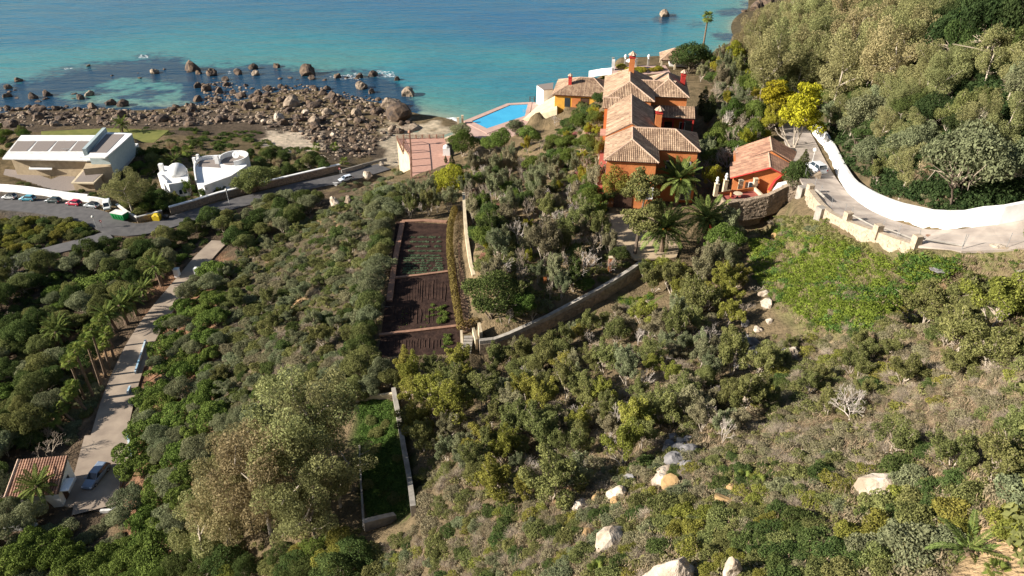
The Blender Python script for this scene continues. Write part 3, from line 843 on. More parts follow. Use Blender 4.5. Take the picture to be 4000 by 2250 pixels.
def hip_roof(parent, fr, x0, x1, y0, y1, ze, zr, axis, hip0, hip1, mt='tile', rm='ridge', sides="lrfb"):
    """fr: frame function local->world; ridge along axis; hip0/hip1 run of the hips (0 = gable) at the low / high end"""
    def sl(A, B, C_, D):                         # eave A->B, top C (over B) , D (over A)
        ex = (B - A).normalized(); nrm = (B - A).cross(D - A).normalized(); ey = nrm.cross(ex).normalized()
        if ey.z < 0: ey = -ey
        pl = [((p - A).dot(ex), (p - A).dot(ey)) for p in (A, B, C_, D)]
        if (C_ - D).length < 1e-4: pl = pl[:3]
        slope(pl, A, ex, ey, "slope", parent, mt)
    if axis == 'y':
        xm = (x0 + x1) / 2
        R0, R1 = fr(xm, y0 + hip0, zr), fr(xm, y1 - hip1, zr)
        A, B, C_, D = fr(x0, y0, ze), fr(x1, y0, ze), fr(x1, y1, ze), fr(x0, y1, ze)
        if 'l' in sides: sl(D, A, R0, R1)
        if 'r' in sides: sl(B, C_, R1, R0)
        if hip0 and 'f' in sides: sl(A, B, R0, R0); ridge_caps(parent, A, R0, rm); ridge_caps(parent, B, R0, rm)
        if hip1 and 'b' in sides: sl(C_, D, R1, R1); ridge_caps(parent, C_, R1, rm); ridge_caps(parent, D, R1, rm)
    else:
        ym = (y0 + y1) / 2
        R0, R1 = fr(x0 + hip0, ym, zr), fr(x1 - hip1, ym, zr)
        A, B, C_, D = fr(x0, y0, ze), fr(x1, y0, ze), fr(x1, y1, ze), fr(x0, y1, ze)
        if 'f' in sides: sl(A, B, R1, R0)
        if 'b' in sides: sl(C_, D, R0, R1)
        if hip0 and 'l' in sides: sl(D, A, R0, R0); ridge_caps(parent, A, R0, rm); ridge_caps(parent, D, R0, rm)
        if hip1 and 'r' in sides: sl(B, C_, R1, R1); ridge_caps(parent, B, R1, rm); ridge_caps(parent, C_, R1, rm)
    ridge_caps(parent, R0, R1, rm)

def fbox(mb, fr, x0, x1, y0, y1, z0, z1, mi=0):
    mb.prism([tuple(fr(x0, y0))[:2], tuple(fr(x1, y0))[:2], tuple(fr(x1, y1))[:2], tuple(fr(x0, y1))[:2]], z0, z1, mi)

def window(parent, fr, x, y, z, w, h, side, shutters=None, framem='white', arch=False):
    """side: f (faces -y), l (faces -x), r, b. x,y on the wall face."""
    d = 0.06
    mb = MB(); gb = MB()
    if side in 'fb':
        s = -1 if side == 'f' else 1
        fbox(mb, fr, x - w / 2 - .1, x + w / 2 + .1, *sorted((y, y + s * d)), z - .1, z + h + .1)
        fbox(gb, fr, x - w / 2, x + w / 2, *sorted((y + s * (d - .02), y + s * (d + .012))), z, z + h)
    else:
        s = -1 if side == 'l' else 1
        fbox(mb, fr, *sorted((x, x + s * d)), y - w / 2 - .1, y + w / 2 + .1, z - .1, z + h + .1)
        fbox(gb, fr, *sorted((x + s * (d - .02), x + s * (d + .012))), y - w / 2, y + w / 2, z, z + h)
    fo = mb.build("window", M[framem], parent)
    gb.build("pane", M['glass'], fo)
    if shutters:
        for q in (-1, 1):
            sb = MB()
            if side in 'fb':
                xc = x + q * (w * .75 + .12); fbox(sb, fr, xc - w / 4, xc + w / 4, *sorted((y, y + s * .05)), z, z + h)
            else:
                yc = y + q * (w * .75 + .12); fbox(sb, fr, *sorted((x, x + s * .05)), yc - w / 4, yc + w / 4, z, z + h)
            sb.build("shutter", M[shutters], fo)
    return fo

def chimney(parent, p, w, h, m='orange', capm='tile', rz=VA):
    """square stack with a red collar and a little tiled hood on pillars"""
    mb = MB(); mb.box(p.x, p.y, p.z + h / 2, w, w, h, rz); c = mb.build("chimney", M[m], parent)
    mb = MB(); mb.box(p.x, p.y, p.z + h + .09, w * 1.18, w * 1.18, .2, rz); mb.build("collar", M['red'], c)
    for a in (-1, 1):
        for b_ in (-1, 1):
            q = Vector((a * w * .42, b_ * w * .42, 0)); q.rotate(Matrix.Rotation(rz, 3, 'Z'))
            mb = MB(); mb.box(p.x + q.x, p.y + q.y, p.z + h + .38, .14, .14, .42, rz); mb.build("hood_post", M['red'], c)
    mb = MB(); n = 14; b0 = p.z + h + .56
    vs = [Vector((0, 0, b0 + w * .75))]
    for k in range(n):
        t = 2 * math.pi * k / n
        r_ = w * (.86 if k % 2 else .72); vs.append(Vector((r_ * math.cos(t), r_ * math.sin(t), b0 + (0.10 if k % 2 else 0))))
    mb.add([v + Vector((p.x, p.y, 0)) for v in vs], [[0, 1 + k, 1 + (k + 1) % n] for k in range(n)] + [[1 + k for k in range(n)][::-1]])
    mb.build("hood", M['ridge'], c)
    return c

# ------------------------------------------------------------------ the orange villa
villa = thing("villa", "large orange villa with many hipped clay tile roofs above the courtyard", "villa", V(8, 24, 39), VA)
mb = MB()
o_ = .42
fbox(mb, V, o_, 9.3 - o_, .5, 31, 37.5, 47.96)
fbox(mb, V, 9.3 - o_ - .003, 16.7 - o_, 6.1 + o_, 15.4 - o_, 37.5, 47.965)
fbox(mb, V, -1.2 + o_, 9.0 - o_, 30.3, 46.5, 37.5, 48.9)
fbox(mb, V, 8.5, 16.7 - o_, 35.4 + o_, 48.5 - o_, 37.5, 48.45)
mb.build("wall", M['orange'], villa)
hip_roof(villa, V, 0, 9.3, 0, 10.9, 48, 50.3, 'y', 4.3, 0, sides="lrf")
hip_roof(villa, V, 0.0, 8.9, 10.9, 28.5, 48.35, 50.85, 'y', 0, 0, sides="lr")
hip_roof(villa, V, 4.6, 16.7, 6.1, 15.5, 48.01, 50.25, 'x', 0, 4.4, sides="fbr")
# higher block at the back left with its own front hip
hip_roof(villa, V, -1.2, 9.3, 30.2, 46.8, 49.0, 51.9, 'y', 3.4, 3.4)
mbx = MB()
A_, B_, C2 = V(0.05, 10.9, 48.37), V(8.85, 10.9, 48.37), V(4.45, 10.9, 50.83)
mbx.add([A_, B_, C2, A_ - Vector((0, 0, .4)), B_ - Vector((0, 0, .4))], [[0, 1, 2], [0, 3, 4, 1]])
mbx.build("gable", M['orange'], villa)
# small lower roof on the left between the wings
hip_roof(villa, V, -1.2, 4.4, 26.4, 30.6, 48.45, 50.0, 'x', 0, 2.2, sides="fb")
hip_roof(villa, V, 5.0, 14.0, 35.3, 44.0, 48.5, 50.6, 'x', 0, 0, sides="fb")
hip_roof(villa, V, 8.1, 16.7, 35.28, 49.0, 48.52, 51.05, 'y', 4.3, 4.3)
# porch roof and porch
A_, B_, C2, D_ = V(9.2, 32.0, 45.2), V(18.2, 32.0, 45.2), V(18.2, 35.85, 46.5), V(9.2, 35.85, 46.5)
ex = (B_ - A_).normalized(); ey = (D_ - A_).normalized()
slope([(0, 0), ((B_ - A_).length, 0), ((C2 - D_).length, (D_ - A_).length), (0, (D_ - A_).length)], A_, ex, ey, "porch", villa)
for k in range(5):
    mb = MB(); p = V(9.6 + k * 2.05, 32.3, 0); mb.box(p.x, p.y, 42.05, .28, .28, 6.1, VA); mb.build("porch_post", M['red'], villa)
mb = MB(); fbox(mb, V, 9.3, 18, 32.2, 32.42, 44.75, 45.05); mb.build("porch_beam", M['red'], villa)
mb = MB(); fbox(mb, V, 12.2, 14.2, 35.7, 35.83, 39.1, 43.0); mb.build("door", M['wood'], villa)
chimney(villa, V(9.6, 17.8, 45.5), 1.15, 5.3)
chimney(villa, V(4.3, 41.5, 50.5), 1.15, 4.3)
chimney(villa, V(15.6, 42.5, 48.9), 0.95, 2.3, 'red')
chimney(villa, V(4.6, 18.2, 50.2), 0.7, 1.0) if False else None
# eaves fascia in red
mb = MB()
fbox(mb, V, .25, 9.05, .2, .5, 47.72, 47.93); fbox(mb, V, -.02, .25, .2, 28.4, 47.9, 48.1); fbox(mb, V, 9.0, 16.5, 6.3, 6.52, 47.72, 47.93)
mb.build("fascia", M['red'], villa)
for y in (3.2, 7.5, 13, 17.5, 22): window(villa, V, o_, y, 44.6, 1.0, 1.9, 'l', 'wood')
for y in (5, 13, 21): window(villa, V, o_, y, 40.2, 1.2, 2.2, 'l')
window(villa, V, 7.6, .5, 41.0, 1.2, 2.2, 'f', 'white')
window(villa, V, 14.8, 6.52, 44.2, 1.0, 1.6, 'f')
window(villa, V, 11.6, 6.52, 44.2, 1.0, 1.6, 'f')
window(villa, V, 13.5, 6.52, 40.4, 1.4, 2.3, 'f')
window(villa, V, 11.2, 35.82, 41, 1.2, 2.0, 'f'); window(villa, V, 16.0, 35.82, 41, 1.0, 2.0, 'f')
mb = MB(); fbox(mb, V, 2.2, 5.4, .38, .5, 39.0, 41.6)
b0 = len(mb.v); arc = [V(3.8 + 1.6 * math.cos(t), .38, 41.6 + 1.1 * math.sin(t)) for t in np.linspace(0, math.pi, 11)]
mb.add(arc + [p + (V(0, .12) - V(0, 0)) for p in arc], [list(range(11)), list(range(21, 10, -1))] + [[i, 11 + i, 12 + i, i + 1] for i in range(10)])
mb.build("garage_door", M['wood'], villa)
# first floor terrace ledge on the left side
mb = MB(); fbox(mb, V, -1.0, o_ - .01, .6, 27, 37.5, 41.4); mb.build("side_terrace", M['orange'], villa)
mb = MB(); fbox(mb, V, -.95, o_ - .02, .8, 26.8, 41.41, 41.47); mb.build("terrace_floor", M['redfloor'], villa)
mb = MB(); fbox(mb, V, -1.3, .42, 22.5, 26, 44.0, 44.25); mb.build("balcony", M['pink'], villa)
mb = MB(); fbox(mb, V, 9.2, 16.3, 4.2, 6.5, 37.5, 42.4); mb.build("front_annex", M['orange'], villa)
A_, B_, C2, D_ = V(9.0, 3.9, 42.3), V(16.6, 3.9, 42.3), V(16.6, 6.5, 43.2), V(9.0, 6.5, 43.2)
slope([(0, 0), (7.6, 0), (7.6, (D_ - A_).length), (0, (D_ - A_).length)], A_, (B_ - A_).normalized(), (D_ - A_).normalized(), "annex", villa)
window(villa, V, 14.6, 4.2, 39.6, 1.1, 2.3, 'f', 'bluepaint')

# ------------------------------------------------------------------ pool house, pool and kiosk
pool_house = thing("pool_house", "yellow pool house with red eaves and a hipped tile roof by the pool", "pool house", PH(9, 7, 28.4), PA)
mb = MB(); fbox(mb, PH, .7, 16.5, .7, 14, 24, 31.95); mb.build("wall", M['yellow'], pool_house)
hip_roof(pool_house, PH, 0, 17.2, 0, 15, 32, 35.2, 'x', 7.3, 6)
mb = MB(); fbox(mb, PH, .2, 17, .2, .5, 31.68, 31.93); fbox(mb, PH, .2, .5, .5, 14.6, 31.68, 31.93); mb.build("fascia", M['red'], pool_house)
mb = MB(); fbox(mb, PH, 3.6, 5.2, .62, .7, 28.4, 31.0); mb.build("doorway", M['glass'], pool_house)
mb = MB(); fbox(mb, PH, 8.4, 10.6, .62, .7, 28.6, 31.2); mb.build("dark_opening", M['wood'], pool_house)
mb = MB(); fbox(mb, PH, 5.7, 8.2, .6, .7, 28.4, 31.2); mb.build("orange_panel", M['orange'], pool_house)
chimney(pool_house, PH(4.6, 4.5, 33.2), .95, 2.6, 'red', rz=PA)
window(pool_house, PH, .7, 5, 29.2, 1.0, 1.4, 'l'); window(pool_house, PH, .7, 10, 29.2, 1.0, 1.4, 'l')

pool = thing("swimming_pool", "long bright blue swimming pool on the cliff edge", "swimming pool", W(1950, 455, 23.4))
pq = [W(1842, 475, 23.42), W(1990, 412, 23.42), W(2062, 408, 23.42), W(2050, 455, 23.42), W(1902, 504, 23.42)]
deck = tag(None or new_obj("pool_deck", None), None) if False else None
def ringprism(mb, outer, inner, z0, z1):
    n = len(outer)
    vs = [(p.x, p.y, z1) for p in outer] + [(p.x, p.y, z1) for p in inner] + [(p.x, p.y, z0) for p in outer] + [(p.x, p.y, z0) for p in inner]
    fs = []
    for i in range(n):
        j = (i + 1) % n
        fs += [[i, j, n + j, n + i], [i, 2 * n + i, 2 * n + j, j], [n + i, n + j, 3 * n + j, 3 * n + i]]
    mb.add(vs, fs)
po = [W(1808, 474, 23.55), W(1982, 404, 23.55), W(2078, 399, 23.55), W(2066, 462, 23.55), W(1902, 522, 23.55)]
mb = MB(); ringprism(mb, po, pq, 22.2, 23.62); mb.build("coping", M['pinkdeck'], pool)
mb = MB(); mb.prism([tuple(p)[:2] for p in pq], 21.5, 22.0); mb.build("basin_floor", M['poolwater'], pool)
mb = MB(); mb.prism([tuple(p)[:2] for p in pq], 23.3, 23.44); mb.build("water", M['poolwater'], pool)
mb = MB()
lp = W(2046, 440, 23.6)
for q in (0, .6):
    mb.tube([lp + Vector((q, -.6, 0)), lp + Vector((q, -.6, 1.0)), lp + Vector((q - .2, .3, 1.0)), lp + Vector((q - .3, .6, 0.0))], .04, 5)
mb.build("ladder", M['metal'], pool)
dk = [W(1815, 474, 23.5), W(1902, 522, 23.5), W(2066, 462, 23.5), W(2078, 399, 23.5), W(2130, 402, 23.5), W(2150, 470, 23.5), W(2060, 520, 23.5), W(1960, 575, 23.5), W(1880, 560, 23.5), W(1800, 500, 23.5)]
sheet("pool_terrace", dk, 23.5, M['pinkdeck'], "pinkish paved terrace around the swimming pool", 1.2)
rampq = [W(2110, 402, 24.0), W(2172, 374, 28.4), W(2176, 428, 28.4), W(2042, 468, 23.6)]
mb = MB(); mb.prism([tuple(p)[:2] for p in rampq], 20.0, [23.75, 28.5, 28.5, 23.75]); tag(mb.build("paved_ramp", M['cream']), "cream paved ramp rising from the pool to the yellow pool house", "ramp")
wq = [W(2097, 328, 29.5), W(2162, 318, 29.5), W(2160, 345, 29.5), W(2123, 347, 29.5)]
wt = thing("white_cube_terrace", "white walled terrace block beside the pool house above the sea", "terrace", wq[0])
mb = MB(); mb.prism([tuple(p)[:2] for p in wq], 20, 29.0); mb.build("wall", M['white'], wt)
mb = MB(); mb.prism([tuple(p)[:2] for p in wq], 29.003, 29.2); mb.build("floor", M['gravelroof'], wt)
def railing(name, label, line, h=1.0, step=1.6, m='wood', group=None, postm=None, cat="railing", bars=3, pw=.12, rr=.04):
    t = thing(name, label, cat, line[0], 0, group)
    ln = []
    for i in range(len(line) - 1):
        k = max(1, int(round((line[i + 1] - line[i]).length / step)))
        ln += [line[i] + (line[i + 1] - line[i]) * (j / k) for j in range(k)]
    ln.append(line[-1])
    for p in ln:
        mb = MB(); mb.box(p.x, p.y, p.z + h / 2 - .05, pw, pw, h + .1); mb.build("post", M[postm or m], t)
    for b_ in range(bars):
        mb = MB(); zz = h * (1 - b_ / max(1, bars)) - .05
        mb.tube([p + Vector((0, 0, zz)) for p in ln], rr, 5); mb.build("rail", M[m], t)
    return t
railing("pool_railing", "dark low railing at the far end of the pool", [W(2070, 397, 23.6), W(2105, 396, 23.6)], 1.6, 1.2, 'wood', pw=.25)

kiosk = thing("garden_pavilion", "small pale tiled pavilion on the headland terrace under the tall palm", "pavilion", W(2610, 240, 36))
KO = W(2580, 237, 38.6)
def KF(x, y, z=0.0):
    a = math.radians(-8); return Vector((KO.x + math.cos(a) * x - math.sin(a) * y, KO.y + math.sin(a) * x + math.cos(a) * y, z))
hip_roof(kiosk, KF, 0, 9, 0, 8.5, 38.8, 41.3, 'x', 4.0, 3)
for x, y in ((.5, .5), (4.4, .5), (8.5, .5), (.5, 8), (8.5, 8)):
    p = KF(x, y); mb = MB(); mb.box(p.x, p.y, 37.2, .45, .45, 3.3); mb.build("pillar", M['cream'], kiosk)
mb = MB(); fbox(mb, KF, .3, 8.7, .3, 8.2, 38.45, 38.76); mb.build("beam", M['wood'], kiosk)
mb = MB(); fbox(mb, KF, 3, 8.4, 4, 8, 35.6, 38.4); mb.build("back_wall", M['oldwhite'], kiosk)
ft = [W(2395, 258, 36.1), W(2480, 256, 36.1), W(2600, 255, 36.1), W(2620, 285, 36.1), W(2520, 290, 36.1), W(2400, 300, 36.1)]
sheet("headland_terrace", ft, 36.12, M['pinkdeck'], "pale paved terrace on the headland behind the villa", 2.0)
fw = [W(2300, 295, 33), W(2345, 287, 34), W(2392, 283, 35.5)]
wall_thing("sea_parapet", "long white parapet wall running down to the pool house", fw, 1.4, .5, M['white'])
mb = MB(); p = W(2392, 300, 34); mb.box(p.x, p.y, 36.0, .9, 1.4, 6.0, VA); tag(mb.build("terrace_pier", M['oldwhite']), "tall whitewashed pier at the corner of the headland terrace", "pier")
for i, (px, hgt, st) in enumerate(((2393, 2.4, 0), (2441, 2.0, 1), (2484, 2.2, 0), (2531, 2.0, 1))):
    p = W(px, 258, 36.1)
    t = thing("terrace_pillar", ["plain stone pillar at the seaward corner of the headland terrace", "stone pillar topped by a white urn behind the villa chimney", "plain slim stone pillar between the two urn pillars", "stone pillar with white urn nearest the tiled pavilion"][i], "pillar", p, 0, "pillars along the headland terrace")
    mb = MB(); mb.box(p.x, p.y, 36.1 + hgt / 2, .55, .55, hgt); mb.box(p.x, p.y, 36.1 + hgt + .06, .7, .7, .14); mb.build("shaft", M['concrete'], t)
    if st:
        mb = MB(); z0 = 36.1 + hgt + .13
        mb.lathe([(.12, z0), (.28, z0 + .05), (.1, z0 + .2), (.45, z0 + .5), (.5, z0 + .75), (.3, z0 + .8), (.42, z0 + 1.0), (.15, z0 + 1.35)], p.x, p.y, 10); mb.build("urn", M['white'], t)
par = thing("parasol", "closed white parasol canopy on the headland terrace behind the chimney", "parasol", W(2462, 268, 36.2))
p = W(2462, 268, 36.2); mb = MB(); mb.lathe([(1.6, 38.4), (1.2, 38.75), (.6, 39.05), (.05, 39.2)], p.x, p.y, 10); mb.build("canopy", M['white'], par)
mb = MB(); mb.tube([p, p + Vector((0, 0, 2.9))], .05, 6); mb.build("pole", M['metal'], par)

# ------------------------------------------------------------------ red cottage with its terrace on the right
CO = W(2998, 665, 46.5); CA = math.radians(9.0)
CO = W(2860, 710, 45.3)
cottage = thing("cottage", "red orange cottage with an old gabled clay tile roof beside the hill road", "cottage", (CO.x + 4, CO.y + 5, 42))
Cp = {k: W(*v) for k, v in dict(rf=(3010, 655, 47.2), rm=(2992, 580, 47.4), rb=(2996, 525, 47.6), el=(2845, 703, 44.6), eb=(2900, 560, 44.6)).items()}
ry = (Cp['rb'] - Cp['rf']); ry.z = 0; ry.normalize(); rx = Vector((ry.y, -ry.x, 0))
CO = Vector((Cp['rf'].x, Cp['rf'].y, 0))
def CF(x, y, z=0.0):
    return Vector((CO.x + rx.x * x + ry.x * y, CO.y + rx.y * x + ry.y * y, z))
hip_roof(cottage, CF, -6.2, 6.2, 0, 7.0, 44.6, 47.2, 'y', 0, 0, mt='tilered', sides="lr")
hip_roof(cottage, CF, -5.2, 6.2, 7.0, 14.0, 44.9, 47.7, 'y', 0, 0, mt='tilered', sides="lr")
mb = MB()
fbox(mb, CF, -5.6, 5.6, .6, 13.4, 39.5, 44.75)
for yy, (xa, xb), zt in ((.6, (-5.6, 5.6), 47.0), (6.95, (-4.8, 5.8), 47.5), (13.4, (-4.8, 5.8), 47.5)):
    a, b_, c_ = CF(xa, yy, 44.75), CF(xb, yy, 44.75), CF((xa + xb) / 2, yy, zt)
    k = CF(0, .15) - CF(0, 0)
    mb.add([a, b_, c_, a + k, b_ + k, c_ + k], [[0, 1, 2], [5, 4, 3], [0, 2, 5, 3], [1, 4, 5, 2]])
mb.build("wall", M['orange'], cottage)
for sx_ in (-1, 1):
    mb = MB(); a, b_ = CF(sx_ * 6.2, -.02, 44.55), CF(0, -.02, 47.15); mb.tube([a, b_], .14, 4); mb.build("barge_board", M['red'], cottage)
mb = MB(); fbox(mb, CF, 1.2, 4.6, .5, .6, 42, 44.6); mb.build("porch_opening", M['wood'], cottage)
window(cottage, CF, -2.4, .6, 42.6, 1.0, 1.3, 'f', 'wood')
# red terrace
RT = [W(2838, 742, 43.2), W(2985, 738, 43.2), W(3012, 775, 43.2), W(2838, 802, 43.2), W(2806, 760, 43.2)]
RT = [W(2805, 765, 43.0), W(2945, 742, 43.0), W(2985, 780, 43.0), W(2840, 805, 43.0)]
terr = thing("red_terrace", "red floored terrace with white pillars below the cottage", "terrace", RT[0])
mb = MB(); mb.prism([tuple(p)[:2] for p in RT], 38, 42.95); mb.build("base", M['stonewall'], terr)
mb = MB(); mb.prism([tuple(p)[:2] for p in RT], 42.953, 43.02); mb.build("floor", M['redfloor'], terr)
for i in range(4):
    a, b_ = RT[i], RT[(i + 1) % 4]
    mb = MB(); wall_strip(mb, [Vector((a.x, a.y, 43.02)), Vector((b_.x, b_.y, 43.02))], .55 if i != 3 else .4, .35, base=-3.8)
    mb.build("parapet", M['orange'] if i in (0,) else (M['cream'] if i == 1 else M['stonewall']), terr)
for i, (px, py, hh, urn) in enumerate(((2793, 765, 2.2, 1), (2828, 752, 2.3, 1), (2889, 745, 1.9, 0), (2945, 740, 2.0, 0))):
    p = W(px, py, 43.0)
    mb = MB(); mb.box(p.x, p.y, 43 + hh / 2, .62, .62, hh, .1); mb.box(p.x, p.y, 43 + hh + .05, .74, .74, .12, .1); pl = mb.build("pillar", M['cream'], terr)
    if urn:
        mb = MB(); z0 = 43 + hh + .12; mb.lathe([(.1, z0), (.25, z0 + .05), (.12, z0 + .2), (.32, z0 + .5), (.2, z0 + .8), (.24, z0 + 1.0), (.08, z0 + 1.2)], p.x, p.y, 10); mb.build("figure", M['white'], pl)
p = W(2880, 772, 43.0)
t = thing("round_table", "small round pale table on the red terrace", "table", p)
mb = MB(); mb.lathe([(.75, 43.74), (.78, 43.8), (.75, 43.84)], p.x, p.y, 16); mb.build("tabletop", M['cream'], t)
mb = MB(); mb.lathe([(.3, 43.03), (.08, 43.15), (.08, 43.73)], p.x, p.y, 8); mb.build("leg", M['black'], t)
p = W(2858, 778, 43.0)
t = thing("terrace_chair", "red cushioned chair beside the round table on the red terrace", "chair", p)
mb = MB(); mb.box(p.x, p.y, 43.5, .6, .6, .12); mb.build("seat", M['red'], t)
mb = MB(); mb.box(p.x - .28, p.y, 43.85, .1, .6, .6); mb.build("backrest", M['orange'], t)
for a in (-1, 1):
    for b_ in (-1, 1):
        mb = MB(); mb.box(p.x + a * .25, p.y + b_ * .25, 43.24, .06, .06, .42); mb.build("leg", M['wood'], t)
# orange stepped garden wall and white bolster wall
ow = [W(2998, 765, 43.2), W(3020, 740, 43.6), W(3045, 722, 44.2), W(3068, 712, 44.4), W(3100, 728, 44.2)]
wall_thing("orange_garden_wall", "bright orange stepped garden wall beside the cottage", ow, [1.0, 1.6, 1.7, 2.2, 1.6], .3, M['orange'], coping=M['red'])
ww = [W(3024, 770, 43.5), W(3040, 752, 43.8), W(3075, 742, 44.2), W(3110, 735, 44.6)]
wall_thing("white_bolster_wall", "thick rounded white wall behind the stone retaining wall", ww, [1.2, 1.6, 1.5, 1.3], 1.0, M['white'])
def stone_pieces(parent, line, hs, th, n, smin=.22, smax=.45, m='stone', side=-1, z0=0.0):
    """proud stones on one face of a wall, sharing a few meshes"""
    protos = []
    for k in range(6):
        rr = np.random.RandomState(100 + k)
        b_ = MB(); b_.box(0, 0, 0, 1, .5, .62)
        vs = np.array(b_.v) + rr.uniform(-.11, .11, (8, 3)); protos.append(raw_mesh("stone", vs, b_.f, [M[m]]))
    cum = [0]
    for i in range(len(line) - 1): cum.append(cum[-1] + (line[i + 1] - line[i]).length)
    for k in range(n):
        s = R.uniform(0.2, cum[-1] - .2)
        i = max(j for j in range(len(line) - 1) if cum[j] <= s)
        t = (s - cum[i]) / (cum[i + 1] - cum[i]); p = line[i].lerp(line[i + 1], t)
        d = (line[i + 1] - line[i]); h = (hs if isinstance(hs, (int, float)) else hs[i] + t * (hs[i + 1] - hs[i]))
        d.z = 0; d.normalize(); nrm = Vector((d.y, -d.x, 0)) * (1 if side > 0 else -1)
        o = bpy.data.objects.new("stone", protos[k % 6]); COL.objects.link(o); o.parent = parent
        o.matrix_parent_inverse = parent.matrix_basis.inverted()
        sc = R.uniform(smin, smax)
        o.location = p + nrm * (th / 2) + Vector((0, 0, z0 + R.uniform(0, h - .15)))
        o.scale = (sc * R.uniform(.8, 1.5), sc * .55, sc); o.rotation_euler = (R.uniform(-.1, .1), R.uniform(-.15, .15), math.atan2(d.y, d.x))
rw = RWL
rh = [3.2, 3.1, 3.3, 3.9, 4.3, 4.2]
t = wall_thing("stone_retaining_wall", "tall rough stone retaining wall under the cottage terrace", rw, rh, .9, M['stonewall'])
stone_pieces(t, rw, rh, .9, 110, .25, .55, 'stonewall', side=1)

# ------------------------------------------------------------------ pink terrace with its pergola posts
TQ = [W(1550, 541, 24), W(1735, 538, 24), W(1775, 640, 24), W(1735, 702, 24), W(1606, 712, 24), W(1597, 600, 24)]
pt = thing("pink_terrace", "pink paved terrace on a cream retaining wall above the beach", "terrace", TQ[0])
mb = MB(); mb.prism([tuple(p)[:2] for p in TQ], 6, 23.7); mb.build("retaining_wall", M['cream'], pt)
mb = MB(); mb.prism([tuple(p)[:2] for p in TQ], 23.703, 24.0); mb.build("floor", M['pink'], pt)
railing("terrace_balustrade", "pinkish balustrade along the seaward side of the pink terrace", [W(1552, 545, 24.0), W(1650, 541, 24), W(1733, 540, 24.0)], 1.15, 1.7, 'brickedge', pw=.32, bars=5)
railing("terrace_balustrade", "pinkish balustrade down the cliff side of the pink terrace", [W(1552, 548, 24.0), W(1575, 600, 24.0)], 1.1, 1.5, 'brickedge', pw=.3, bars=5)
railing("terrace_balustrade", "low brick balustrade on the inland edge of the pink terrace", [W(1609, 708, 24.0), W(1732, 698, 24.0)], 1.1, 1.7, 'brickedge', pw=.35, bars=6)
pg = thing("pergola", "row of pinkish pergola posts with beams along the pink terrace", "pergola", W(1605, 640, 24))
px_ = [(1604, 568), (1606, 598), (1607, 624), (1608, 650), (1608, 676), (1609, 700)]
tops = []
for i, (a, b_) in enumerate(px_):
    p = W(a, b_, 24.0); h = 2.5 if i else 3.6
    mb = MB(); mb.box(p.x, p.y, 24 + h / 2, .34, .34, h); mb.build("post", M['brickedge'], pg); tops.append(p + Vector((0, 0, h if i else 2.5)))
    if not i:
        mb = MB(); mb.prism([(p.x - .45, p.y - .45), (p.x + .45, p.y - .45), (p.x + .45, p.y + .45), (p.x - .45, p.y + .45)], 27.6, 27.75)
        mb.lathe([(.6, 27.75), (.02, 28.5)], p.x, p.y, 4); mb.build("post_cap", M['brickedge'], pg)
for i, p in enumerate(tops):
    q = p + Vector((-2.4, .1, 0))
mb = MB(); mb.tube([p for p in tops], .09, 5); mb.build("beam", M['wood'], pg)
p2 = [W(1578, y, 24.0) + Vector((0, 0, 2.5)) for y in (560, 592)]
for a, b_ in ((0, 0), (1, 1)):
    mb = MB(); q = p2[b_]; mb.box(q.x, q.y, 25.25, .3, .3, 2.5); mb.build("post", M['brickedge'], pg)
    mb = MB(); mb.tube([tops[a], q], .08, 5); mb.build("crossbeam", M['wood'], pg)
p = W(1745, 605, 24.0)
t = thing("white_niche", "small white rounded shrine against the trees on the pink terrace", "shrine", p)
mb = MB(); mb.prism([(p.x - .9, p.y - .6), (p.x + .9, p.y - .6), (p.x + .9, p.y + .6), (p.x - .9, p.y + .6)], 24, 26); mb.build("body", M['white'], t)
mb = MB(); mb.lathe([(.9, 26.002), (.75, 26.5), (.35, 26.8), (.02, 26.9)], p.x, p.y, 14, 0, 1, .66); mb.build("dome", M['white'], t)
p = W(1680, 690, 24.0)
t = thing("post_lamp", "stone post at the inland edge of the pink terrace", "post", p); mb = MB(); mb.box(p.x, p.y, 24.8, .4, .4, 1.6); mb.box(p.x, p.y, 25.65, .55, .55, .12); mb.build("shaft", M['brickedge'], t)
for i, px in enumerate((1790, 1807)):
    p = W(px, 485 - i * 4, 23.5)
    t = thing("gate_pillar", ["shorter pale gate pillar at the beach steps by the pool", "taller pale gate pillar nearest the pool at the beach steps"][i], "pillar", p)
    mb = MB(); mb.box(p.x, p.y, 24.4 + .2 * i, .6, .6, 1.9 + .4 * i); mb.box(p.x, p.y, 25.42 + .4 * i, .75, .75, .12); mb.build("shaft", M['cream'], t)
# reef ledge under the terrace
mb = MB()
# ------------------------------------------------------------------ kitchen garden
soil = sheet("garden_plot", pxpoly("1548 866;1752 876;1793 1120;1806 1290;1800 1380;1475 1395;1500 1230", 32), 32.02, M['soil'], "dug soil of the terraced kitchen garden, coloured darker for shade")
def edging(s, z, w, h, name, label, m='brickedge'):
    ln = pxpoly(s, z); mb = MB(); wall_strip(mb, ln, h, w, base=-.4); return tag(mb.build(name, M[m]), label, "garden edging", "brick edgings in the kitchen garden")
edging("1573 870;1555 960;1540 1040;1530 1120;1522 1180", 32, .9, .35, "brick_edging", "long brown brick edging path down the seaward side of the garden plot")
edging("1525 1090;1640 1078;1762 1062", 32, .5, .3, "brick_edging", "brick step edging across the garden below the cabbages")
edging("1480 1312;1600 1298;1792 1276", 32, .55, .3, "brick_edging", "brick step edging across the lowest dark garden bed")
edging("1528 1110;1520 1170", 32, .8, .4, "brick_edging", "short brick edging beside the shrubs of the middle bed")
edging("1570 866;1660 862;1745 868", 32, .9, .2, "brick_edging", "brick edging at the top end of the kitchen garden")
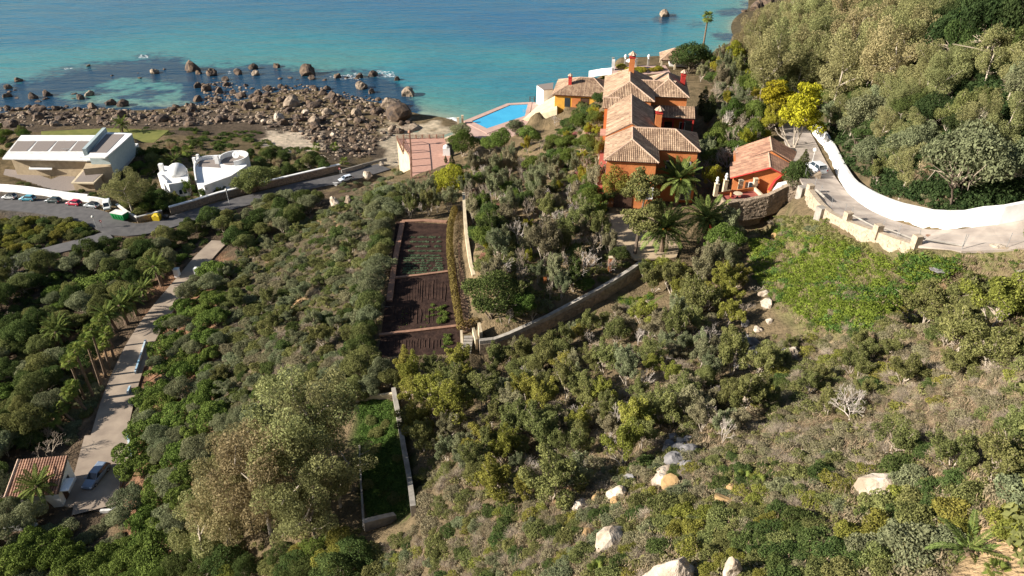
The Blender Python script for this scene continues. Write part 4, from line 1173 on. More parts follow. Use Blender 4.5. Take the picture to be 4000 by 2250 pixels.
sheet("garden_path", pxpoly("1802 790;1818 770;1822 900;1836 1050;1850 1200;1858 1290;1806 1300;1798 1150;1788 960", 32.3), 32.35, M['steppath'], "narrow brown earth path between hedge and garden wall")
gw = [W(1800, 775, 33.4), W(1804, 860, 33.3), W(1812, 960, 33.1), W(1826, 1060, 32.9), W(1838, 1105, 32.8)]
wall_thing("garden_retaining_wall", "long sunlit cream retaining wall beside the earth path", [Vector((p.x + .6, p.y, 32.2)) for p in gw], [2.6, 2.6, 2.5, 2.4, 2.2], .55, M['cream'])
bl = BWL
foot = [Vector((p.x, p.y, p.z - 2.6)) for p in bl]
t = wall_thing("boundary_wall", "long stone boundary wall with pale render top below the villa garden", foot, 2.0, .75, M['stonewall'])
mb = MB(); wall_strip(mb, [p + Vector((0, 0, 2.002)) for p in foot], .62, .62, base=0); mb.build("rendered_top", M['concrete'], t)
stone_pieces(t, foot, 1.9, .75, 100, .3, .6, 'stonewall', side=1)
# steps at the foot of the garden
st = thing("garden_steps", "short flight of stone steps with cream side walls at the foot of the garden", "steps", W(1820, 1345, 32))
a0, a1 = W(1830, 1315, 33.4), W(1822, 1372, 32.0)
for k in range(6):
    p = a0.lerp(a1, k / 5); mb = MB(); mb.box(p.x, p.y, p.z - .3, 1.3, .5, .6); mb.build("step", M['concrete'], st)
for q, (pa, pb, h) in enumerate((((1802, 1300, 33.0), (1806, 1375, 31.8), .5), ((1850, 1312, 33.2), (1862, 1358, 32.0), 1.5))):
    mb = MB(); wall_strip(mb, [W(*pa), W(*pb)], h, .35); mb.build("side_wall", M['cream'], st)
wall_thing("cream_end_wall", "cream wall end beside the steps at the foot of the garden", [W(1872, 1292, 33.2), W(1880, 1330, 32.6)], 1.5, .4, M['cream'])
# lower walled plot
lw_ = [hit(1540, 1545), hit(1560, 1650), hit(1578, 1760), hit(1600, 1880), hit(1618, 2015)]
wall_thing("plot_wall", "pale concrete wall on the uphill side of the shaded lower plot", lw_, [1.4, 1.4, 1.4, 1.3, 1.5], .55, M['concrete'])
wall_thing("plot_wall", "short concrete wall closing the near end of the shaded lower plot", [hit(1425, 2075), hit(1480, 2058), hit(1545, 2030)], [1.6, 1.5, 1.0], .6, M['concrete'])
wall_thing("plot_wall", "low thin concrete edging on the downhill side of the shaded lower plot", [hit(1405, 1750), hit(1412, 1900), hit(1422, 2070)], .5, .2, M['concrete'])
wall_thing("plot_wall", "half hidden cross wall at the far end of the shaded lower plot", [hit(1385, 1572), hit(1540, 1552)], .8, .35, M['cream'])

# ------------------------------------------------------------------ modern house on the left
mh = thing("modern_house", "long low modern house with white flat roofs and gravel panels by the lawn", "house", W(230, 600, 9))
def qp(name, s, z, th, m, parent, slop=None):
    q = [W(*[float(k) for k in t.split()], z) for t in s.split(";")]
    mb = MB(); mb.prism([tuple(p)[:2] for p in q], z - th, z); return mb.build(name, M[m], parent)
zR = 15.0
qp("wall", "40 612;92 545;420 545;360 622", zR - .35, 6.2, 'sandstone', mh)
qp("roof_slab", "8 619;82 528;400 528;374 624;340 626", zR, .34, 'white', mh)
qp("roof_deck", "22 600;70 545;392 545;372 600", zR + .12, .115, 'pink', mh).active_material = M['oldwhite']
for i in range(4):
    x0 = 38 + i * 79; d = 32 * (1 - i * .0)
    qp("gravel_panel", "%d 590;%d 551;%d 551;%d 590" % (x0, x0 + 30, x0 + 104, x0 + 66), zR + .2, .075, 'gravelroof', mh)
qp("upper_block", "345 604;412 515;515 520;470 560;420 604", 17.0, 6.5, 'bluewall', mh)
qp("upper_roof", "310 614;345 606;412 517;517 522;470 565;410 616", 17.3, .28, 'white', mh)
qp("upper_gravel_panel", "350 596;415 524;486 524;416 596", 17.38, .075, 'gravelroof', mh)
fin = [W(333, 598, 17.3), W(412, 514, 17.3)]
mb = MB(); wall_strip(mb, fin, 1.3, 1.0, base=-1.5); mb.build("dividing_fin", M['bluewall'], mh)
qp("front_block", "325 660;345 615;430 612;434 650", 14.0, 5.0, 'sandstone', mh)
qp("side_terrace", "460 640;478 628;540 560;490 560", 11.3, 2.6, 'white', mh)
qp("terrace_floor", "474 624;532 564;492 562", 11.36, .05, 'gravelroof', mh)
qp("garage_roof", "277 714;326 658;432 650;365 716", 12.0, .35, 'cream', mh)
qp("garage_gravel", "290 710;330 663;418 660;362 710", 12.06, .055, 'gravelroof', mh)
qp("garage_wall", "283 712;328 660;426 654;362 714", 11.64, 3.2, 'sandstone', mh)
qp("canopy", "112 660;118 642;210 642;202 660", 11.6, .3, 'white', mh)
for a, b_, z0, h in ((232, 655, 9, 3.2),):
    p = W(a, b_, z0); mb = MB(); mb.box(p.x, p.y - .5, 10.8, 1.3, .2, 3.4); mb.build("door", M['bluepaint'].copy() if False else M['glass'], mh)
for (a, b_) in ((125, 634), (178, 634), (395, 626), (360, 640)):
    p = W(a, b_, 12.2); mb = MB(); mb.box(p.x, p.y - .9, 12.2, .9, .25, 1.3); w_ = mb.build("window", M['wood'], mh)
    mb = MB(); mb.box(p.x, p.y - 1.04, 12.2, .7, .04, 1.1); mb.build("pane", M['glass'], w_)
p = W(255, 588, zR + .2)
mb = MB(); mb.tube([p, p + Vector((0, 0, .5))], .06, 5); mb.tube([p + Vector((-1.2, 0, .5)), p + Vector((1.4, .3, .5))], .05, 5)
for k in range(5): mb.tube([p + Vector((-1 + k * .5, -.4, .5)), p + Vector((-1 + k * .5, .5, .5))], .03, 4)
mb.build("aerial", M['metal'], mh)
sheet("house_forecourt", pxpoly("0 720;20 660;110 668;200 700;290 665;300 760;150 790;0 770", 8.95), 8.95, M['gravelroof'], "grey gravel forecourt of the modern house")
sl = [hit(-60, 745), hit(40, 750), hit(120, 758), hit(200, 770), hit(280, 782), hit(352, 790)]
wall_thing("white_street_wall", "long bright white wall behind the row of parked cars", sl, 2.2, .4, M['white'])
wall_thing("white_street_wall", "short white and tan wall with piers behind the white van", [hit(352, 792), hit(385, 796), hit(415, 802)], 1.7, .5, M['oldwhite'], coping=M['white'])
# lane wall with white coping
cwl = [hit(462, 818), hit(500, 845), hit(540, 868), hit(600, 852), hit(636, 840)]
wall_thing("corner_wall", "low white capped stone wall behind the green skip and yellow bin", cwl, [1.4, 1.3, 1.3, 1.2, 1.2], .5, M['stonewall'], coping=M['oldwhite'], cop_h=.25)
lwl = [hit(668, 838), hit(760, 812), hit(860, 780), hit(960, 756), hit(1060, 732), hit(1160, 708), hit(1260, 684), hit(1330, 668)]
wall_thing("lane_wall", "long stone wall with a white coping above the sunken street", lwl, 2.0, .5, M['stonewall'], coping=M['white'], cop_h=.28, cop_w=.3)
wall_thing("beach_road_wall", "bare stone wall along the street end near the beach", [hit(1335, 680), hit(1420, 655), hit(1510, 632)], 1.3, .4, M['concrete'])

# ------------------------------------------------------------------ white domed house
wh = thing("domed_house", "whitewashed house with a dome, curved parapets and small tile roofs", "house", W(800, 720, 10.5))
zW = 10.3
dq = [W(613, 672, 15.2), W(655, 712, 15.2), W(733, 700, 15.2), W(728, 650, 15.2), W(640, 640, 15.2)]
mb = MB(); mb.prism([tuple(p)[:2] for p in dq], zW - 1.5, 14.6); mb.build("domed_wing", M['white'], wh)
p = W(692, 668, 15.5)
mb = MB(); mb.lathe([(2.6, 14.6), (2.55, 15.6), (2.35, 16.3), (1.9, 17.0), (1.2, 17.5), (.4, 17.75), (.02, 17.78)], p.x, p.y, 24); mb.build("dome", M['white'], wh, True)
p = W(634, 668, 14.6); mb = MB(); mb.prism([(p.x - .55, p.y - .5), (p.x + .55, p.y - .5), (p.x + .55, p.y + .5), (p.x - .55, p.y + .5)], 14.0, 16.8); mb.build("chimney", M['white'], wh)
mb = MB(); q = [W(618, 676, 15.2), W(652, 708, 15.2)]; wall_strip(mb, [Vector((k.x, k.y, 14.6)) for k in q], .6, .3, base=0); mb.build("parapet", M['white'], wh)
A_, B_ = W(660, 722, 12.0), W(716, 712, 12.0); C2, D_ = W(712, 702, 13.4), W(664, 713, 13.4)
ex = (B_ - A_).normalized(); nn = ex.cross(D_ - A_).normalized(); ey = nn.cross(ex)
slope([(0, 0), ((B_ - A_).length, 0), ((B_ - A_).length, (D_ - A_).length), (0, (D_ - A_).length)], A_, ex, ey, "w", wh, sp=.5, r=.17)
mq = [W(758, 640, 16.2), W(764, 700, 16.2), W(800, 738, 14.0), W(905, 700, 14.0), W(962, 640, 15.5), W(955, 600, 15.5), W(870, 610, 15.5), W(785, 618, 15.5)]
mb = MB(); mb.prism([tuple(p)[:2] for p in mq], zW - 1.5, 15.0); mb.build("main_block", M['white'], wh)
par_l = [Vector((p.x, p.y, 15.0)) for p in (mq[1], mq[0], mq[7], mq[6])]
mb = MB(); wall_strip(mb, subdiv(par_l, 1.0), .9, .35, base=0.003); mb.build("parapet", M['white'], wh)
cc = W(915, 622, 15.5); mb = MB(); rr = 4.0
arcp = [Vector((cc.x + rr * math.cos(t), cc.y + rr * .9 * math.sin(t), 15.0)) for t in np.linspace(-1.3, 3.6, 22)]
wall_strip(mb, arcp, [1.3 + .5 * math.sin(i / 21 * math.pi) for i in range(22)], .35, base=-4.5); mb.build("round_parapet", M['white'], wh)
mb = MB(); mb.lathe([(3.7, 15.003), (3.7, 15.2)], cc.x, cc.y, 24, 0, 1, .9); mb.build("roof_terrace", M['gravelroof'], wh)
tq = [W(775, 650, 15.05), W(780, 628, 15.05), W(850, 622, 15.05), W(860, 655, 15.05)]
mb = MB(); mb.prism([tuple(p)[:2] for p in tq], 15.003, 15.12); mb.build("roof_terrace", M['gravelroof'], wh)
for (a, b_, w_, h) in ((851, 640, 1.1, 3.2), (763, 640, .8, 2.4), (776, 626, .7, 2.2)):
    p = W(a, b_, 15.0); mb = MB(); mb.prism([(p.x - w_ / 2, p.y - .4), (p.x + w_ / 2, p.y - .4), (p.x + w_ / 2, p.y + .4), (p.x - w_ / 2, p.y + .4)], 14.9, 15 + h * .8); mb.build("chimney", M['white'], wh)
p = W(922, 605, 16.4); mb = MB()
mb.lathe([(.05, 0), (.6, .08), (1.05, .28), (1.02, .3), (.55, .12), (.02, .05)], 0, 0, 20)
mb.v = [tuple(Matrix.Rotation(math.radians(62), 3, 'X') @ Vector(v) + p) for v in mb.v]; d_ = mb.build("satellite_dish", M['white'], wh, True)
mb = MB(); mb.tube([p + Vector((0, .1, 0)), Vector((p.x, p.y + .2, 15.0))], .06, 5); mb.build("mast", M['metal'], d_)
fq = [W(800, 755, 12.4), W(850, 742, 12.4), W(862, 700, 12.4), W(805, 700, 12.4)]
mb = MB(); mb.prism([tuple(p)[:2] for p in fq], zW - 1.5, 12.6); mb.build("front_wing", M['white'], wh)
fq = [W(893, 760, 11.6), W(905, 720, 11.6), W(865, 730, 11.6), W(845, 752, 11.6)]
mb = MB(); mb.prism([tuple(p)[:2] for p in fq], zW - 1.5, 12.3); mb.build("low_wing", M['white'], wh)
def arched(parent, c, w, h, nrm=Vector((0, -1, 0))):
    s = Vector((-nrm.y, nrm.x, 0)); pts_ = [c - s * w / 2, c + s * w / 2] + [c + s * (w / 2 * math.cos(t)) + Vector((0, 0, h + w / 2 * math.sin(t))) for t in np.linspace(0, math.pi, 8)]
    mb = MB(); n = len(pts_); mb.add([p + nrm * .05 for p in pts_] + [p - nrm * .3 for p in pts_], [list(range(n)), list(range(2 * n - 1, n - 1, -1))] + [[i, n + i, n + (i + 1) % n, (i + 1) % n] for i in range(n)])
    return mb.build("arched_window", M['glass'], parent)
for (a, b_, z) in ((666, 738, 10.4), (700, 733, 10.4), (711, 730, 10.4)):
    arched(wh, W(a, b_, z) + Vector((0, -.4, .3)), .8, .9)
p0, p1 = dq[1], dq[2]
dd = (p1 - p0); dd.z = 0; nrm = Vector((dd.y, -dd.x, 0)).normalized()
for t_ in (.2, .5, .72): arched(wh, Vector((p0.x, p0.y, 11.2)) + Vector((dd.x, dd.y, 0)) * t_, .8, .9, nrm)
p0, p1 = fq[3], fq[0]
for (a, b_, c_, t_) in ((mq[1], mq[2], 11.3, .5), (mq[2], mq[3], 11.0, .3), (mq[2], mq[3], 11.0, .7), (mq[3], mq[4], 11.5, .5)):
    dd = b_ - a; dd.z = 0; nrm = Vector((dd.y, -dd.x, 0)).normalized(); arched(wh, Vector((a.x, a.y, c_)) + dd * t_, 1.0, 1.2, nrm)
A_, B_ = W(937, 762, 11.6), W(985, 752, 11.6); C2, D_ = W(977, 732, 13.0), W(925, 742, 13.0)
lodge = thing("tiled_porch", "small yellowish tiled porch roof beside the lane wall", "porch", W(950, 752, 11))
ex = (B_ - A_).normalized(); nn = ex.cross(D_ - A_).normalized(); ey = nn.cross(ex)
slope([(0, 0), ((B_ - A_).length, 0), ((B_ - A_).length, (D_ - A_).length), (0, (D_ - A_).length)], A_, ex, ey, "w", lodge, sp=.42, r=.15)
mb = MB(); mb.prism([tuple(p)[:2] for p in (A_.lerp(C2, .08), B_.lerp(D_, .08), C2, D_)], 8.5, 11.55); mb.build("wall", M['oldwhite'], lodge)

# ------------------------------------------------------------------ tiled outbuilding bottom left
sh = thing("tiled_outbuilding", "white outbuilding with a red tiled mono pitch roof beside the car park", "outbuilding", W(140, 1950, 15))
A_, B_, C2, D_ = W(20, 1945, 17.6), W(228, 1928, 17.6), W(266, 1780, 19.6), W(74, 1796, 19.6)
ex = (B_ - A_).normalized(); nn = ex.cross(D_ - A_).normalized(); ey = nn.cross(ex)
pl = [((p - A_).dot(ex), (p - A_).dot(ey)) for p in (A_, B_, C2, D_)]
slope(pl, A_, ex, ey, "shed", sh, 'tilered', sp=.36, course=.42, r=.14)
ridge_caps(sh, A_ + Vector((0, 0, .1)), D_ + Vector((0, 0, .1)), 'ridge', .2)
cen = (A_ + B_ + C2 + D_) / 4
ins = [p.lerp(cen, .06) for p in (A_, B_, C2, D_)]
mb = MB(); mb.prism([tuple(p)[:2] for p in ins], 13.5, [p.z - .22 for p in ins]); mb.build("wall", M['white'], sh)
p = (ins[1] + ins[2]) / 2
dd = (ins[2] - ins[1]); dd.z = 0; nrm = Vector((dd.y, -dd.x, 0)).normalized(); ang = math.atan2(dd.y, dd.x)
for t_, w_, h_, z_, nm in ((.3, 1.0, 2.1, 16.1, "door"), (.62, 1.0, 1.0, 16.9, "window")):
    q = ins[1].lerp(ins[2], t_) + nrm * .03; mb = MB(); mb.box(q.x, q.y, z_, w_, .12, h_, ang); mb.build(nm, M['wood'] if nm == "door" else M['glass'], sh)
q = ins[1].lerp(ins[2], .3) + nrm * .7; mb = MB(); mb.box(q.x, q.y, 17.5, 2.4, 1.3, .14, ang); mb.build("door_canopy", M['white'], sh)
wall_thing("car_park_kerb", "white rounded kerb wall at the near end of the car park", [hit(395, 2002), hit(430, 2000), hit(458, 1990)], .5, .4, M['oldwhite'])
wall_thing("low_white_wall", "low white wall half hidden under trees below the outbuilding", [hit(20, 2075), hit(90, 2068), hit(150, 2058)], .7, .4, M['oldwhite'])
for i, s in enumerate(("572 1340;553 1400;532 1465", "512 1520;502 1545", "500 1690;508 1740;516 1800", "725 1148;700 1165")):
    wall_thing("blue_mosaic_wall", ["low blue and white wall along the bend of the driveway", "short blue and white wall piece between the pines", "low blue and white wall beside the car park", "short white wall piece below the gate"][i], hitline(s), .8, .3, M['bluepaint'], group="low mosaic walls along the driveway")
for i, (a, b_) in enumerate(((695, 1080), (775, 1078))):
    p = hit(a, b_); t = thing("gate_pillar", ["white gate pillar on the seaward side of the driveway entrance", "white gate pillar on the hill side of the driveway entrance"][i], "pillar", p)
    mb = MB(); mb.box(p.x, p.y, p.z + .8, 1.0, 1.0, 2.0); mb.box(p.x, p.y, p.z + 1.88, 1.15, 1.15, .14); mb.build("shaft", M['white'], t)

# ------------------------------------------------------------------ white wall and ruined parapet along the hill road
bs = "3171 515;3218 566;3249 616;3280 686;3315 756;3345 783;3388 807;3440 830;3505 853;3560 868;3621 881;3738 888;3815 886;3893 881;4000 861;4120 835"
hwl = []
for s in bs.split(";"):
    a, b_ = [float(q) for q in s.split()]
    h_ = hit(a, b_); h_ = h_ if h_ else W(a, b_, 57)
    d, zr = line_d(np.array([h_.x]), np.array([h_.y]), ROADS['hill'][0]); hwl.append(Vector((h_.x, h_.y, float(zr[0]))))
hwl = subdiv(hwl, 1.5)
wall_thing("white_road_wall", "tall smooth white wall sweeping round the bend of the hill road", hwl, 2.35, .5, M['white'])
rl = ROADS['hill'][0]
near = []
for i, p in enumerate(rl):
    d = rl[min(i + 1, len(rl) - 1)] - rl[max(i - 1, 0)]; d.z = 0; d.normalize(); s = Vector((-d.y, d.x, 0))
    near.append(p - Vector((d.y, -d.x, 0)) * -1 * 0)
def road_edge(px, off):
    """point on the near edge of the hill road at about this pixel column"""
    best = min(range(len(rl)), key=lambda i: abs(to_px(*rl[i])[0] - px))
    d = rl[min(best + 1, len(rl) - 1)] - rl[max(best - 1, 0)]; d.z = 0; d.normalize()
    return rl[best] + Vector((d.y, -d.x, 0)) * off
side = 1
rp_ = [road_edge(x, side * 2.9) for x in (3235, 3290, 3340, 3400, 3460, 3530, 3600, 3650)]
pb = [Vector((p.x, p.y, p.z - 1.9)) for p in rp_]
rpt = thing("ruined_parapet", "broken stone parapet with stubs of pillars along the hill road", "wall", pb[0])
hh = [2.5, 2.2, 1.9, 2.0, 2.2, 2.2, 2.0, 1.9]
mb = MB(); wall_strip(mb, pb, hh, .8); mb.build("wall_body", M['stone'], rpt)
stone_pieces(rpt, pb, hh, .8, 150, .25, .5, 'stone', side=1 if True else -1)
for i, x in enumerate((3235, 3392, 3500, 3628)):
    p = road_edge(x, side * 2.9); mb = MB(); mb.box(p.x, p.y, p.z + .3, .85, .85, 1.9, .2); mb.build("pillar_stub", M['stone'], rpt)
for i, x in enumerate((3222, 3305)):
    p = road_edge(x, side * 3.5); mb = MB(); mb.box(p.x, p.y, p.z - 1.6, .9, 1.2, 3.6, .3); mb.build("buttress", M['concrete'], rpt)
for (xa, xb, za, zb) in ((3395, 3490, .9, .1), (3505, 3618, .9, .1), (3632, 3720, .8, 0.1)):
    a, b_ = road_edge(xa, side * 2.6), road_edge(xb, side * 1.9); mb = MB(); mb.tube([a + Vector((0, 0, za)), b_ + Vector((0, 0, zb))], .13, 4)
    tag(mb.build("fallen_beam", M['concrete']), ["fallen concrete beam by the first pillar stub", "fallen concrete beam between the middle pillar stubs", "fallen concrete beam past the last pillar stub"][[3395, 3505, 3632].index(xa)], "beam")
a, b_ = W(3188, 742, 50.0), W(3222, 772, 51.0); mb = MB(); mb.tube([a, b_], .2, 4); tag(mb.build("leaning_beam", M['concrete']), "concrete beam leaning on the tall buttress at the road edge", "beam")
bt = thing("buttress_tower", "pale rendered buttress tower at the corner of the hill road", "buttress", W(3205, 815, 46))
q = [W(3180, 775, 49.5), W(3222, 772, 49.5), W(3226, 795, 49.5), W(3186, 800, 49.5)]
mb = MB(); mb.prism([tuple(p)[:2] for p in q], 43, 49.6); mb.build("tower", M['concrete'], bt)
fence = thing("wire_fence", "thin grey wire fence posts along the near edge of the hill road", "fence", rp_[0])
fpx = [(3200, 2.2), (3228, 1.8), (3255, 2.0), (3305, 2.2), (3365, 2.3), (3415, 2.4), (3485, 2.4), (3550, 2.5), (3635, 2.6), (3715, 2.6), (3810, 2.6), (3875, 2.6), (3960, 2.7)]
fp = [road_edge(x, side * o) for x, o in fpx]
for p in fp:
    mb = MB(); lean = R.uniform(-.15, .2); mb.tube([p, p + Vector((lean, 0, 1.9))], .035, 5); mb.build("post", M['metal'], fence)
for z in (.7, 1.6):
    mb = MB(); mb.tube([p + Vector((0, 0, z)) for p in fp], .009, 3); mb.build("wire", M['metal'], fence)
p = road_edge(3672, -side * .6); mb = MB(); mb.lathe([(.38, p.z + .005), (.36, p.z + .03)], p.x, p.y, 14); tag(mb.build("manhole_cover", M['brickedge']), "small round brown manhole cover by the white road wall", "manhole cover")

# ------------------------------------------------------------------ vehicles and street furniture
def paintmat(name, c, rough=0.3):
    return mat(name, c, tuple(x * .92 for x in c), 1.5, rough, spec=0.5, obj=True)
def loft(mb, secs, mi=0):
    """secs: rings of equal length"""
    n = len(secs[0]); b_ = len(mb.v)
    for s in secs: mb.v += [tuple(p) for p in s]
    for i in range(len(secs) - 1):
        for k in range(n):
            mb.f.append([b_ + i * n + k, b_ + i * n + (k + 1) % n, b_ + (i + 1) * n + (k + 1) % n, b_ + (i + 1) * n + k]); mb.m.append(mi)
    mb.f.append([b_ + k for k in range(n)][::-1]); mb.m.append(mi)
    mb.f.append([b_ + (len(secs) - 1) * n + k for k in range(n)]); mb.m.append(mi)
def car(label, p, heading, col, L_=4.1, Wd=1.75, H=1.48, kind="hatch", roof=None, group=None, name="parked_car", cat="car"):
    t = thing(name, label, cat, p, heading, group)
    def ch(nm, mb, m, par=None, sm=False, bev=0):
        o = bpy.data.objects.new(nm, mb.mesh(nm, m, sm)); COL.objects.link(o); o.parent = par or t
        if bev:
            b_ = o.modifiers.new("bevel", 'BEVEL'); b_.width = bev; b_.segments = 2; b_.limit_method = 'ANGLE'
        return o
    pm = paintmat("paint_%d_%d_%d" % tuple(int(c * 100) for c in col), col)
    h = Wd / 2; F_ = L_ / 2; belt = .62 * H
    if kind == "van": prof = [(-F_, .32, .95), (-F_ + .15, .28, 1.02), (F_ * .55, .28, 1.06), (F_ * .86, .28, .98), (F_, .35, .82)]
    else: prof = [(-F_, .36, belt * .95), (-F_ + .2, .26, belt), (-.2, .24, belt), (F_ * .42, .24, belt * .98), (F_ * .8, .26, belt * .84), (F_ - .08, .30, belt * .70), (F_, .38, belt * .55)]
    mb = MB(); secs = []
    for x, z0, z1 in prof:
        w_ = h * (1 - .13 * max(0, abs(x) / F_ - .7) / .3)
        secs.append([(x, -w_ * .93, z0), (x, w_ * .93, z0), (x, w_, z0 + .25 * (z1 - z0)), (x, w_ * .97, z0 + .8 * (z1 - z0)), (x, w_ * .86, z1), (x, -w_ * .86, z1), (x, -w_ * .97, z0 + .8 * (z1 - z0)), (x, -w_, z0 + .25 * (z1 - z0))])
    loft(mb, secs); body = ch("body", mb, pm, sm=False, bev=.03)
    if kind == "van": gx = (-F_ + .02, -F_ + .08, F_ * .42, F_ * .72)
    elif kind == "estate": gx = (-F_ + .12, -F_ + .45, F_ * .12, F_ * .45)
    else: gx = (-F_ + .1, -F_ + .55, F_ * .12, F_ * .46)
    zb = (1.0 if kind == "van" else belt - .02)
    mb = MB(); wb, wt = h * .86, h * .70 if kind != "van" else h * .8
    loft(mb, [[(gx[0], -wb, zb), (gx[3], -wb, zb), (gx[3], wb, zb), (gx[0], wb, zb)], [(gx[1], -wt, H - .06), (gx[2], -wt, H - .06), (gx[2], wt, H - .06), (gx[1], wt, H - .06)]])
    gl = ch("windows", mb, M['glass'])
    mb = MB(); e = .05
    loft(mb, [[(gx[1] - e, -wt - e, H - .065), (gx[2] + e, -wt - e, H - .065), (gx[2] + e, wt + e, H - .065), (gx[1] - e, wt + e, H - .065)], [(gx[1] + .1, -wt + .1, H), (gx[2] - .1, -wt + .1, H), (gx[2] - .1, wt - .1, H), (gx[1] + .1, wt - .1, H)]])
    ch("roof", mb, roof or pm)
    for s in (-1, 1):                                         # pillars
        for (xa, xb) in ((gx[0], gx[1]), ((gx[0] + gx[3]) / 2 - .1, (gx[1] + gx[2]) / 2), (gx[3], gx[2])):
            mb = MB(); mb.tube([(xa, s * wb, zb), (xb, s * wt, H - .06)], .05, 4); ch("pillar", mb, pm)
        mb = MB(); mb.box(gx[3] - .1, s * (h + .08), zb + .05, .16, .2, .13); ch("wing_mirror", mb, pm)
        mb = MB(); mb.box(F_ - .12, s * h * .68, belt * .62, .22, .34, .14, s * -.3); ch("headlight", mb, M['lens'])
        mb = MB(); mb.box(-F_ + .06, s * h * .8, belt * .78, .14, .22, .26); ch("tail_light", mb, M['lensred'])
    if kind == "van":
        mb = MB(); loft(mb, [[(-F_ + .3, -wb - .012, zb), (0, -wb - .012, zb), (0, wb + .012, zb), (-F_ + .3, wb + .012, zb)], [(-F_ + .34, -wt - .012, H - .07), (0, -wt - .012, H - .07), (0, wt + .012, H - .07), (-F_ + .34, wt + .012, H - .07)]]); ch("side_panel", mb, pm)
    mb = MB(); mb.box(F_ - .03, 0, .42, .12, Wd * .82, .18); ch("front_bumper", mb, M['black'] if kind != "estate" else pm, bev=.03)
    mb = MB(); mb.box(-F_ + .02, 0, .45, .12, Wd * .82, .2); ch("rear_bumper", mb, M['black'] if kind != "estate" else pm, bev=.03)
    mb = MB(); mb.box(-F_ - .03, 0, .62, .03, .5, .11); ch("number_plate", mb, M['oldwhite'])
    for x in (-L_ * .31, L_ * .31):
        for s in (-1, 1):
            mb = MB(); prof_ = []
            for k in range(14):
                a = 2 * math.pi * k / 14; prof_.append((math.cos(a), math.sin(a)))
            ring = lambda y, r_: [(x + r_ * c_, y, .31 + r_ * q_) for c_, q_ in prof_]
            loft(mb, [ring(s * (h - .2), .30), ring(s * (h - .17), .315), ring(s * (h - .02), .315), ring(s * (h + .0), .29)])
            wl = ch("wheel", mb, M['tyre'])
            mb = MB(); loft(mb, [ring(s * (h - .03), .19), ring(s * (h + .012), .185)]); o = ch("rim", mb, M['alloy'], wl)
    return t
def on_road(px, py, key):
    p = hit(px, py); d, z = line_d(np.array([p.x]), np.array([p.y]), ROADS[key][0])
    return Vector((p.x, p.y, float(z[0]) + .005))
st_dir = ROADS['street'][0]
def road_dir(p, key):
    ln = ROADS[key][0]; i = min(range(len(ln)), key=lambda k: (ln[k] - p).length)
    d = ln[min(i + 1, len(ln) - 1)] - ln[max(i - 1, 0)]; return math.atan2(d.y, d.x)
gcar = "cars parked along the white street wall"
for (px, py, col, kind, L_, lab, roof) in (
    (42, 779, (.62, .62, .60), "hatch", 3.6, "small white hatchback with a dark roof, seaward end of the parked row", M['black']),
    (112, 785, (.10, .33, .42), "hatch", 4.1, "teal blue hatchback parked between the white and the dark green cars", None),
    (212, 793, (.035, .055, .055), "hatch", 4.1, "dark green hatchback parked beside the white street wall", None),
    (292, 803, (.45, .02, .05), "hatch", 4.0, "red hatchback parked along the white street wall", None),
    (362, 812, (.30, .32, .33), "hatch", 4.1, "silver grey hatchback parked next to the white van", M['black'])):
    p = on_road(px, py, 'street'); car(lab, p, road_dir(p, 'street') + math.pi + .10, col, L_, 1.72, 1.48, kind, roof, gcar)
p = on_road(424, 818, 'street'); car("small white van parked across the end of the car row", p, road_dir(p, 'street') - .75, (.72, .73, .72), 4.0, 1.75, 1.95, "van", None, None, "parked_van", "van")
p = on_road(1352, 708, 'street'); car("pale silver car on the sunken street near the beach", p, road_dir(p, 'street') + math.pi - .1, (.60, .66, .74), 4.2, 1.78, 1.5, "hatch", None, None, "car", "car")
p = on_road(3183, 672, 'hill'); d_ = road_dir(p, 'hill'); car("white off roader seen from behind on the hill road", p, math.radians(102), (.66, .68, .70), 4.3, 1.85, 1.72, "estate", None, None, "off_roader", "car")
p = W(380, 1868, 15.04); car("blue grey estate car standing in the shade of the car park", p, math.radians(-97), (.20, .25, .33), 4.75, 1.8, 1.5, "estate", None, None, "estate_car", "car")

p = on_road(474, 858, 'street')
sk = thing("waste_skip", "big green waste skip with white lids on the street corner", "skip", p, math.radians(-18))
def lch(par, nm, mb, m):
    o = bpy.data.objects.new(nm, mb.mesh(nm, m)); COL.objects.link(o); o.parent = par; return o
mb = MB(); loft(mb, [[(-1.7, -.8, .1), (1.7, -.8, .1), (1.7, .8, .1), (-1.7, .8, .1)], [(-2.0, -1.05, 1.75), (2.0, -1.05, 1.75), (2.0, 1.05, 1.75), (-2.0, 1.05, 1.75)]]); lch(sk, "bin_body", mb, M['green'])
for k in range(2):
    mb = MB(); mb.box(-1 + 2 * k, 0, 1.83, 1.95, 2.1, .12); lch(sk, "lid", mb, M['oldwhite'])
for k in (-1.3, -.45, .45, 1.3):
    mb = MB(); mb.box(k, -1.0, .95, .1, .12, 1.3); lch(sk, "rib", mb, M['green'])
p = hit(616, 862)
yb = thing("recycling_bin", "yellow recycling bin against the white capped corner wall", "recycling bin", p)
mb = MB(); loft(mb, [[(-.8, -.65, .05), (.8, -.65, .05), (.8, .65, .05), (-.8, .65, .05)], [(-.95, -.75, 1.5), (.95, -.75, 1.5), (.95, .75, 1.5), (-.95, .75, 1.5)], [(-.5, -.4, 2.0), (.5, -.4, 2.0), (.5, .4, 2.0), (-.5, .4, 2.0)]]); lch(yb, "bin_body", mb, M['bankyellow'])
mb = MB(); mb.box(0, -.66, 1.55, .5, .12, .3); lch(yb, "slot", mb, M['black'])
p = hit(652, 858); db = thing("black_bin", "low black wheeled bin beside the yellow recycling bin", "bin", p)
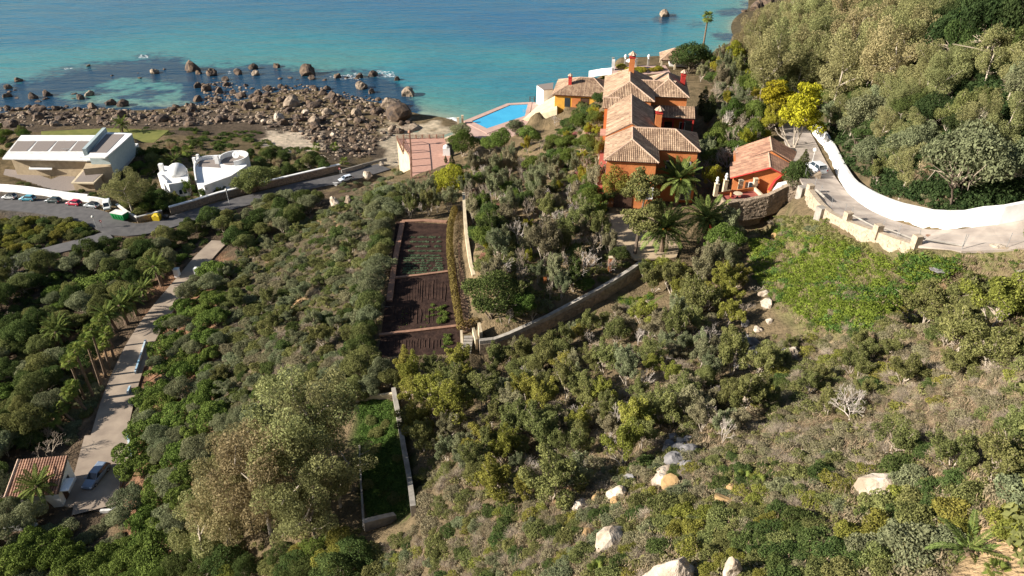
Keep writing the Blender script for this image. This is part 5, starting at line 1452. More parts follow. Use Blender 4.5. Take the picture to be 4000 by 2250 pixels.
mb = MB(); loft(mb, [[(-.5, -.4, .1), (.5, -.4, .1), (.5, .4, .1), (-.5, .4, .1)], [(-.6, -.5, 1.1), (.6, -.5, 1.1), (.6, .5, 1.1), (-.6, .5, 1.1)]]); lch(db, "bin_body", mb, M['black'])
mb = MB(); mb.box(0, 0, 1.15, 1.25, 1.05, .1); lch(db, "lid", mb, M['black'])
for (px, py, h, lab, r_) in ((378, 894, 3.0, "globe lamp on a thin post at the street junction", .34), (897, 802, 4.2, "globe lamp on a post behind the white coped lane wall", .32), (3166, 662, 3.2, "white globe lamp on a post beside the off roader", .38)):
    p = hit(px, py); t = thing("street_lamp", lab, "street lamp", p)
    mb = MB(); mb.tube([(0, 0, 0), (0, 0, h)], .06, 6); lch(t, "post", mb, M['oldwhite'])
    mb = MB(); mb.lathe([(.08, h), (r_ * .8, h + r_ * .4), (r_, h + r_), (r_ * .8, h + r_ * 1.6), (.05, h + r_ * 2)], 0, 0, 12); o = lch(t, "globe", mb, M['lampglass'])
for (px, py, h, lab) in ((402, 893, 2.4, "small round traffic sign beside the globe lamp at the junction"), (1331, 694, 3.2, "thin road sign on a post at the end of the white coping")):
    p = hit(px, py); t = thing("road_sign", lab, "road sign", p)
    mb = MB(); mb.tube([(0, 0, 0), (0, 0, h)], .045, 5); lch(t, "post", mb, M['metal'])
    mb = MB(); n = 14
    for yy in (-.06, -.04): mb.v += [(.32 * math.cos(2 * math.pi * k / n), yy, h - .35 + .32 * math.sin(2 * math.pi * k / n)) for k in range(n)]
    mb.f += [list(range(n)), list(range(2 * n - 1, n - 1, -1))] + [[k, n + k, n + (k + 1) % n, (k + 1) % n] for k in range(n)]; mb.m += [0] * (n + 2)
    f_ = lch(t, "sign_disc", mb, M['red'])
    mb = MB(); mb.box(0, -.075, h - .35, .4, .02, .12); lch(f_, "white_bar", mb, M['white'])
def paint_line(label, a, b_, z, w=.12, key=None):
    a, b_ = W(*a, z), W(*b_, z); mb = MB(); wall_strip(mb, [a, b_], .006, w, base=0.001); tag(mb.build("painted_line", M['linepaint']), label, None, kind="structure")
paint_line("white parking line at the near end of the car park", (410, 1936), (456, 1896), 15.04)
paint_line("short white parking line joining the long one", (422, 1926), (446, 1942), 15.04)
for (a, b_) in (((1300, 716), (1322, 717)), ((1303, 722), (1318, 723)), ((1308, 727), (1316, 728))):
    pa, pb_ = on_road(*a, 'street'), on_road(*b_, 'street'); mb = MB(); wall_strip(mb, [pa, pb_], .012, .35, base=.004); tag(mb.build("painted_chevron", M['linepaint']), "white road marking on the sunken street by the pale car", None, kind="structure")

# ------------------------------------------------------------------ plant shapes (shared meshes)
def rand_dirs(n, rs):
    d = rs.normal(size=(n, 3)); return d / np.linalg.norm(d, axis=1, keepdims=True)

def leaf_quads(pos, nrm, size, tint, rs, aspect=.6, jitter=.7, droop=0.0):
    """one bent diamond per leaf clump"""
    n = len(pos)
    nr = nrm + rs.normal(size=(n, 3)) * jitter
    nr /= np.linalg.norm(nr, axis=1, keepdims=True) + 1e-9
    t = np.cross(nr, rand_dirs(n, rs)); t /= np.linalg.norm(t, axis=1, keepdims=True) + 1e-9
    if droop:
        t = t * (1 - droop) + np.array([0, 0, -1.0]) * droop; t /= np.linalg.norm(t, axis=1, keepdims=True) + 1e-9
    b_ = np.cross(nr, t)
    s = size[:, None]
    v = np.stack([pos + t * s, pos + b_ * s * aspect - nr * s * .15, pos - t * s, pos - b_ * s * aspect - nr * s * .15], 1).reshape(-1, 3)
    f = np.arange(4 * n).reshape(n, 4)
    return v, f, np.repeat(tint, 4)

def blobs_leaves(lobes, n, size, rs, inner=.35, aspect=.6, jitter=.7, droop=0.0, under=-.55, szvar=.35):
    """leaf clumps over overlapping ellipsoid lobes; lobes: (cx,cy,cz,rx,ry,rz)"""
    Lb = np.array(lobes, float)
    area = (Lb[:, 3] * Lb[:, 4] + Lb[:, 3] * Lb[:, 5] + Lb[:, 4] * Lb[:, 5])
    k = rs.choice(len(Lb), size=n * 2, p=area / area.sum())
    d = rand_dirs(n * 2, rs)
    rad = np.where(rs.rand(n * 2) < inner, rs.uniform(.45, .95, n * 2), rs.uniform(.92, 1.1, n * 2))
    c = Lb[k]
    p = c[:, :3] + d * c[:, 3:] * rad[:, None]
    keep = (d[:, 2] > under) & (p[:, 2] > 0.02)
    # drop most clumps buried inside another lobe
    for i in range(len(Lb)):
        q = (p - Lb[i, :3]) / Lb[i, 3:]
        ins = ((q * q).sum(1) < .55) & (k != i)
        keep &= ~(ins & (rs.rand(n * 2) < .75))
    idx = np.nonzero(keep)[0][:n]
    p = p[idx]; d = d[idx] / c[idx, 3:]; d /= np.linalg.norm(d, axis=1, keepdims=True)
    lobe_t = rs.uniform(-.16, .16, len(Lb))[k[idx]]
    tint = np.clip(.5 + lobe_t + rs.normal(0, .17, len(idx)), 0, 1)
    sz = size * rs.uniform(1 - szvar, 1 + szvar, len(idx))
    return leaf_quads(p, d, sz, tint, rs, aspect, jitter, droop)

def dome_lobes(k, rs, r=.42, flat=.75, spread=.62):
    out = [(0, 0, .38 * flat, .62, .62, .5 * flat)]
    for i in range(k):
        a = 2 * math.pi * (i + rs.uniform(-.35, .35)) / k * (1.0 if i % 2 else 1.0); q = spread * math.sqrt(rs.uniform(.15, 1))
        rr = r * rs.uniform(.65, 1.2)
        out.append((q * math.cos(a * 2.4), q * math.sin(a * 2.4), max(.2, (1 - q * .75) * flat * rs.uniform(.55, .95)), rr, rr * rs.uniform(.8, 1.2), rr * rs.uniform(.6, .9)))
    return out

def stick_mesh(segs, sides=3):
    """segs: (p0,p1,r0,r1)"""
    v = []; f = []
    for p0, p1, r0, r1 in segs:
        p0 = Vector(p0); p1 = Vector(p1); d = (p1 - p0)
        if d.length < 1e-4: continue
        d.normalize(); a = d.cross(Vector((.3, .2, 1))).normalized(); c = d.cross(a); b_ = len(v)
        for p, r in ((p0, r0), (p1, r1)):
            for k in range(sides):
                t = 2 * math.pi * k / sides; v.append(tuple(p + (a * math.cos(t) + c * math.sin(t)) * r))
        for k in range(sides): f.append([b_ + k, b_ + (k + 1) % sides, b_ + sides + (k + 1) % sides, b_ + sides + k])
    return np.array(v), np.array(f)

def branching(rs, p, d, L_, r, depth, segs, up=.25, spread=.7, fork=(2, 3), shrink=.72):
    n = 2
    q = Vector(p)
    for i in range(n):
        d = (d + Vector(rs.normal(0, .16, 3)) + Vector((0, 0, up * .15))).normalized()
        e = q + d * L_ / n; segs.append((q, e, r * (1 - .25 * i / n), r * (1 - .25 * (i + 1) / n))); q = e
    if depth == 0: return
    for k in range(rs.randint(fork[0], fork[1] + 1)):
        nd = (d + Vector(rs.normal(0, spread, 3)) * .8 + Vector((0, 0, up))).normalized()
        branching(rs, q, nd, L_ * shrink * rs.uniform(.75, 1.15), r * .70, depth - 1, segs, up, spread, fork, shrink)

def compose(name, leaf, sticks=None, mleaf=None, mstick=None):
    """mesh with slot 0 leaves and slot 1 twigs"""
    v, f, t = leaf
    mi = np.zeros(len(f), int)
    if sticks is not None:
        sv, sf = sticks
        f = np.concatenate([f, sf + len(v)]); v = np.concatenate([v, sv]); t = np.concatenate([t, np.full(len(sv), .5)]); mi = np.concatenate([mi, np.ones(len(sf), int)])
    return raw_mesh(name, v, f, [mleaf or L['olive'], mstick or M['twig']], False, mi, t)

RS = lambda s: np.random.RandomState(s)
def twig_fan(rs, n, r=1.0, h=.9, w=.010, droop=.1, inner=.0):
    segs = []
    for i in range(n):
        a = rs.uniform(0, 2 * math.pi); e = math.acos(rs.uniform(.12, 1)) ; L_ = rs.uniform(.65, 1.05)
        d = Vector((math.sin(e) * math.cos(a), math.sin(e) * math.sin(a), math.cos(e) * h))
        p0 = Vector((rs.normal(0, .12), rs.normal(0, .12), 0.0)) + d * inner; p1 = p0 + d * L_ * .5 + Vector(rs.normal(0, .05, 3)); p2 = p1 + d * L_ * .5 + Vector(rs.normal(0, .10, 3)) - Vector((0, 0, droop * L_))
        segs += [(p0, p1, w, w * .7), (p1, p2, w * .7, w * .3)]
        if i % 2 == 0: segs.append((p1, p1 + (d + Vector(rs.normal(0, .45, 3))) * .32 * L_, w * .55, w * .2))
    return segs

def nobble(lobes, rs, k=4, s=.45):
    """adds smaller bumps on every lobe so the crown reads as many tufts"""
    out = list(lobes)
    for c in lobes:
        for _ in range(k):
            d = rand_dirs(1, rs)[0]; d[2] = abs(d[2]) * .9 + .1
            out.append((c[0] + d[0] * c[3] * .8, c[1] + d[1] * c[4] * .8, c[2] + d[2] * c[5] * .8, c[3] * s, c[4] * s, c[5] * s))
    return out
PROTO = {}
PROTO['dome'] = [compose("dome", blobs_leaves(nobble(dome_lobes(11, RS(i), .33, .8, .75), RS(40 + i), 3, .5), 4200, .045, RS(50 + i))) for i in range(6)]
PROTO['loose'] = [compose("loose", blobs_leaves(dome_lobes(14, RS(20 + i), .24, .95, .85), 2600, .044, RS(70 + i), .3, under=-.8), stick_mesh(twig_fan(RS(90 + i), 60, .9, 1.0, .014))) for i in range(5)]
PROTO['lowmat'] = [compose("lowmat", blobs_leaves(dome_lobes(12, RS(120 + i), .30, .5, .8), 1800, .05, RS(130 + i))) for i in range(3)]
PROTO['twig'] = [compose("twig", blobs_leaves(dome_lobes(8, RS(150 + i), .3, .8), 260, .035, RS(160 + i)), stick_mesh(twig_fan(RS(170 + i), 420, 1.0, .85, .010))) for i in range(4)]
PROTO['straw'] = [compose("straw", blobs_leaves(dome_lobes(8, RS(155 + i), .3, .6), 420, .04, RS(165 + i)), stick_mesh(twig_fan(RS(175 + i), 480, 1.0, .6, .009, .25))) for i in range(3)]
PROTO['round'] = [compose("crown", blobs_leaves(nobble([(x, y, z + .15, a, b_, c) for x, y, z, a, b_, c in dome_lobes(13, RS(200 + i), .30, 1.1, .85)], RS(205 + i), 4, .5), 8000, .034, RS(210 + i), .35, under=-.95), stick_mesh(twig_fan(RS(215 + i), 26, .9, 1.1, .016))) for i in range(5)]
PROTO['wispy'] = []
for i in range(6):
    rs = RS(360 + i); lb = []; segs = []
    for k in range(15):
        a = 2.4 * k + rs.uniform(-.5, .5); e = rs.uniform(.1, 1.25); d = Vector((math.sin(e) * math.cos(a), math.sin(e) * math.sin(a), math.cos(e)))
        L_ = rs.uniform(.55, 1.0); b0 = Vector((rs.normal(0, .08), rs.normal(0, .08), .05)); b1 = b0 + d * L_ * .55 + Vector((0, 0, .1)); b2 = b0 + d * L_ + Vector((0, 0, .12))
        segs += [(b0, b1, .022, .015), (b1, b2, .015, .006)]
        for q in range(4):
            c = b1.lerp(b2, .15 + .28 * q) + Vector(rs.normal(0, .07, 3)); rr = rs.uniform(.11, .20) * (1.1 - .12 * q)
            lb.append((c.x, c.y, max(.1, c.z), rr, rr, rr * rs.uniform(.8, 1.25)))
            if q % 2: segs.append((b1.lerp(b2, .2 * q), c + Vector(rs.normal(0, .1, 3)), .008, .003))
    PROTO['wispy'].append(compose("crown", blobs_leaves(lb, 6500, .034, RS(370 + i), .45, .5, .9, .12, under=-1), stick_mesh(segs, 4)))
PROTO['pinecrown'] = []
for i in range(4):
    rs = RS(230 + i); lb = [(0, 0, .30, .5, .5, .26)]
    for k in range(16):
        a = rs.uniform(0, 6.28); q = math.sqrt(rs.uniform(0, 1)) * .8; rr = rs.uniform(.2, .34)
        lb.append((q * math.cos(a), q * math.sin(a), .46 * (1 - (q / .95) ** 2 * .55) + rs.uniform(-.05, .06), rr, rr, rr * .6))
    PROTO['pinecrown'].append(compose("crown", blobs_leaves(nobble(lb, rs, 4, .4), 7000, .036, RS(240 + i), .22, .55, .55, under=-.45)))
PROTO['euccrown'] = []; PROTO['euctrunk'] = []
for i in range(4):
    rs = RS(260 + i); segs = []; q = Vector((0, 0, 0)); d = Vector((0, 0, 1)); lb = []
    for k in range(4):
        e = q + d * .16; segs.append((q, e, .020 - .003 * k, .018 - .003 * k)); q = e; d = (d + Vector(rs.normal(0, .10, 3))).normalized()
        for m in range(2 if k else 0):
            bd = Vector((rs.normal(0, 1), rs.normal(0, 1), rs.uniform(.6, 1.4))).normalized(); e2 = q + bd * rs.uniform(.14, .26)
            segs.append((q, e2, .010, .005)); e3 = e2 + (bd + Vector(rs.normal(0, .4, 3))).normalized() * .14; segs.append((e2, e3, .005, .002))
            for ee in (e2, e3): lb.append((ee.x, ee.y, ee.z + .02, *(rs.uniform(.055, .095, 2)), rs.uniform(.075, .13)))
    for k in range(22):
        z = rs.uniform(.38, 1.0); w_ = .25 * math.sin(math.pi * min(1, (1.08 - z) / .72 * .8 + .12)); a = rs.uniform(0, 6.28); r_ = w_ * math.sqrt(rs.uniform(.2, 1))
        rr = rs.uniform(.05, .085); lb.append((r_ * math.cos(a), r_ * math.sin(a), z, rr, rr, rr * 1.35))
    PROTO['euccrown'].append(compose("crown", blobs_leaves(lb, 9000, .0118, RS(270 + i), .35, .42, .9, .35, under=-1)))
    sv, sf = stick_mesh(segs, 6); PROTO['euctrunk'].append(raw_mesh("trunk", sv, sf, [M['palebark']], True))
PROTO['trunk'] = []
for i in range(3):
    rs = RS(290 + i); segs = []
    for k in range(3):
        branching(rs, (rs.normal(0, .03), rs.normal(0, .03), -.1), Vector((rs.normal(0, .35), rs.normal(0, .35), 1)).normalized(), .42, .035, 2, segs, .2, .5)
    sv, sf = stick_mesh(segs, 5); PROTO['trunk'].append(raw_mesh("trunk", sv, sf, [M['bark']], True))
PROTO['bare'] = []
for i in range(4):
    rs = RS(310 + i); segs = []
    for k in range(3):
        branching(rs, (rs.normal(0, .02), rs.normal(0, .02), -.05), Vector((rs.normal(0, .45), rs.normal(0, .45), 1)).normalized(), .34, .020, 5, segs, .16, .55, (2, 3), .76)
    sv, sf = stick_mesh(segs, 3); PROTO['bare'].append(raw_mesh("branches", sv, sf, [M['twig']], False))
PROTO['cypress'] = []
for i in range(2):
    rs = RS(330 + i); lb = [(rs.normal(0, .015), rs.normal(0, .015), .08 + .88 * k / 9, *(2 * [.13 * math.sin(math.pi * (0.16 + .80 * k / 9)) + .02]), .09) for k in range(10)]
    PROTO['cypress'].append(compose("foliage", blobs_leaves(nobble(lb, rs, 3, .5), 2200, .022, RS(340 + i), .1, .5, .5)))
PROTO['goldcon'] = []
for i in range(2):
    rs = RS(350 + i); lb = []
    for k in range(26):
        z = rs.uniform(.25, 1.0); w_ = .48 * (1.1 - z) ** .6; a = rs.uniform(0, 6.28); r_ = w_ * math.sqrt(rs.uniform(.1, 1)); rr = rs.uniform(.10, .16)
        lb.append((r_ * math.cos(a), r_ * math.sin(a), z, rr * 1.3, rr * 1.3, rr * .6))
    PROTO['goldcon'].append(compose("crown", blobs_leaves(nobble(lb, rs, 2, .5), 5200, .028, RS(355 + i), .25, .5, .6, under=-.9)))
def frond_mesh(name, L_=1.0, leaflets=20, wid=.23, droop=.55, seed=0):
    """arched feather leaf along +x"""
    rs = RS(seed); v = []; f = []; t = []
    P_ = []
    for i in range(leaflets + 1):
        s = i / leaflets; P_.append(Vector((L_ * (s - .10 * s * s * droop), 0, L_ * (.42 * s - droop * .95 * s * s))))
    for i in range(leaflets):
        b_ = len(v); w_ = .012
        v += [tuple(P_[i] + Vector((0, w_, 0))), tuple(P_[i] - Vector((0, w_, 0))), tuple(P_[i + 1] - Vector((0, w_ * .8, 0))), tuple(P_[i + 1] + Vector((0, w_ * .8, 0)))]; f.append([b_, b_ + 1, b_ + 2, b_ + 3]); t += [.95] * 4
        s = (i + .5) / leaflets
        if s < .07: continue
        ll = wid * L_ * math.sin(math.pi * min(1, s * .80 + .14)) ** .7
        dir_ = (P_[i + 1] - P_[i]).normalized()
        for sg in (-1, 1):
            b_ = len(v); base = P_[i].lerp(P_[i + 1], .5); tip = base + dir_ * ll * .75 + Vector((0, sg * ll * .85, ll * (.20 + rs.normal(0, .12))))
            mid = base.lerp(tip, .5)
            v += [tuple(base), tuple(mid + dir_ * .026 * L_), tuple(tip - Vector((0, 0, .03 * L_))), tuple(mid - dir_ * .026 * L_)]; f.append([b_, b_ + 1, b_ + 2, b_ + 3]); q = float(np.clip(rs.normal(.5, .2), 0, 1)); t += [q] * 4
    return raw_mesh(name, np.array(v), np.array(f), [L['palm']], False, None, t)
FROND = [frond_mesh("frond", 1, 24, .165, dr, i) for i, dr in enumerate((.15, .38, .62, .85))]
def fan_mesh(seed, n=16):
    """fan leaf on a stalk along +x"""
    rs = RS(seed); v = []; f = []; t = []
    v += [(0, .012, 0), (0, -.012, 0), (.5, -.012, .08), (.5, .012, .08)]; f.append([0, 1, 2, 3]); t += [.8] * 4
    for k in range(n):
        a = -1.9 + 3.8 * k / (n - 1); L_ = .52 * (1 - .12 * abs(a)) * rs.uniform(.9, 1.05); b_ = len(v)
        tip = (.5 + L_ * math.cos(a), L_ * math.sin(a), .08 - .12 * rs.uniform(.3, 1.6)); m = lambda da: (.5 + .6 * L_ * math.cos(a + da), .6 * L_ * math.sin(a + da), .07)
        v += [(.5, 0, .08), m(-.12), tip, m(.12)]; f.append([b_, b_ + 1, b_ + 2, b_ + 3]); t += [float(np.clip(rs.normal(.5, .2), 0, 1))] * 4
    return raw_mesh("fan", np.array(v), np.array(f), [L['fanpalm']], False, None, t)
FAN = [fan_mesh(k) for k in range(3)]
def tuft_arrays(seed, n=46, h=.5, lean=.6, w=.035):
    rs = RS(seed); v = []; f = []; t = []
    for i in range(n):
        a = rs.uniform(0, 6.28); p = Vector((rs.normal(0, .28), rs.normal(0, .28), 0)); hh = h * rs.uniform(.5, 1.1); l_ = rs.uniform(0, lean)
        tip = p + Vector((math.cos(a) * l_ * hh, math.sin(a) * l_ * hh, hh)); s = Vector((-math.sin(a), math.cos(a), 0)) * w; mid = p.lerp(tip, .55) + Vector((0, 0, hh * .08)); b_ = len(v)
        v += [tuple(p), tuple(mid + s), tuple(tip), tuple(mid - s)]; f.append([b_, b_ + 1, b_ + 2, b_ + 3]); t += [float(np.clip(rs.normal(.5, .22), 0, 1))] * 4
    return np.array(v), np.array(f), np.array(t)

# ------------------------------------------------------------------ placing plants
LAND = []                                    # landmarks used in the wording of labels: (phrase, px, py)
for s in """the modern house|230 600;the white street wall|200 770;the green skip|474 850;the yellow recycling bin|616 850;the domed white house|800 690;the lane wall|1000 745;the pale silver car|1352 705
the lawn palm|470 490;the pink terrace|1660 630;the swimming pool|1950 460;the yellow pool house|2260 360;the villa front|2450 680;the villa courtyard|2480 930;the kitchen garden|1640 1000;the lowest garden bed|1640 1340
the earth path wall|1815 950;the boundary wall|2230 1190;the garden steps|1830 1345;the red terrace|2890 775;the cottage roof|2950 600;the hill road bend|3400 830;the ruined parapet|3450 940;the white road wall|3700 860
the golden conifer|3070 450;the driveway gate|735 1075;the driveway palms|470 1230;the leaning palm row|330 1480;the car park|390 1850;the tiled outbuilding|140 1860;the shaded lower plot|1500 1820;the big tan boulder|3440 1910
the sharp grey rock|2640 2190;the ochre rock face|2370 2110;the stream bed boulders|2650 1790;the white rock scree|2970 1180;the green meadow|3200 1020;the young palm|3770 2150;the dark dome tree|1925 1180;the tall eucalyptus clump|1250 1700
the headland pavilion|2620 230;the eucalyptus grove|3350 150;the big round olive|3720 690;the beach boulders|1200 450;the woodland lane|230 970;the rock cleft|1350 800;the yellow mimosa|1735 715;the twin cypresses|2745 430;the pale bare tree|2770 620
the grassy gap|3650 1150;the bleached bush|3330 1560;the far hill top|3800 150;the garden bare tree|2290 980;the umbrella pine by the gate|400 1100;the red driveway bank|420 1330""".replace("\n", ";").split(";"):
    a, b_ = s.split("|"); x, y = b_.split(); LAND.append((a, float(x), float(y)))
USED = {}
def where_label(desc, p, h, near_ok=True):
    px, py = to_px(p.x, p.y, p.z + h * .5)
    c = sorted(LAND, key=lambda q: (q[1] - px) ** 2 + (q[2] - py) ** 2)[:3]
    def rel(q):
        dx, dy = px - q[1], py - q[2]; d = math.hypot(dx, dy)
        if d < 55: return "right beside"
        far = "" if d < 170 else ("further " if d > 330 else "")
        if abs(dx) > 1.9 * abs(dy): return far + ("to the right of" if dx > 0 else "to the left of")
        if abs(dy) > 1.9 * abs(dx): return far + ("below" if dy > 0 else "above")
        return far + ("below and right of" if dy > 0 and dx > 0 else "below and left of" if dy > 0 else "above and right of" if dx > 0 else "above and left of")
    cand = ["%s %s %s" % (desc, rel(c[0]), c[0][0])]
    for q in c[1:]: cand.append("%s between %s and %s" % (desc, c[0][0].replace("the ", "", 1) if False else c[0][0], q[0]))
    for q in c[1:]: cand.append("%s %s %s" % (desc, rel(q), q[0]))
    for l_ in cand:
        if len(l_.split()) <= 16 and l_ not in USED:
            USED[l_] = 1; return l_
    USED[cand[0]] = USED.get(cand[0], 0) + 1
    return cand[0]

KEEP_OFF = [([V(-1.0, -1), V(18.0, -1), V(18.5, 48), V(-1.2, 50)], .1), (P_POOL, .3), (P_PH, 0), (P_GARDEN, .6), (P_COURT, .3), (TQ, .2), (P_PARK, .3), (dk, .2), (P_LAWN, .3), ([A for A in (W(8, 619, 15), W(82, 528, 15), W(515, 522, 15), W(410, 660, 15), W(277, 714, 12))], .3),
            (dq, .5), (mq, .5), (fq, .4), (RT, .4), ([CF(-6.2, -.5), CF(6.2, -.5), CF(6.2, 14), CF(-6.2, 14)], .2), ([p for p in (A_, B_, C2, D_)], 0), (ft, .2),
            (pxpoly("1792 780;1826 780;1880 1300;1806 1310", 32.5), .1), (pxpoly("20 1945;228 1928;266 1780;74 1796", 17.5), .4)]
NOWALL = [(hwl, .6), (bl, .7), (rw, .8), (sl, .6), (lwl, .5), (cwl, .5), (pb, .8), (lw_, .5)]
BX = np.arange(-172, 142, 1.0); BY = np.arange(6, 290, 1.0)
bxx, byy = np.meshgrid(BX, BY)
_r = np.full(bxx.shape, 1e3); _p = _r.copy(); _w = _r.copy()
for nm, (ln, w0, w1) in ROADS.items(): _r = np.minimum(_r, line_d(bxx, byy, ln)[0] - max(w0, w1))
for poly, m in KEEP_OFF: _p = np.minimum(_p, poly_sd(bxx, byy, poly) - m)
for ln, m in NOWALL: _w = np.minimum(_w, line_d(bxx, byy, ln)[0] - m)
_r = _r.tolist(); _p = _p.tolist(); _w = _w.tolist()
def blocked(x, y, r):
    i = int(round(x + 172)); j = int(round(y - 6))
    if not (0 <= i < len(BX) and 0 <= j < len(BY)): return False
    return _r[j][i] < r * .72 or _p[j][i] < r * .35 or _w[j][i] < r * .5
GRID = {}
def crowd(x, y, r, k):
    """true when another plant already stands too near"""
    c = 6.0; i, j = int(x // c), int(y // c)
    for a in (-1, 0, 1):
        for b_ in (-1, 0, 1):
            for (qx, qy, qr) in GRID.get((i + a, j + b_), ()):
                if (qx - x) ** 2 + (qy - y) ** 2 < ((qr + r) * k) ** 2: return True
    return False
def claim(x, y, r):
    GRID.setdefault((int(x // 6.0), int(y // 6.0)), []).append((x, y, r))

def mesh_obj(name, me, parent, mats, loc=(0, 0, 0), rot=(0, 0, 0), scale=(1, 1, 1)):
    o = bpy.data.objects.new(name, me); COL.objects.link(o)
    if parent is not None: o.parent = parent
    o.location = loc; o.rotation_euler = rot; o.scale = scale
    for i, m in enumerate(mats):
        if i < len(o.material_slots):
            o.material_slots[i].link = 'OBJECT'; o.material_slots[i].material = m
    return o
TINTW = {'deep': "shade darkened green", 'olive': "olive green", 'darkgreen': "dark green", 'greygreen': "grey green", 'greybrown': "greyish brown", 'yellowolive': "yellowish olive", 'pine': "bright green", 'bright': "fresh green", 'gold': "golden", 'mimosa': "yellow",
         'euc': "pale olive", 'euctan': "tan tinged", 'cypress': "dark", 'reed': "straw coloured", 'pinkbloom': "pink flowering", 'hedge': "rusty"}
def sizeword(r):
    if r > 4.4: return "very large"
    return "tiny" if r < .8 else "small" if r < 1.2 else "medium" if r < 1.7 else "broad" if r < 2.4 else "large" if r < 3.4 else "huge"
COUNT = {}
def shrub(p, r, kind, lf, tw='twig', name="shrub", group=None, hf=None, label=None, word="shrub"):
    hf = hf or R.uniform(.8, 1.15)
    o = mesh_obj(name, R.choice(PROTO[kind]), None, [L[lf], M[tw]], p - Vector((0, 0, .12 * r)), (R.uniform(-.12, .12), R.uniform(-.12, .12), R.uniform(0, 6.28)), (r * R.uniform(.9, 1.15), r * R.uniform(.9, 1.15), r * hf))
    adj = TINTW[lf] if kind not in ('twig', 'straw') else ("grey leafless" if tw == 'twig' else "bleached leafless" if tw == 'whitetwig' else "dry straw coloured")
    shape = {'dome': "rounded", 'loose': "open", 'lowmat': "low", 'twig': "twiggy", 'straw': "sprawling"}[kind]
    if kind in ('dome', 'loose') and (hf > 1.04 or hf < .9): shape = ("upright " if hf > 1.04 else "squat ") + shape
    tag(o, label or where_label("%s %s %s %s" % (sizeword(r), shape, adj, word), p, r), word.split()[-1], group)
    claim(p.x, p.y, r); COUNT[name] = COUNT.get(name, 0) + 1
    return o
def tree(p, r, h, lf, kind='round', name="tree", group=None, label=None, word="tree", th=None, bark='bark', flat=None):
    """trunk plus crown; r crown radius, h total height"""
    t = thing(name, None, "tree", p, R.uniform(0, 6.28), group)
    ch = flat or (h * .72 if kind != 'pinecrown' else r * 1.9)
    ch = min(ch, h)
    mesh_obj("trunk", R.choice(PROTO['trunk']), t, [M[bark]], (0, 0, 0), (0, 0, 0), (r * .9, r * .9, h * .62))
    mesh_obj("crown", R.choice(PROTO[kind]), t, [L[lf], M['twig']], (0, 0, h - ch * .97), (R.uniform(-.2, .2), R.uniform(-.2, .2), R.uniform(0, 6.28)), (r * (1.75 if kind == 'goldcon' else 1) * R.uniform(.85, 1.25), r * (1.75 if kind == 'goldcon' else 1) * R.uniform(.85, 1.25), ch * R.uniform(.9, 1.1)))
    shape = {'round': "round topped", 'pinecrown': "flat topped", 'goldcon': "layered", 'wispy': "feathery"}[kind]
    if kind in ('round', 'wispy', 'pinecrown') and not label:
        q = h / r; shape = ("tall " if q > (2.0 if kind != 'pinecrown' else 1.4) else "low " if q < (1.6 if kind != 'pinecrown' else 1.28) else "") + shape
    t["label"] = label or where_label("%s %s %s %s" % (sizeword(r), shape, TINTW[lf], word), p, h)
    claim(p.x, p.y, r * .8); COUNT[name] = COUNT.get(name, 0) + 1
    return t
def euc(p, h, lf='euc', name="eucalyptus_tree", group="eucalyptus trees", label=None, w=1.0, bark='palebark', lean=.06):
    t = thing(name, None, "tree", p, R.uniform(0, 6.28), group)
    i = R.randrange(4)
    t.rotation_euler = (R.uniform(-lean, lean), R.uniform(-lean, lean), R.uniform(0, 6.28))
    mesh_obj("trunk", PROTO['euctrunk'][i], t, [M[bark]], (0, 0, -.3), (0, 0, 0), (h * w, h * w, h))
    mesh_obj("crown", PROTO['euccrown'][i], t, [L[lf], M['twig']], (0, 0, -.3), (0, 0, 0), (h * w, h * w, h))
    t["label"] = label or where_label("%s %s eucalyptus tree" % ("tall" if h > 11 else "middling" if h > 7 else "short", TINTW[lf]), p, h)
    claim(p.x, p.y, h * .16); COUNT[name] = COUNT.get(name, 0) + 1
    return t
def bare(p, r, h, tw='twig', lf=None, name="bare_tree", group=None, label=None):
    t = thing(name, None, "tree", p, R.uniform(0, 6.28), group)
    mesh_obj("branches", R.choice(PROTO['bare']), t, [M[tw]], (0, 0, 0), (0, 0, 0), (r * .85, r * .85, h * .72))
    if lf: mesh_obj("branches", R.choice(PROTO['bare']), t, [M['whitetwig']], (0, 0, .2), (.1, 0, 2.1), (r * .9, r * .9, h * .66))
    t["label"] = label or where_label("%s %s tree with bare branches" % (sizeword(r), "pale" if tw == 'whitetwig' else "grey brown"), p, h)
    claim(p.x, p.y, r * .8); COUNT[name] = COUNT.get(name, 0) + 1
    return t
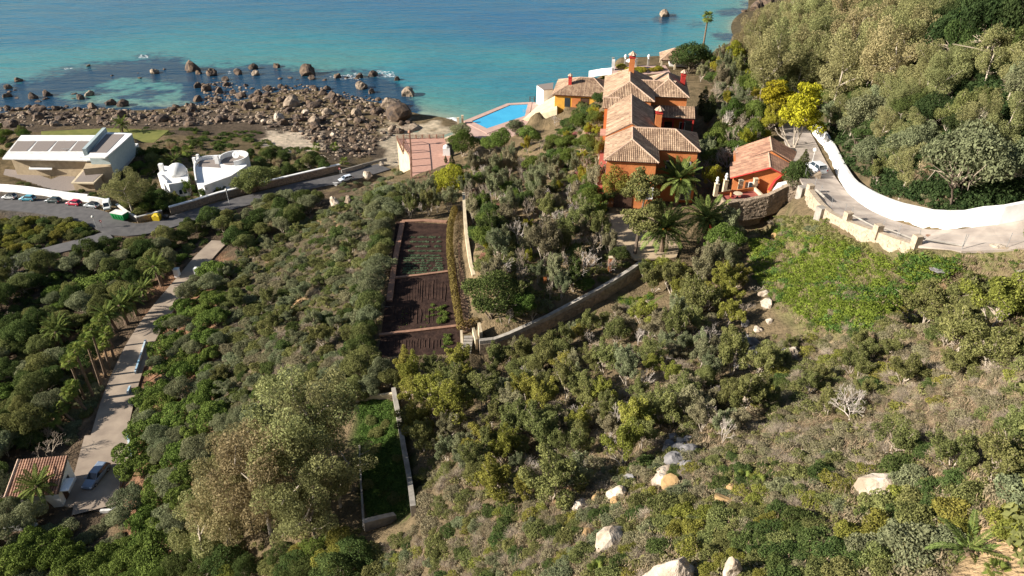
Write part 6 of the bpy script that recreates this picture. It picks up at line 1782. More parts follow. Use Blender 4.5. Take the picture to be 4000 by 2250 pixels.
def canary(p, th, fl, n=34, label="palm", group=None, lean=(0, 0), lf='palm', name="date_palm", tr=.42):
    t = thing(name, label, "palm", p, R.uniform(0, 6.28), group)
    mb = MB(); lx, ly = lean
    pts_ = [(lx * s * s, ly * s * s, -.3 + (th + .3) * s) for s in np.linspace(0, 1, 6)]
    mb.tube(pts_, [tr * 1.25, tr, tr * .9, tr * .9, tr * 1.0, tr * 1.25], 9); o = lch(t, "trunk", mb, M['palmbark'])
    mb = MB(); mb.lathe([(.1 * tr / .42, th - 1.1 * tr), (tr * 1.4, th - .2 * tr), (tr * 1.2, th + .7 * tr), (.1 * tr / .42, th + 1.3 * tr)], lx, ly, 9); lch(t, "crown_base", mb, M['palmbark'])
    for k in range(n):
        a = k * 2.399963 + R.uniform(-.15, .15); q = k / n
        lev = 0 if q < .3 else 1 if q < .55 else 2 if q < .8 else 3
        tilt = (-.85 + 1.25 * q) + R.uniform(-.1, .1)      # inner leaves stand up
        f_ = bpy.data.objects.new("frond", FROND[lev]); COL.objects.link(f_); f_.parent = t
        f_.location = (lx, ly, th + .35 - .45 * q); f_.rotation_euler = (R.uniform(-.25, .25), tilt * .75, a); s = fl * R.uniform(.88, 1.08); f_.scale = (s, s, s)
    if "fruit" in (label or ""):
        for k in range(9):
            a = k * 2.4; mb = MB(); q0 = Vector((lx, ly, th + .25)); d = Vector((math.cos(a), math.sin(a), .55)); mb.tube([q0 + d * .3, q0 + d * 1.0, q0 + d * 1.3 - Vector((0, 0, .35))], [.05, .14, .2], 5); lch(t, "fruit_stalk", mb, M['fruit'])
    COUNT[name] = COUNT.get(name, 0) + 1
    claim(p.x, p.y, fl * .5)
    return t
def washingtonia(p, th, fl, label, group=None, lean=(0, 0), n=26, name="fan_palm", tr=.2):
    t = thing(name, label, "palm", p, 0, group)
    mb = MB(); lx, ly = lean
    mb.tube([(lx * s, ly * s, -.3 + (th + .3) * s) for s in np.linspace(0, 1, 5)], [tr * 1.5, tr * 1.1, tr, tr * .9, tr], 8); lch(t, "trunk", mb, M['palmbark'])
    for k in range(n):
        a = k * 2.399963; q = k / n; f_ = bpy.data.objects.new("frond", FAN[k % 3]); COL.objects.link(f_); f_.parent = t
        f_.location = (lx, ly, th - .2 * q); f_.rotation_euler = (R.uniform(-.3, .3), -1.15 + 2.0 * q + R.uniform(-.15, .15), a); s = fl * R.uniform(.85, 1.1); f_.scale = (s, s, s)
    COUNT[name] = COUNT.get(name, 0) + 1
    return t
def at(px, py, dz=0.0):
    p = hit(px, py, dz)
    return p

# ------------------------------------------------------------------ plants one can point to
g_ = "date palms round the villa courtyard"
canary(at(2640, 800), 4.6, 4.4, 54, "tallest date palm against the orange villa wall with orange fruit stalks", None)
canary(at(2583, 985), 4.0, 4.5, 54, "date palm with orange fruit in front at the near end of the sandy courtyard", None)
canary(at(2748, 950), 4.2, 4.2, 50, "dark date palm beside the red terrace wall", None)
canary(at(206, 1978), 3.6, 3.0, 34, "date palm leaning over the tiled outbuilding roof", None, (-1.0, .3))
canary(at(3775, 2165), .15, 2.0, 15, "young palm with few spreading fronds on bare sandy ground", None, tr=.2, name="young_palm")
for (bx, by, th, fl, lab, ln) in (
        (633, 1116, 4.6, 3.0, "date palm nearest the white gate pillars of the driveway", (-.3, .2)), (580, 1172, 2.6, 2.6, "short date palm below the gate palm on the driveway edge", (-.5, 0)),
        (575, 1120, 1.2, 2.2, "low young palm tucked behind the gate palm", (0, 0)), (536, 1231, 3.6, 3.0, "third date palm down the driveway edge", (-.4, .1)),
        (497, 1265, 3.8, 3.0, "date palm with straight trunk on the driveway bank", (-.6, .1)), (455, 1296, 4.0, 3.0, "date palm beside the red bank above the leaning row", (-.7, .1)),
        (252, 1340, 4.0, 3.0, "date palm behind the grey bush away from the driveway", (-.6, .1)), (229, 1370, 4.0, 2.8, "date palm furthest from the driveway by the dirt track", (-.9, .2))):
    canary(at(bx, by), th, fl, 30, lab, "date palms along the driveway", ln)
for i, (cx_, cy_, bx, by) in enumerate(((388, 1249, 443, 1361), (353, 1285, 414, 1472), (334, 1332, 398, 1515), (400, 1342, 431, 1442), (415, 1300, 448, 1405), (291, 1369, 370, 1562), (268, 1412, 335, 1570), (283, 1510, 330, 1600), (256, 1535, 350, 1610), (233, 1595, 300, 1650), (205, 1640, 262, 1690))):
    p = at(bx, by); th = 7.5
    best = min(np.arange(2.5, 13, .25), key=lambda h: abs(to_px(p.x, p.y, p.z + h)[1] - cy_)); q = to_px(p.x, p.y, p.z + best)
    dxm = (cx_ - q[0]) / 21.0
    washingtonia(p, float(best), 1.5, "%s fan palm of the leaning row, %s" % (("slim", "tall", "tallest", "short", "thick trunked", "long trunked", "pale crowned", "low crowned", "bushy", "lower", "lowest")[i], ("topmost by the driveway", "second from the top", "arching over the grass strip", "with a small pale crown", "beside the date palms", "leaning far over the scrub", "above the grey bushes", "in the middle of the scrub", "at the driveway edge", "near the bare tree", "closest to the bare tree")[i]), "fan palms of the leaning row", (float(np.clip(dxm, -2, 2)), 0))
p = W(2740, 222, 36.0); washingtonia(p, 12.0, 2.2, "tall slim fan palm standing alone against the sea", None, (.3, 0), 34, tr=.28)
canary(at(480, 520), 2.8, 3.6, 26, "palm on the seaward lawn behind the modern house", None, (-.5, 0))
canary(at(690, 650), 1.8, 3.0, 24, "palm behind the white dome", None); washingtonia(at(745, 625), 3.0, 2.4, "pale fan palm behind the domed house", None)
for i, (x, y, h) in enumerate(((1308, 590, 1.6), (1345, 640, .8), (1238, 590, 1.4))):
    washingtonia(at(x, y), h, 1.9, ["fan palm on the rocky beach slope above the reeds", "low fan palm above the beach end of the street", "dark fan palm at the top of the reed bed"][i], None, (0, 0), 20)
for i, (x, y, r_) in enumerate(((3625, 2120, 1.15), (3415, 2215, 1.0), (3075, 2085, .8), (3605, 1950, .8), (3030, 2235, .7), (3230, 870, .8), (2960, 1895, .9), (2905, 1870, .8), (3890, 2230, .7), (2330, 2230, .8))):
    p = at(x, y); washingtonia(p, .1, r_, where_label("dwarf fan palm", p, .5), "dwarf fan palms", (0, 0), 22, "dwarf_palm", .1)
cyp = [(2738, 455, 6.6, "left and taller of the twin cypresses behind the villa porch"), (2760, 482, 6.6, "right and nearer of the twin cypresses behind the villa porch"), (3125, 690, 4.5, "slim cypress rising from the bush by the off roader"), (1768, 660, 3.6, "small dark cypress beside the white shrine"), (1742, 640, 2.2, "tiny brown cypress on the pink terrace"), (1965, 690, 6.0, "slender cypress in the middle of the villa garden"), (2752, 232, 3.0, "dark cypress by the foot of the tall sea palm"), (2773, 234, 2.4, "small dark cypress on the headland edge"), (2165, 770, 4.0, "dark cypress near the garden wall stones"), (2140, 790, 3.4, "ivy dark column shrub beside the garden cypress")]
for (x, y, h, lab) in cyp:
    p = at(x, y); t = thing("cypress_tree", lab, "cypress", p, 0); mesh_obj("foliage", R.choice(PROTO['cypress']), t, [L['cypress'], M['twig']], (0, 0, 0), (R.uniform(-.05, .05), R.uniform(-.05, .05), R.uniform(0, 6)), (h * 1.2, h * 1.2, h))
    mb = MB(); mb.tube([(0, 0, -.3), (0, 0, h * .4)], [.12, .05], 6); lch(t, "trunk", mb, M['bark']); claim(p.x, p.y, h * .16)
# golden conifer, dome tree, mimosas, courtyard conifer and other signature trees
p = at(3095, 580); t = tree(p, 5.8, 12.0, 'gold', 'goldcon', "golden_conifer", None, "big golden yellow conifer beside the shaded top of the hill road", bark='palebark', flat=11.0)
for (x, y, r_, h, lab) in ((3030, 490, 3.6, 8.5, "smaller golden conifer behind the big one"), (2985, 560, 1.6, 2.6, "low golden bush at the corner of the cottage roof"), (2860, 260, 3.2, 6.0, "yellow green tree right of the dark tree by the sea palm"), (2800, 300, 2.2, 4.5, "yellow green tree behind the twin cypresses"), (2985, 300, 2.6, 5, "yellow green tree below the pale eucalyptus edge")):
    tree(at(x, y), r_, h, 'gold' if x > 2950 else 'mimosa', 'goldcon' if x > 2950 else 'round', "golden_conifer" if x > 2950 else "yellow_tree", None, lab)
tree(at(1925, 1245), 4.9, 6.5, 'darkgreen', 'round', "dome_tree", None, "huge dense dark green dome tree beside the earth path")
tree(at(1765, 775), 3.4, 6.0, 'mimosa', 'round', "mimosa_tree", None, "yellow flowering mimosa in front of the pink terrace"); tree(at(1700, 790), 2.2, 4.2, 'mimosa', 'round', "mimosa_tree", None, "smaller yellow green mimosa left of the flowering one")
tree(at(2690, 285), 6.3, 7.5, 'darkgreen', 'round', "dome_tree", None, "large dark round tree in front of the tiled pavilion")
for (x, y, r_, h, lab) in ((1810, 610, 4.2, 5.6, "bright dark leaved tree with white forked trunk behind the pink terrace"), (1800, 560, 3.2, 5.0, "grey green tree at the corner of the pool terrace"), (1960, 590, 3.6, 5.0, "glossy green tree seaward of the slender cypress"), (2060, 570, 3.2, 4.6, "glossy dark tree below the pool terrace"), (2010, 530, 2.6, 4.0, "grey topped tree at the pool terrace edge"), (1915, 600, 2.6, 4.2, "dark tree between the white trunk tree and the cypress")):
    tree(at(x, y), r_, h, 'greygreen' if 'grey' in lab else 'bright', 'round', "garden_tree", None, lab, bark='palebark')
t = thing("courtyard_conifer", "tall open conifer with a bare lower trunk in front of the villa facade", "tree", at(2478, 1000))
mb = MB(); mb.tube([(0, 0, -.3), (.3, 0, 5), (.7, 0, 13)], [.3, .24, .08], 7); lch(t, "trunk", mb, M['bark'])
rs = RS(901); lb = []
for k in range(34):
    z = rs.uniform(5.6, 14.5); w_ = 3.1 * math.sin(math.pi * min(1, (15.2 - z) / 9.2 * .62 + .08)); a = rs.uniform(0, 6.28); r_ = w_ * math.sqrt(rs.uniform(.1, 1)); rr = rs.uniform(.7, 1.25)
    lb.append((.6 + r_ * math.cos(a), r_ * math.sin(a), z, rr, rr, rr * .55))
me = compose("crown", blobs_leaves(nobble(lb, rs, 2, .5), 6500, .20, RS(902), .3, .5, .7, under=-1)); o = mesh_obj("crown", me, t, [L['olive'], M['twig']])
for (x, y, r_, h, lf, lab) in ((2405, 800, 2.6, 7.5, 'yellowolive', "slim tree with golden brown leaves against the villa corner"), (2380, 800, 2.0, 3.0, 'darkgreen', "dark round bush at the villa corner by the garage"), (2820, 1010, 2.8, 4.8, 'bright', "leafy green tree below the dark date palm"), (3092, 765, 2.5, 5.2, 'darkgreen', "dense dark tree filling the corner beside the off roader")):
    tree(at(x, y), r_, h, lf, 'round', "garden_tree", None, lab)
for (x, y, r_, h, tw, lf, lab) in ((2290, 1080, 4.2, 5.5, 'straw', 'yellowolive', "large pale bare tree with lichen branches in the villa garden"), (2770, 690, 2.6, 5.0, 'whitetwig', None, "pale silver bare tree at the corner of the villa right wing"), (2840, 660, 3.4, 5.5, 'twig', 'greybrown', "brown bare tree left of the cottage roof"), (2790, 430, 3.4, 6.5, 'twig', None, "tall bare tree right of the twin cypresses"), (2880, 470, 3.0, 5.0, 'whitetwig', None, "silvery bare tree above the green bush by the cottage"), (1975, 1070, 3.6, 4.2, 'whitetwig', None, "white branched bare tree above the dark dome tree"), (2030, 960, 2.4, 6.5, 'whitetwig', None, "tall white trunked bare tree near the earth path wall"), (200, 1790, 4.2, 5.0, 'twig', None, "wide bare grey tree behind the tiled outbuilding"), (3320, 1640, 2.8, 3.2, 'whitetwig', None, "bleached white bush on the lower right slope"), (3990, 1130, 2.5, 4.0, 'whitetwig', None, "pale bare shrub tree at the right end of the meadow"), (75, 1090, 2.4, 4.5, 'whitetwig', None, "white bare tree by the woodland lane"), (2950, 1150, 2.0, 1.8, 'twig', None, "tangled dead branches beside the white scree"), (2900, 1230, 2.2, 1.8, 'twig', None, "heap of dead grey branches below the meadow"), (1885, 700, 2.4, 4.5, 'whitetwig', None, "pale bare tree below the glossy garden trees"), (2170, 500, 2.6, 4.6, 'straw', 'yellowolive', "yellowish bare tree with white trunk by the pool steps")):
    bare(at(x, y), r_ * 1.15, h * 1.1, tw, lf, "bare_tree", None, lab)
tree(at(400, 1135), 5.4, 5.2, 'pine', 'pinecrown', "umbrella_pine", None, "wide umbrella pine standing alone near the driveway gate")
tree(at(3720, 800), 5.2, 9.0, 'greygreen', 'round', "olive_tree", None, "huge round grey green tree behind the white road wall")
for (x, y, r_, h, lf, lab) in ((3600, 1270, 3.0, 4.6, 'olive', "left part of the wide olive thicket on the right slope"), (3740, 1230, 3.2, 5.2, 'olive', "tallest olive of the thicket on the right slope"), (3880, 1290, 3.2, 4.8, 'yellowolive', "yellowish olive at the outer side of the thicket"), (3720, 1400, 3.0, 4.2, 'olive', "olive at the near side of the thicket on the right slope"), (3850, 1440, 2.6, 3.6, 'olive', "lowest olive of the thicket on the right slope")):
    tree(at(x, y), r_, h, lf, 'wispy', "olive_tree", "olive thicket on the right slope", lab, bark='palebark')
for (x, y, r_, h) in ((3350, 560, 4.6, 7.5), (3400, 660, 3.0, 4.5), (3250, 500, 3.2, 5)): tree(at(x, y), r_, h, 'greygreen', 'round', "olive_tree", None)
for (px, py, h, c, lab) in ((2381, 1062, 2.6, 'orange', "bright orange garden post above the boundary wall"), (2128, 1110, 1.6, 'orange', "low orange garden post beside the hedge garden"), (2935, 480, 2.6, 'red', "red gate post behind the golden conifer's lower branches"), (2968, 492, 2.8, 'red', "second red gate post nearer the cottage roof"), (2770, 900, 1.6, 'red', "short red post behind the dark date palm")):
    p = at(px, py); t = thing("garden_post", lab, "post", p); mb = MB(); mb.box(0, 0, h / 2 - .2, .5, .5, h + .4); lch(t, "shaft", mb, M[c]); mb = MB(); mb.box(0, 0, h + .05, .62, .62, .12); lch(t, "cap", mb, M['cream'])
for (x, y, r_, h, lf, lab) in ((2330, 770, 2.2, 6.5, 'greybrown', "grey brown tree against the left corner of the villa"), (2130, 1040, 3.2, 8.0, 'greybrown', "large tan brown tree with a pale forked trunk in the villa garden"), (2080, 760, 1.9, 6.2, 'greygreen', "grey tree with a straight pale trunk below the pool steps"), (1990, 660, 2.0, 5.5, 'greygreen', "grey green tree beside the slender cypress"), (2250, 700, 2.2, 5.5, 'greygreen', "silvery green tree under the villa terrace"), (2340, 640, 1.8, 5.0, 'yellowolive', "olive yellow tree touching the villa's side terrace"), (1900, 860, 2.4, 5.5, 'bright', "green tree at the top of the earth path wall"), (1930, 960, 2.6, 6.2, 'darkgreen', "dark upright tree beside the earth path wall"), (1930, 1130, 2.3, 5.0, 'greybrown', "tan bush tree above the dark dome tree"), (2240, 1140, 2.2, 5.2, 'darkgreen', "dark conifer like tree inside the boundary wall"), (2190, 1170, 1.5, 4.2, 'greygreen', "slim grey tree beside the dark tree at the boundary wall"), (2330, 880, 2.0, 4.5, 'bright', "leafy dark tree beside the courtyard edge"), (2060, 600, 1.5, 4.0, 'mimosa', "yellow flowering tree in the upper villa garden"), (1690, 1600, 2.6, 4.6, 'yellowolive', "yellowish olive overhanging the plot wall"), (1660, 1760, 2.4, 4.2, 'olive', "olive tree overhanging the middle of the plot wall")):
    tree(at(x, y), r_, h, lf, 'wispy', "garden_tree", None, lab, bark='palebark')
for (x, y, r_, h, tw, lab) in ((2230, 790, 2.3, 6.0, 'whitetwig', "tall pale bare tree in the middle of the villa garden"), (2290, 680, 2.2, 5.5, 'twig', "bare tree on the slope under the villa terrace"), (2180, 900, 2.6, 5.5, 'whitetwig', "lichen covered bare tree beside the tan brown tree"), (1860, 640, 1.8, 5.0, 'whitetwig', "pale bare tree right of the pink terrace gate"), (2850, 600, 2.8, 7.5, 'twig', "tall bare tree between the villa and the cottage roof"), (2830, 520, 2.6, 7.0, 'whitetwig', "silvery tall bare tree behind the villa right wing")):
    bare(at(x, y), r_ * 1.15, h, tw, None, "bare_tree", None, lab)
# topiary domes between villa and pool house, yellow hedges, garden hedges
g_ = "clipped topiary domes below the villa"
for i in range(48):
    s = (i % 24) / 23; x = 2395 - 190 * s + R.uniform(-28, 28); y = 305 + 210 * s + R.uniform(-26, 26)
    p = at(x, y); r_ = R.uniform(1.3, 2.3); lf = R.choice(['darkgreen', 'darkgreen', 'cypress', 'olive']) if s > .15 else 'mimosa'
    o = mesh_obj("topiary_dome", R.choice(PROTO['dome']), None, [L[lf], M['twig']], p, (0, 0, R.uniform(0, 6)), (r_, r_, r_ * 1.25)); tag(o, where_label("clipped dome bush", p, 1), "topiary", g_); claim(p.x, p.y, r_)
for i, (x, y, r_) in enumerate(((2425, 268, 1.6), (2430, 292, 1.4), (2462, 280, 1.6), (2480, 300, 1.6), (2492, 290, 1.7), (2505, 280, 1.6), (2495, 276, 1.4), (2545, 278, 1.2), (2560, 277, 1.2), (2575, 274, 1.4), (2410, 305, 1.4), (2520, 312, 1.2))):
    p = W(x, y, 36.1 if y < 285 else 38.8); o = mesh_obj("golden_hedge", R.choice(PROTO['dome']), None, [L['mimosa'], M['twig']], p, (0, 0, i), (r_ * 1.2, r_, r_ * 1.1)); tag(o, where_label("rounded golden hedge bush", p, 1), "hedge", "golden hedges behind the villa")
def hedge(name, label, line, w, h, lf, seg=.8, n=90):
    ln = subdiv(line, seg); lb = []
    P0 = ln[0]
    for p in ln: lb.append((p.x - P0.x, p.y - P0.y, p.z - P0.z + h * .5, w * .6, w * .6, h * .55))
    v, f, t = blobs_leaves(lb, n * len(ln), .13, RS(len(USED)), .15, .6, .5, under=-.6); v2 = v.copy()
    me = raw_mesh(name, v, f, [L[lf]], False, None, t); o = new_obj(name, me); o.location = P0; return tag(o, label, "hedge")
def hl(s, z): return [W(*[float(q) for q in t.split()], z) for t in s.split(";")]
hedge("clipped_hedge", "long rusty clipped hedge between the garden plot and the earth path", hl("1776 830;1760 900;1758 980;1764 1060;1776 1150;1790 1230;1800 1290", 32.3), 1.0, 1.5, 'hedge', .7, 130)
hedge("clipped_hedge", "short clipped hedge turning at the end of the earth path", hl("1802 1290;1860 1272", 32.5), 1.1, 1.4, 'hedge')
hedge("clipped_hedge", "yellow square hedge block beside the boundary wall", hl("2035 1125;2085 1120", 35.2), 2.2, 1.3, 'mimosa')
for i, s in enumerate(("1990 1060;2100 1050", "1985 1090;2060 1085", "2010 1180;2110 1160", "2060 1215;2140 1195", "1930 905;2010 900", "1935 870;2010 860", "2000 1020;2005 940", "2060 1000;2060 930")):
    ln = hitline(s); hedge("box_hedge", where_label("low dark box hedge", ln[0], .5), ln, .9, .9, 'olive')
b1 = at(1850, 780)
for i, (x, y) in enumerate(((1790, 660), (1930, 720))): o = mesh_obj("topiary_ball", PROTO['dome'][i], None, [L['bright'], M['twig']], at(x, y), (0, 0, 0), (1.0, 1.0, 1.7)); tag(o, ["dark green topiary ball beside the gate post by the pink terrace", "green topiary ball near the slender cypress"][i], "topiary")
# tall eucalyptus clump in the lower middle
for (x, y, h, lf, w_, lab) in ((1190, 1900, 15, 'euc', 1.15, "tallest pale eucalyptus of the clump beside the shaded plot"), (1300, 1830, 13, 'euc', 1.1, "eucalyptus leaning over the shaded lower plot"), (1060, 2080, 14, 'euctan', 1.2, "tan leaved eucalyptus at the front of the clump"), (900, 2150, 11, 'euctan', 1.2, "broad tan eucalyptus on the pine side of the clump"), (820, 2190, 9, 'euc', 1.3, "lower bushy eucalyptus at the clump's near corner"), (1160, 2060, 12, 'euc', 1.15, "eucalyptus in the middle of the clump"), (1000, 1980, 12, 'euctan', 1.2, "orange tinged eucalyptus in the clump centre"), (1330, 1980, 10, 'euc', 1.05, "dark eucalyptus against the shaded plot edge"), (1240, 2120, 9, 'euc', 1.2, "shadowed eucalyptus below the clump"), (940, 2060, 10, 'euctan', 1.25, "rounded tan eucalyptus facing the pines")):
    euc(at(x, y), h, lf, "eucalyptus_tree", "eucalyptus clump", lab, w_)
euc(at(520, 840), 12, 'euc', "eucalyptus_tree", None, "grey eucalyptus behind the low corner wall by the green skip", 1.15); euc(at(560, 820), 10, 'euc', "eucalyptus_tree", None, "second eucalyptus between the skip corner and the domed house", 1.1)
for (x, y, r_, h, lf, lab) in ((748, 765, 1.8, 4.2, 'bright', "leafy green tree between the dome and the main white block"), (690, 800, 2.0, 3.4, 'olive', "olive tree below the domed wing by the corner wall"), (800, 785, 2.0, 3.6, 'bright', "broad leaved tree under the white main block"), (860, 775, 1.8, 2.8, 'darkgreen', "dark tree at the lamp behind the lane wall"), (590, 760, 2.4, 4.2, 'darkgreen', "dark tree behind the domed wing chimney")):
    tree(at(x, y), r_, h, lf, 'wispy', "seaside_tree", None, lab)
tree(at(1010, 745), 5.0, 6.5, 'olive', 'round', "olive_tree", None, "large olive tree hiding the round end of the domed house"); tree(at(960, 760), 3.0, 4.5, 'olive', 'round', "olive_tree", None, "olive tree in front of the domed house main block")
# reeds
for (x, y, n, sp) in ((1130, 640, 11, 60), (1050, 860, 5, 30), (1045, 900, 5, 26), (670, 590, 7, 50), (1180, 615, 8, 50), (3620, 680, 3, 25)):
    for k in range(n):
        p = at(x + R.uniform(-sp, sp), y + R.uniform(-sp * .35, sp * .35)); r_ = R.uniform(1.2, 1.9)
        o = mesh_obj("reed_clump", R.choice(PROTO['straw']), None, [L['reed'], M['straw']], p, (R.uniform(-.1, .1), R.uniform(-.1, .1), R.uniform(0, 6)), (r_ * .8, r_ * .8, r_ * 2.4)); tag(o, where_label("tall straw coloured reed clump", p, 2), "reeds", "straw coloured reed clumps"); claim(p.x, p.y, r_ * .6)

# ------------------------------------------------------------------ rocks
def rock_mesh(seed, sub=2, planes=11, lo=.55, hi=.95, rough=.05):
    rs = RS(seed); bm = bmesh.new(); bmesh.ops.create_icosphere(bm, subdivisions=sub, radius=1.0)
    v = np.array([p.co[:] for p in bm.verts]); f = [[q.index for q in p.verts] for p in bm.faces]; bm.free()
    for _ in range(planes):
        n = rand_dirs(1, rs)[0]; d = rs.uniform(lo, hi); q = v @ n - d; v = v - np.outer(np.clip(q, 0, None), n)
    v = v * (1 + rs.normal(0, rough, (len(v), 1)))
    return raw_mesh("rock", v, np.array(f), [M['rockdark']], False)
ROCK = [rock_mesh(400 + k, 3 if k < 5 else 2) for k in range(12)]
def rock(px, py, r, m='rockdark', sc=(1, .85, .75), label=None, name="boulder", group=None, rot=None, sink=.25, word="boulder", k=None, dz=0):
    p = at(px, py)
    o = mesh_obj(name, ROCK[k] if k is not None else R.choice(ROCK), None, [M[m]], (p.x, p.y, max(p.z, -.25) + r * sc[2] * (1 - 2 * sink) * .5 + dz), rot or (R.uniform(-.25, .25), R.uniform(-.25, .25), R.uniform(0, 6.28)), (r * sc[0], r * sc[1], r * sc[2]))
    w_ = {'rockdark': "dark brown", 'rocktan': "tan", 'rockpale': "pale", 'rockgrey': "grey", 'rockochre': "ochre"}[m]
    tag(o, label or where_label("%s %s %s" % ("little" if r < .7 else "small" if r < 1.1 else "middle sized" if r < 1.6 else "large" if r < 2.6 else "massive", ("flat " if sc[2] < .64 else "blocky " if sc[2] > .76 else "") + w_, word), p, r), "rock", group)
    claim(p.x, p.y, r * .9); COUNT[name] = COUNT.get(name, 0) + 1
    return o
for (x, y, r_, m, lab) in ((1140, 412, 4.6, 'rocktan', "massive pale tan boulder standing highest on the rocky beach"), (1090, 470, 3.0, 'rockpale', "rounded pale boulder below the highest beach boulder"), (1012, 462, 2.0, 'rocktan', "tan boulder left of the highest beach boulder"), (1410, 345, 3.4, 'rocktan', "flat topped tan boulder in the shallows"), (1450, 362, 2.2, 'rockdark', "dark slab beside the flat topped tan boulder"),
        (1592, 372, 3.9, 'rocktan', "big rounded grey tan boulder at the end of the point"), (1530, 420, 4.6, 'rocktan', "cracked tan rock mass on the point"), (1560, 462, 6.6, 'rockdark', "largest dark rock mass at the tip of the beach"), (1200, 290, 5.0, 'rockdark', "long dark humped rock off the beach"), (1218, 308, 2.4, 'rockdark', "low brown rock in front of the long humped rock"), (1080, 262, 2.6, 'rockdark', "lone brown rock furthest out from the beach"),
        (606, 285, 3.0, 'rocktan', "white streaked upright rock standing in the lagoon"), (752, 272, 5.2, 'rockdark', "triangular dark rock beside the lagoon"), (830, 292, 3.4, 'rockdark', "flat brown rock below the triangular rock"), (775, 288, 2.2, 'rockdark', "small brown rock under the triangular rock"), (430, 408, 3.0, 'rockdark', "dark block rock at the edge of the lagoon"), (482, 412, 3.0, 'rockdark', "second dark block rock at the edge of the lagoon"),
        (928, 288, 2.8, 'rockdark', "brown rock right of the flat brown rock"), (990, 268, 2.8, 'rockdark', "dark rock near the middle of the reef"), (1000, 292, 2.6, 'rocktan', "tan rock just below the mid reef rock"), (810, 352, 3.2, 'rockdark', "knobbly brown rock in the reef"), (855, 362, 2.9, 'rockdark', "round dark rock at the lower reef"), (772, 340, 2.6, 'rockdark', "dark round rock beside the knobbly one"),
        (1320, 302, 2.6, 'rockdark', "low rock in the white surf, first of the surf line"), (1402, 302, 2.8, 'rockdark', "middle rock of the surf line"), (1458, 295, 3.4, 'rockdark', "largest rock of the surf line"), (1550, 312, 2.0, 'rockdark', "small red brown rock beyond the surf line"), (75, 316, 2.2, 'rockdark', "low reef rock awash at the far end of the reef"), (345, 258, 1.4, 'rockdark', "tiny rock at the outer reef edge"), (30, 345, 2.2, 'rockdark', "brown rock near the picture edge in the reef"), (30, 378, 2.2, 'rockdark', "round rock near the picture edge below the reef"), (130, 382, 2.8, 'rockdark', "rounded brown rock in the shallow reef"), (185, 372, 2.6, 'rockdark', "dark flat rock beside the rounded brown rock"), (312, 386, 2.4, 'rockdark', "low brown rock at the lagoon mouth"), (352, 372, 2.4, 'rocktan', "tilted rock at the lagoon mouth"),
        (2595, 62, 5.6, 'rocktan', "lone dark islet rock out in the open sea"), (2955, 38, 6.5, 'rockdark', "long sloping rock at the foot of the far headland"), (2995, 22, 8.5, 'rockdark', "highest rock of the far headland"), (2905, 46, 2.6, 'rockdark', "small rock off the far headland"), (2968, 60, 3.2, 'rockdark', "low brown rock below the far headland rocks"), (3015, 55, 5.5, 'rockdark', "brown rock at the water line under the grove")):
    rock(x, y, r_ * (.92 if x < 2000 else .8), m, (1, .8, .85), lab)
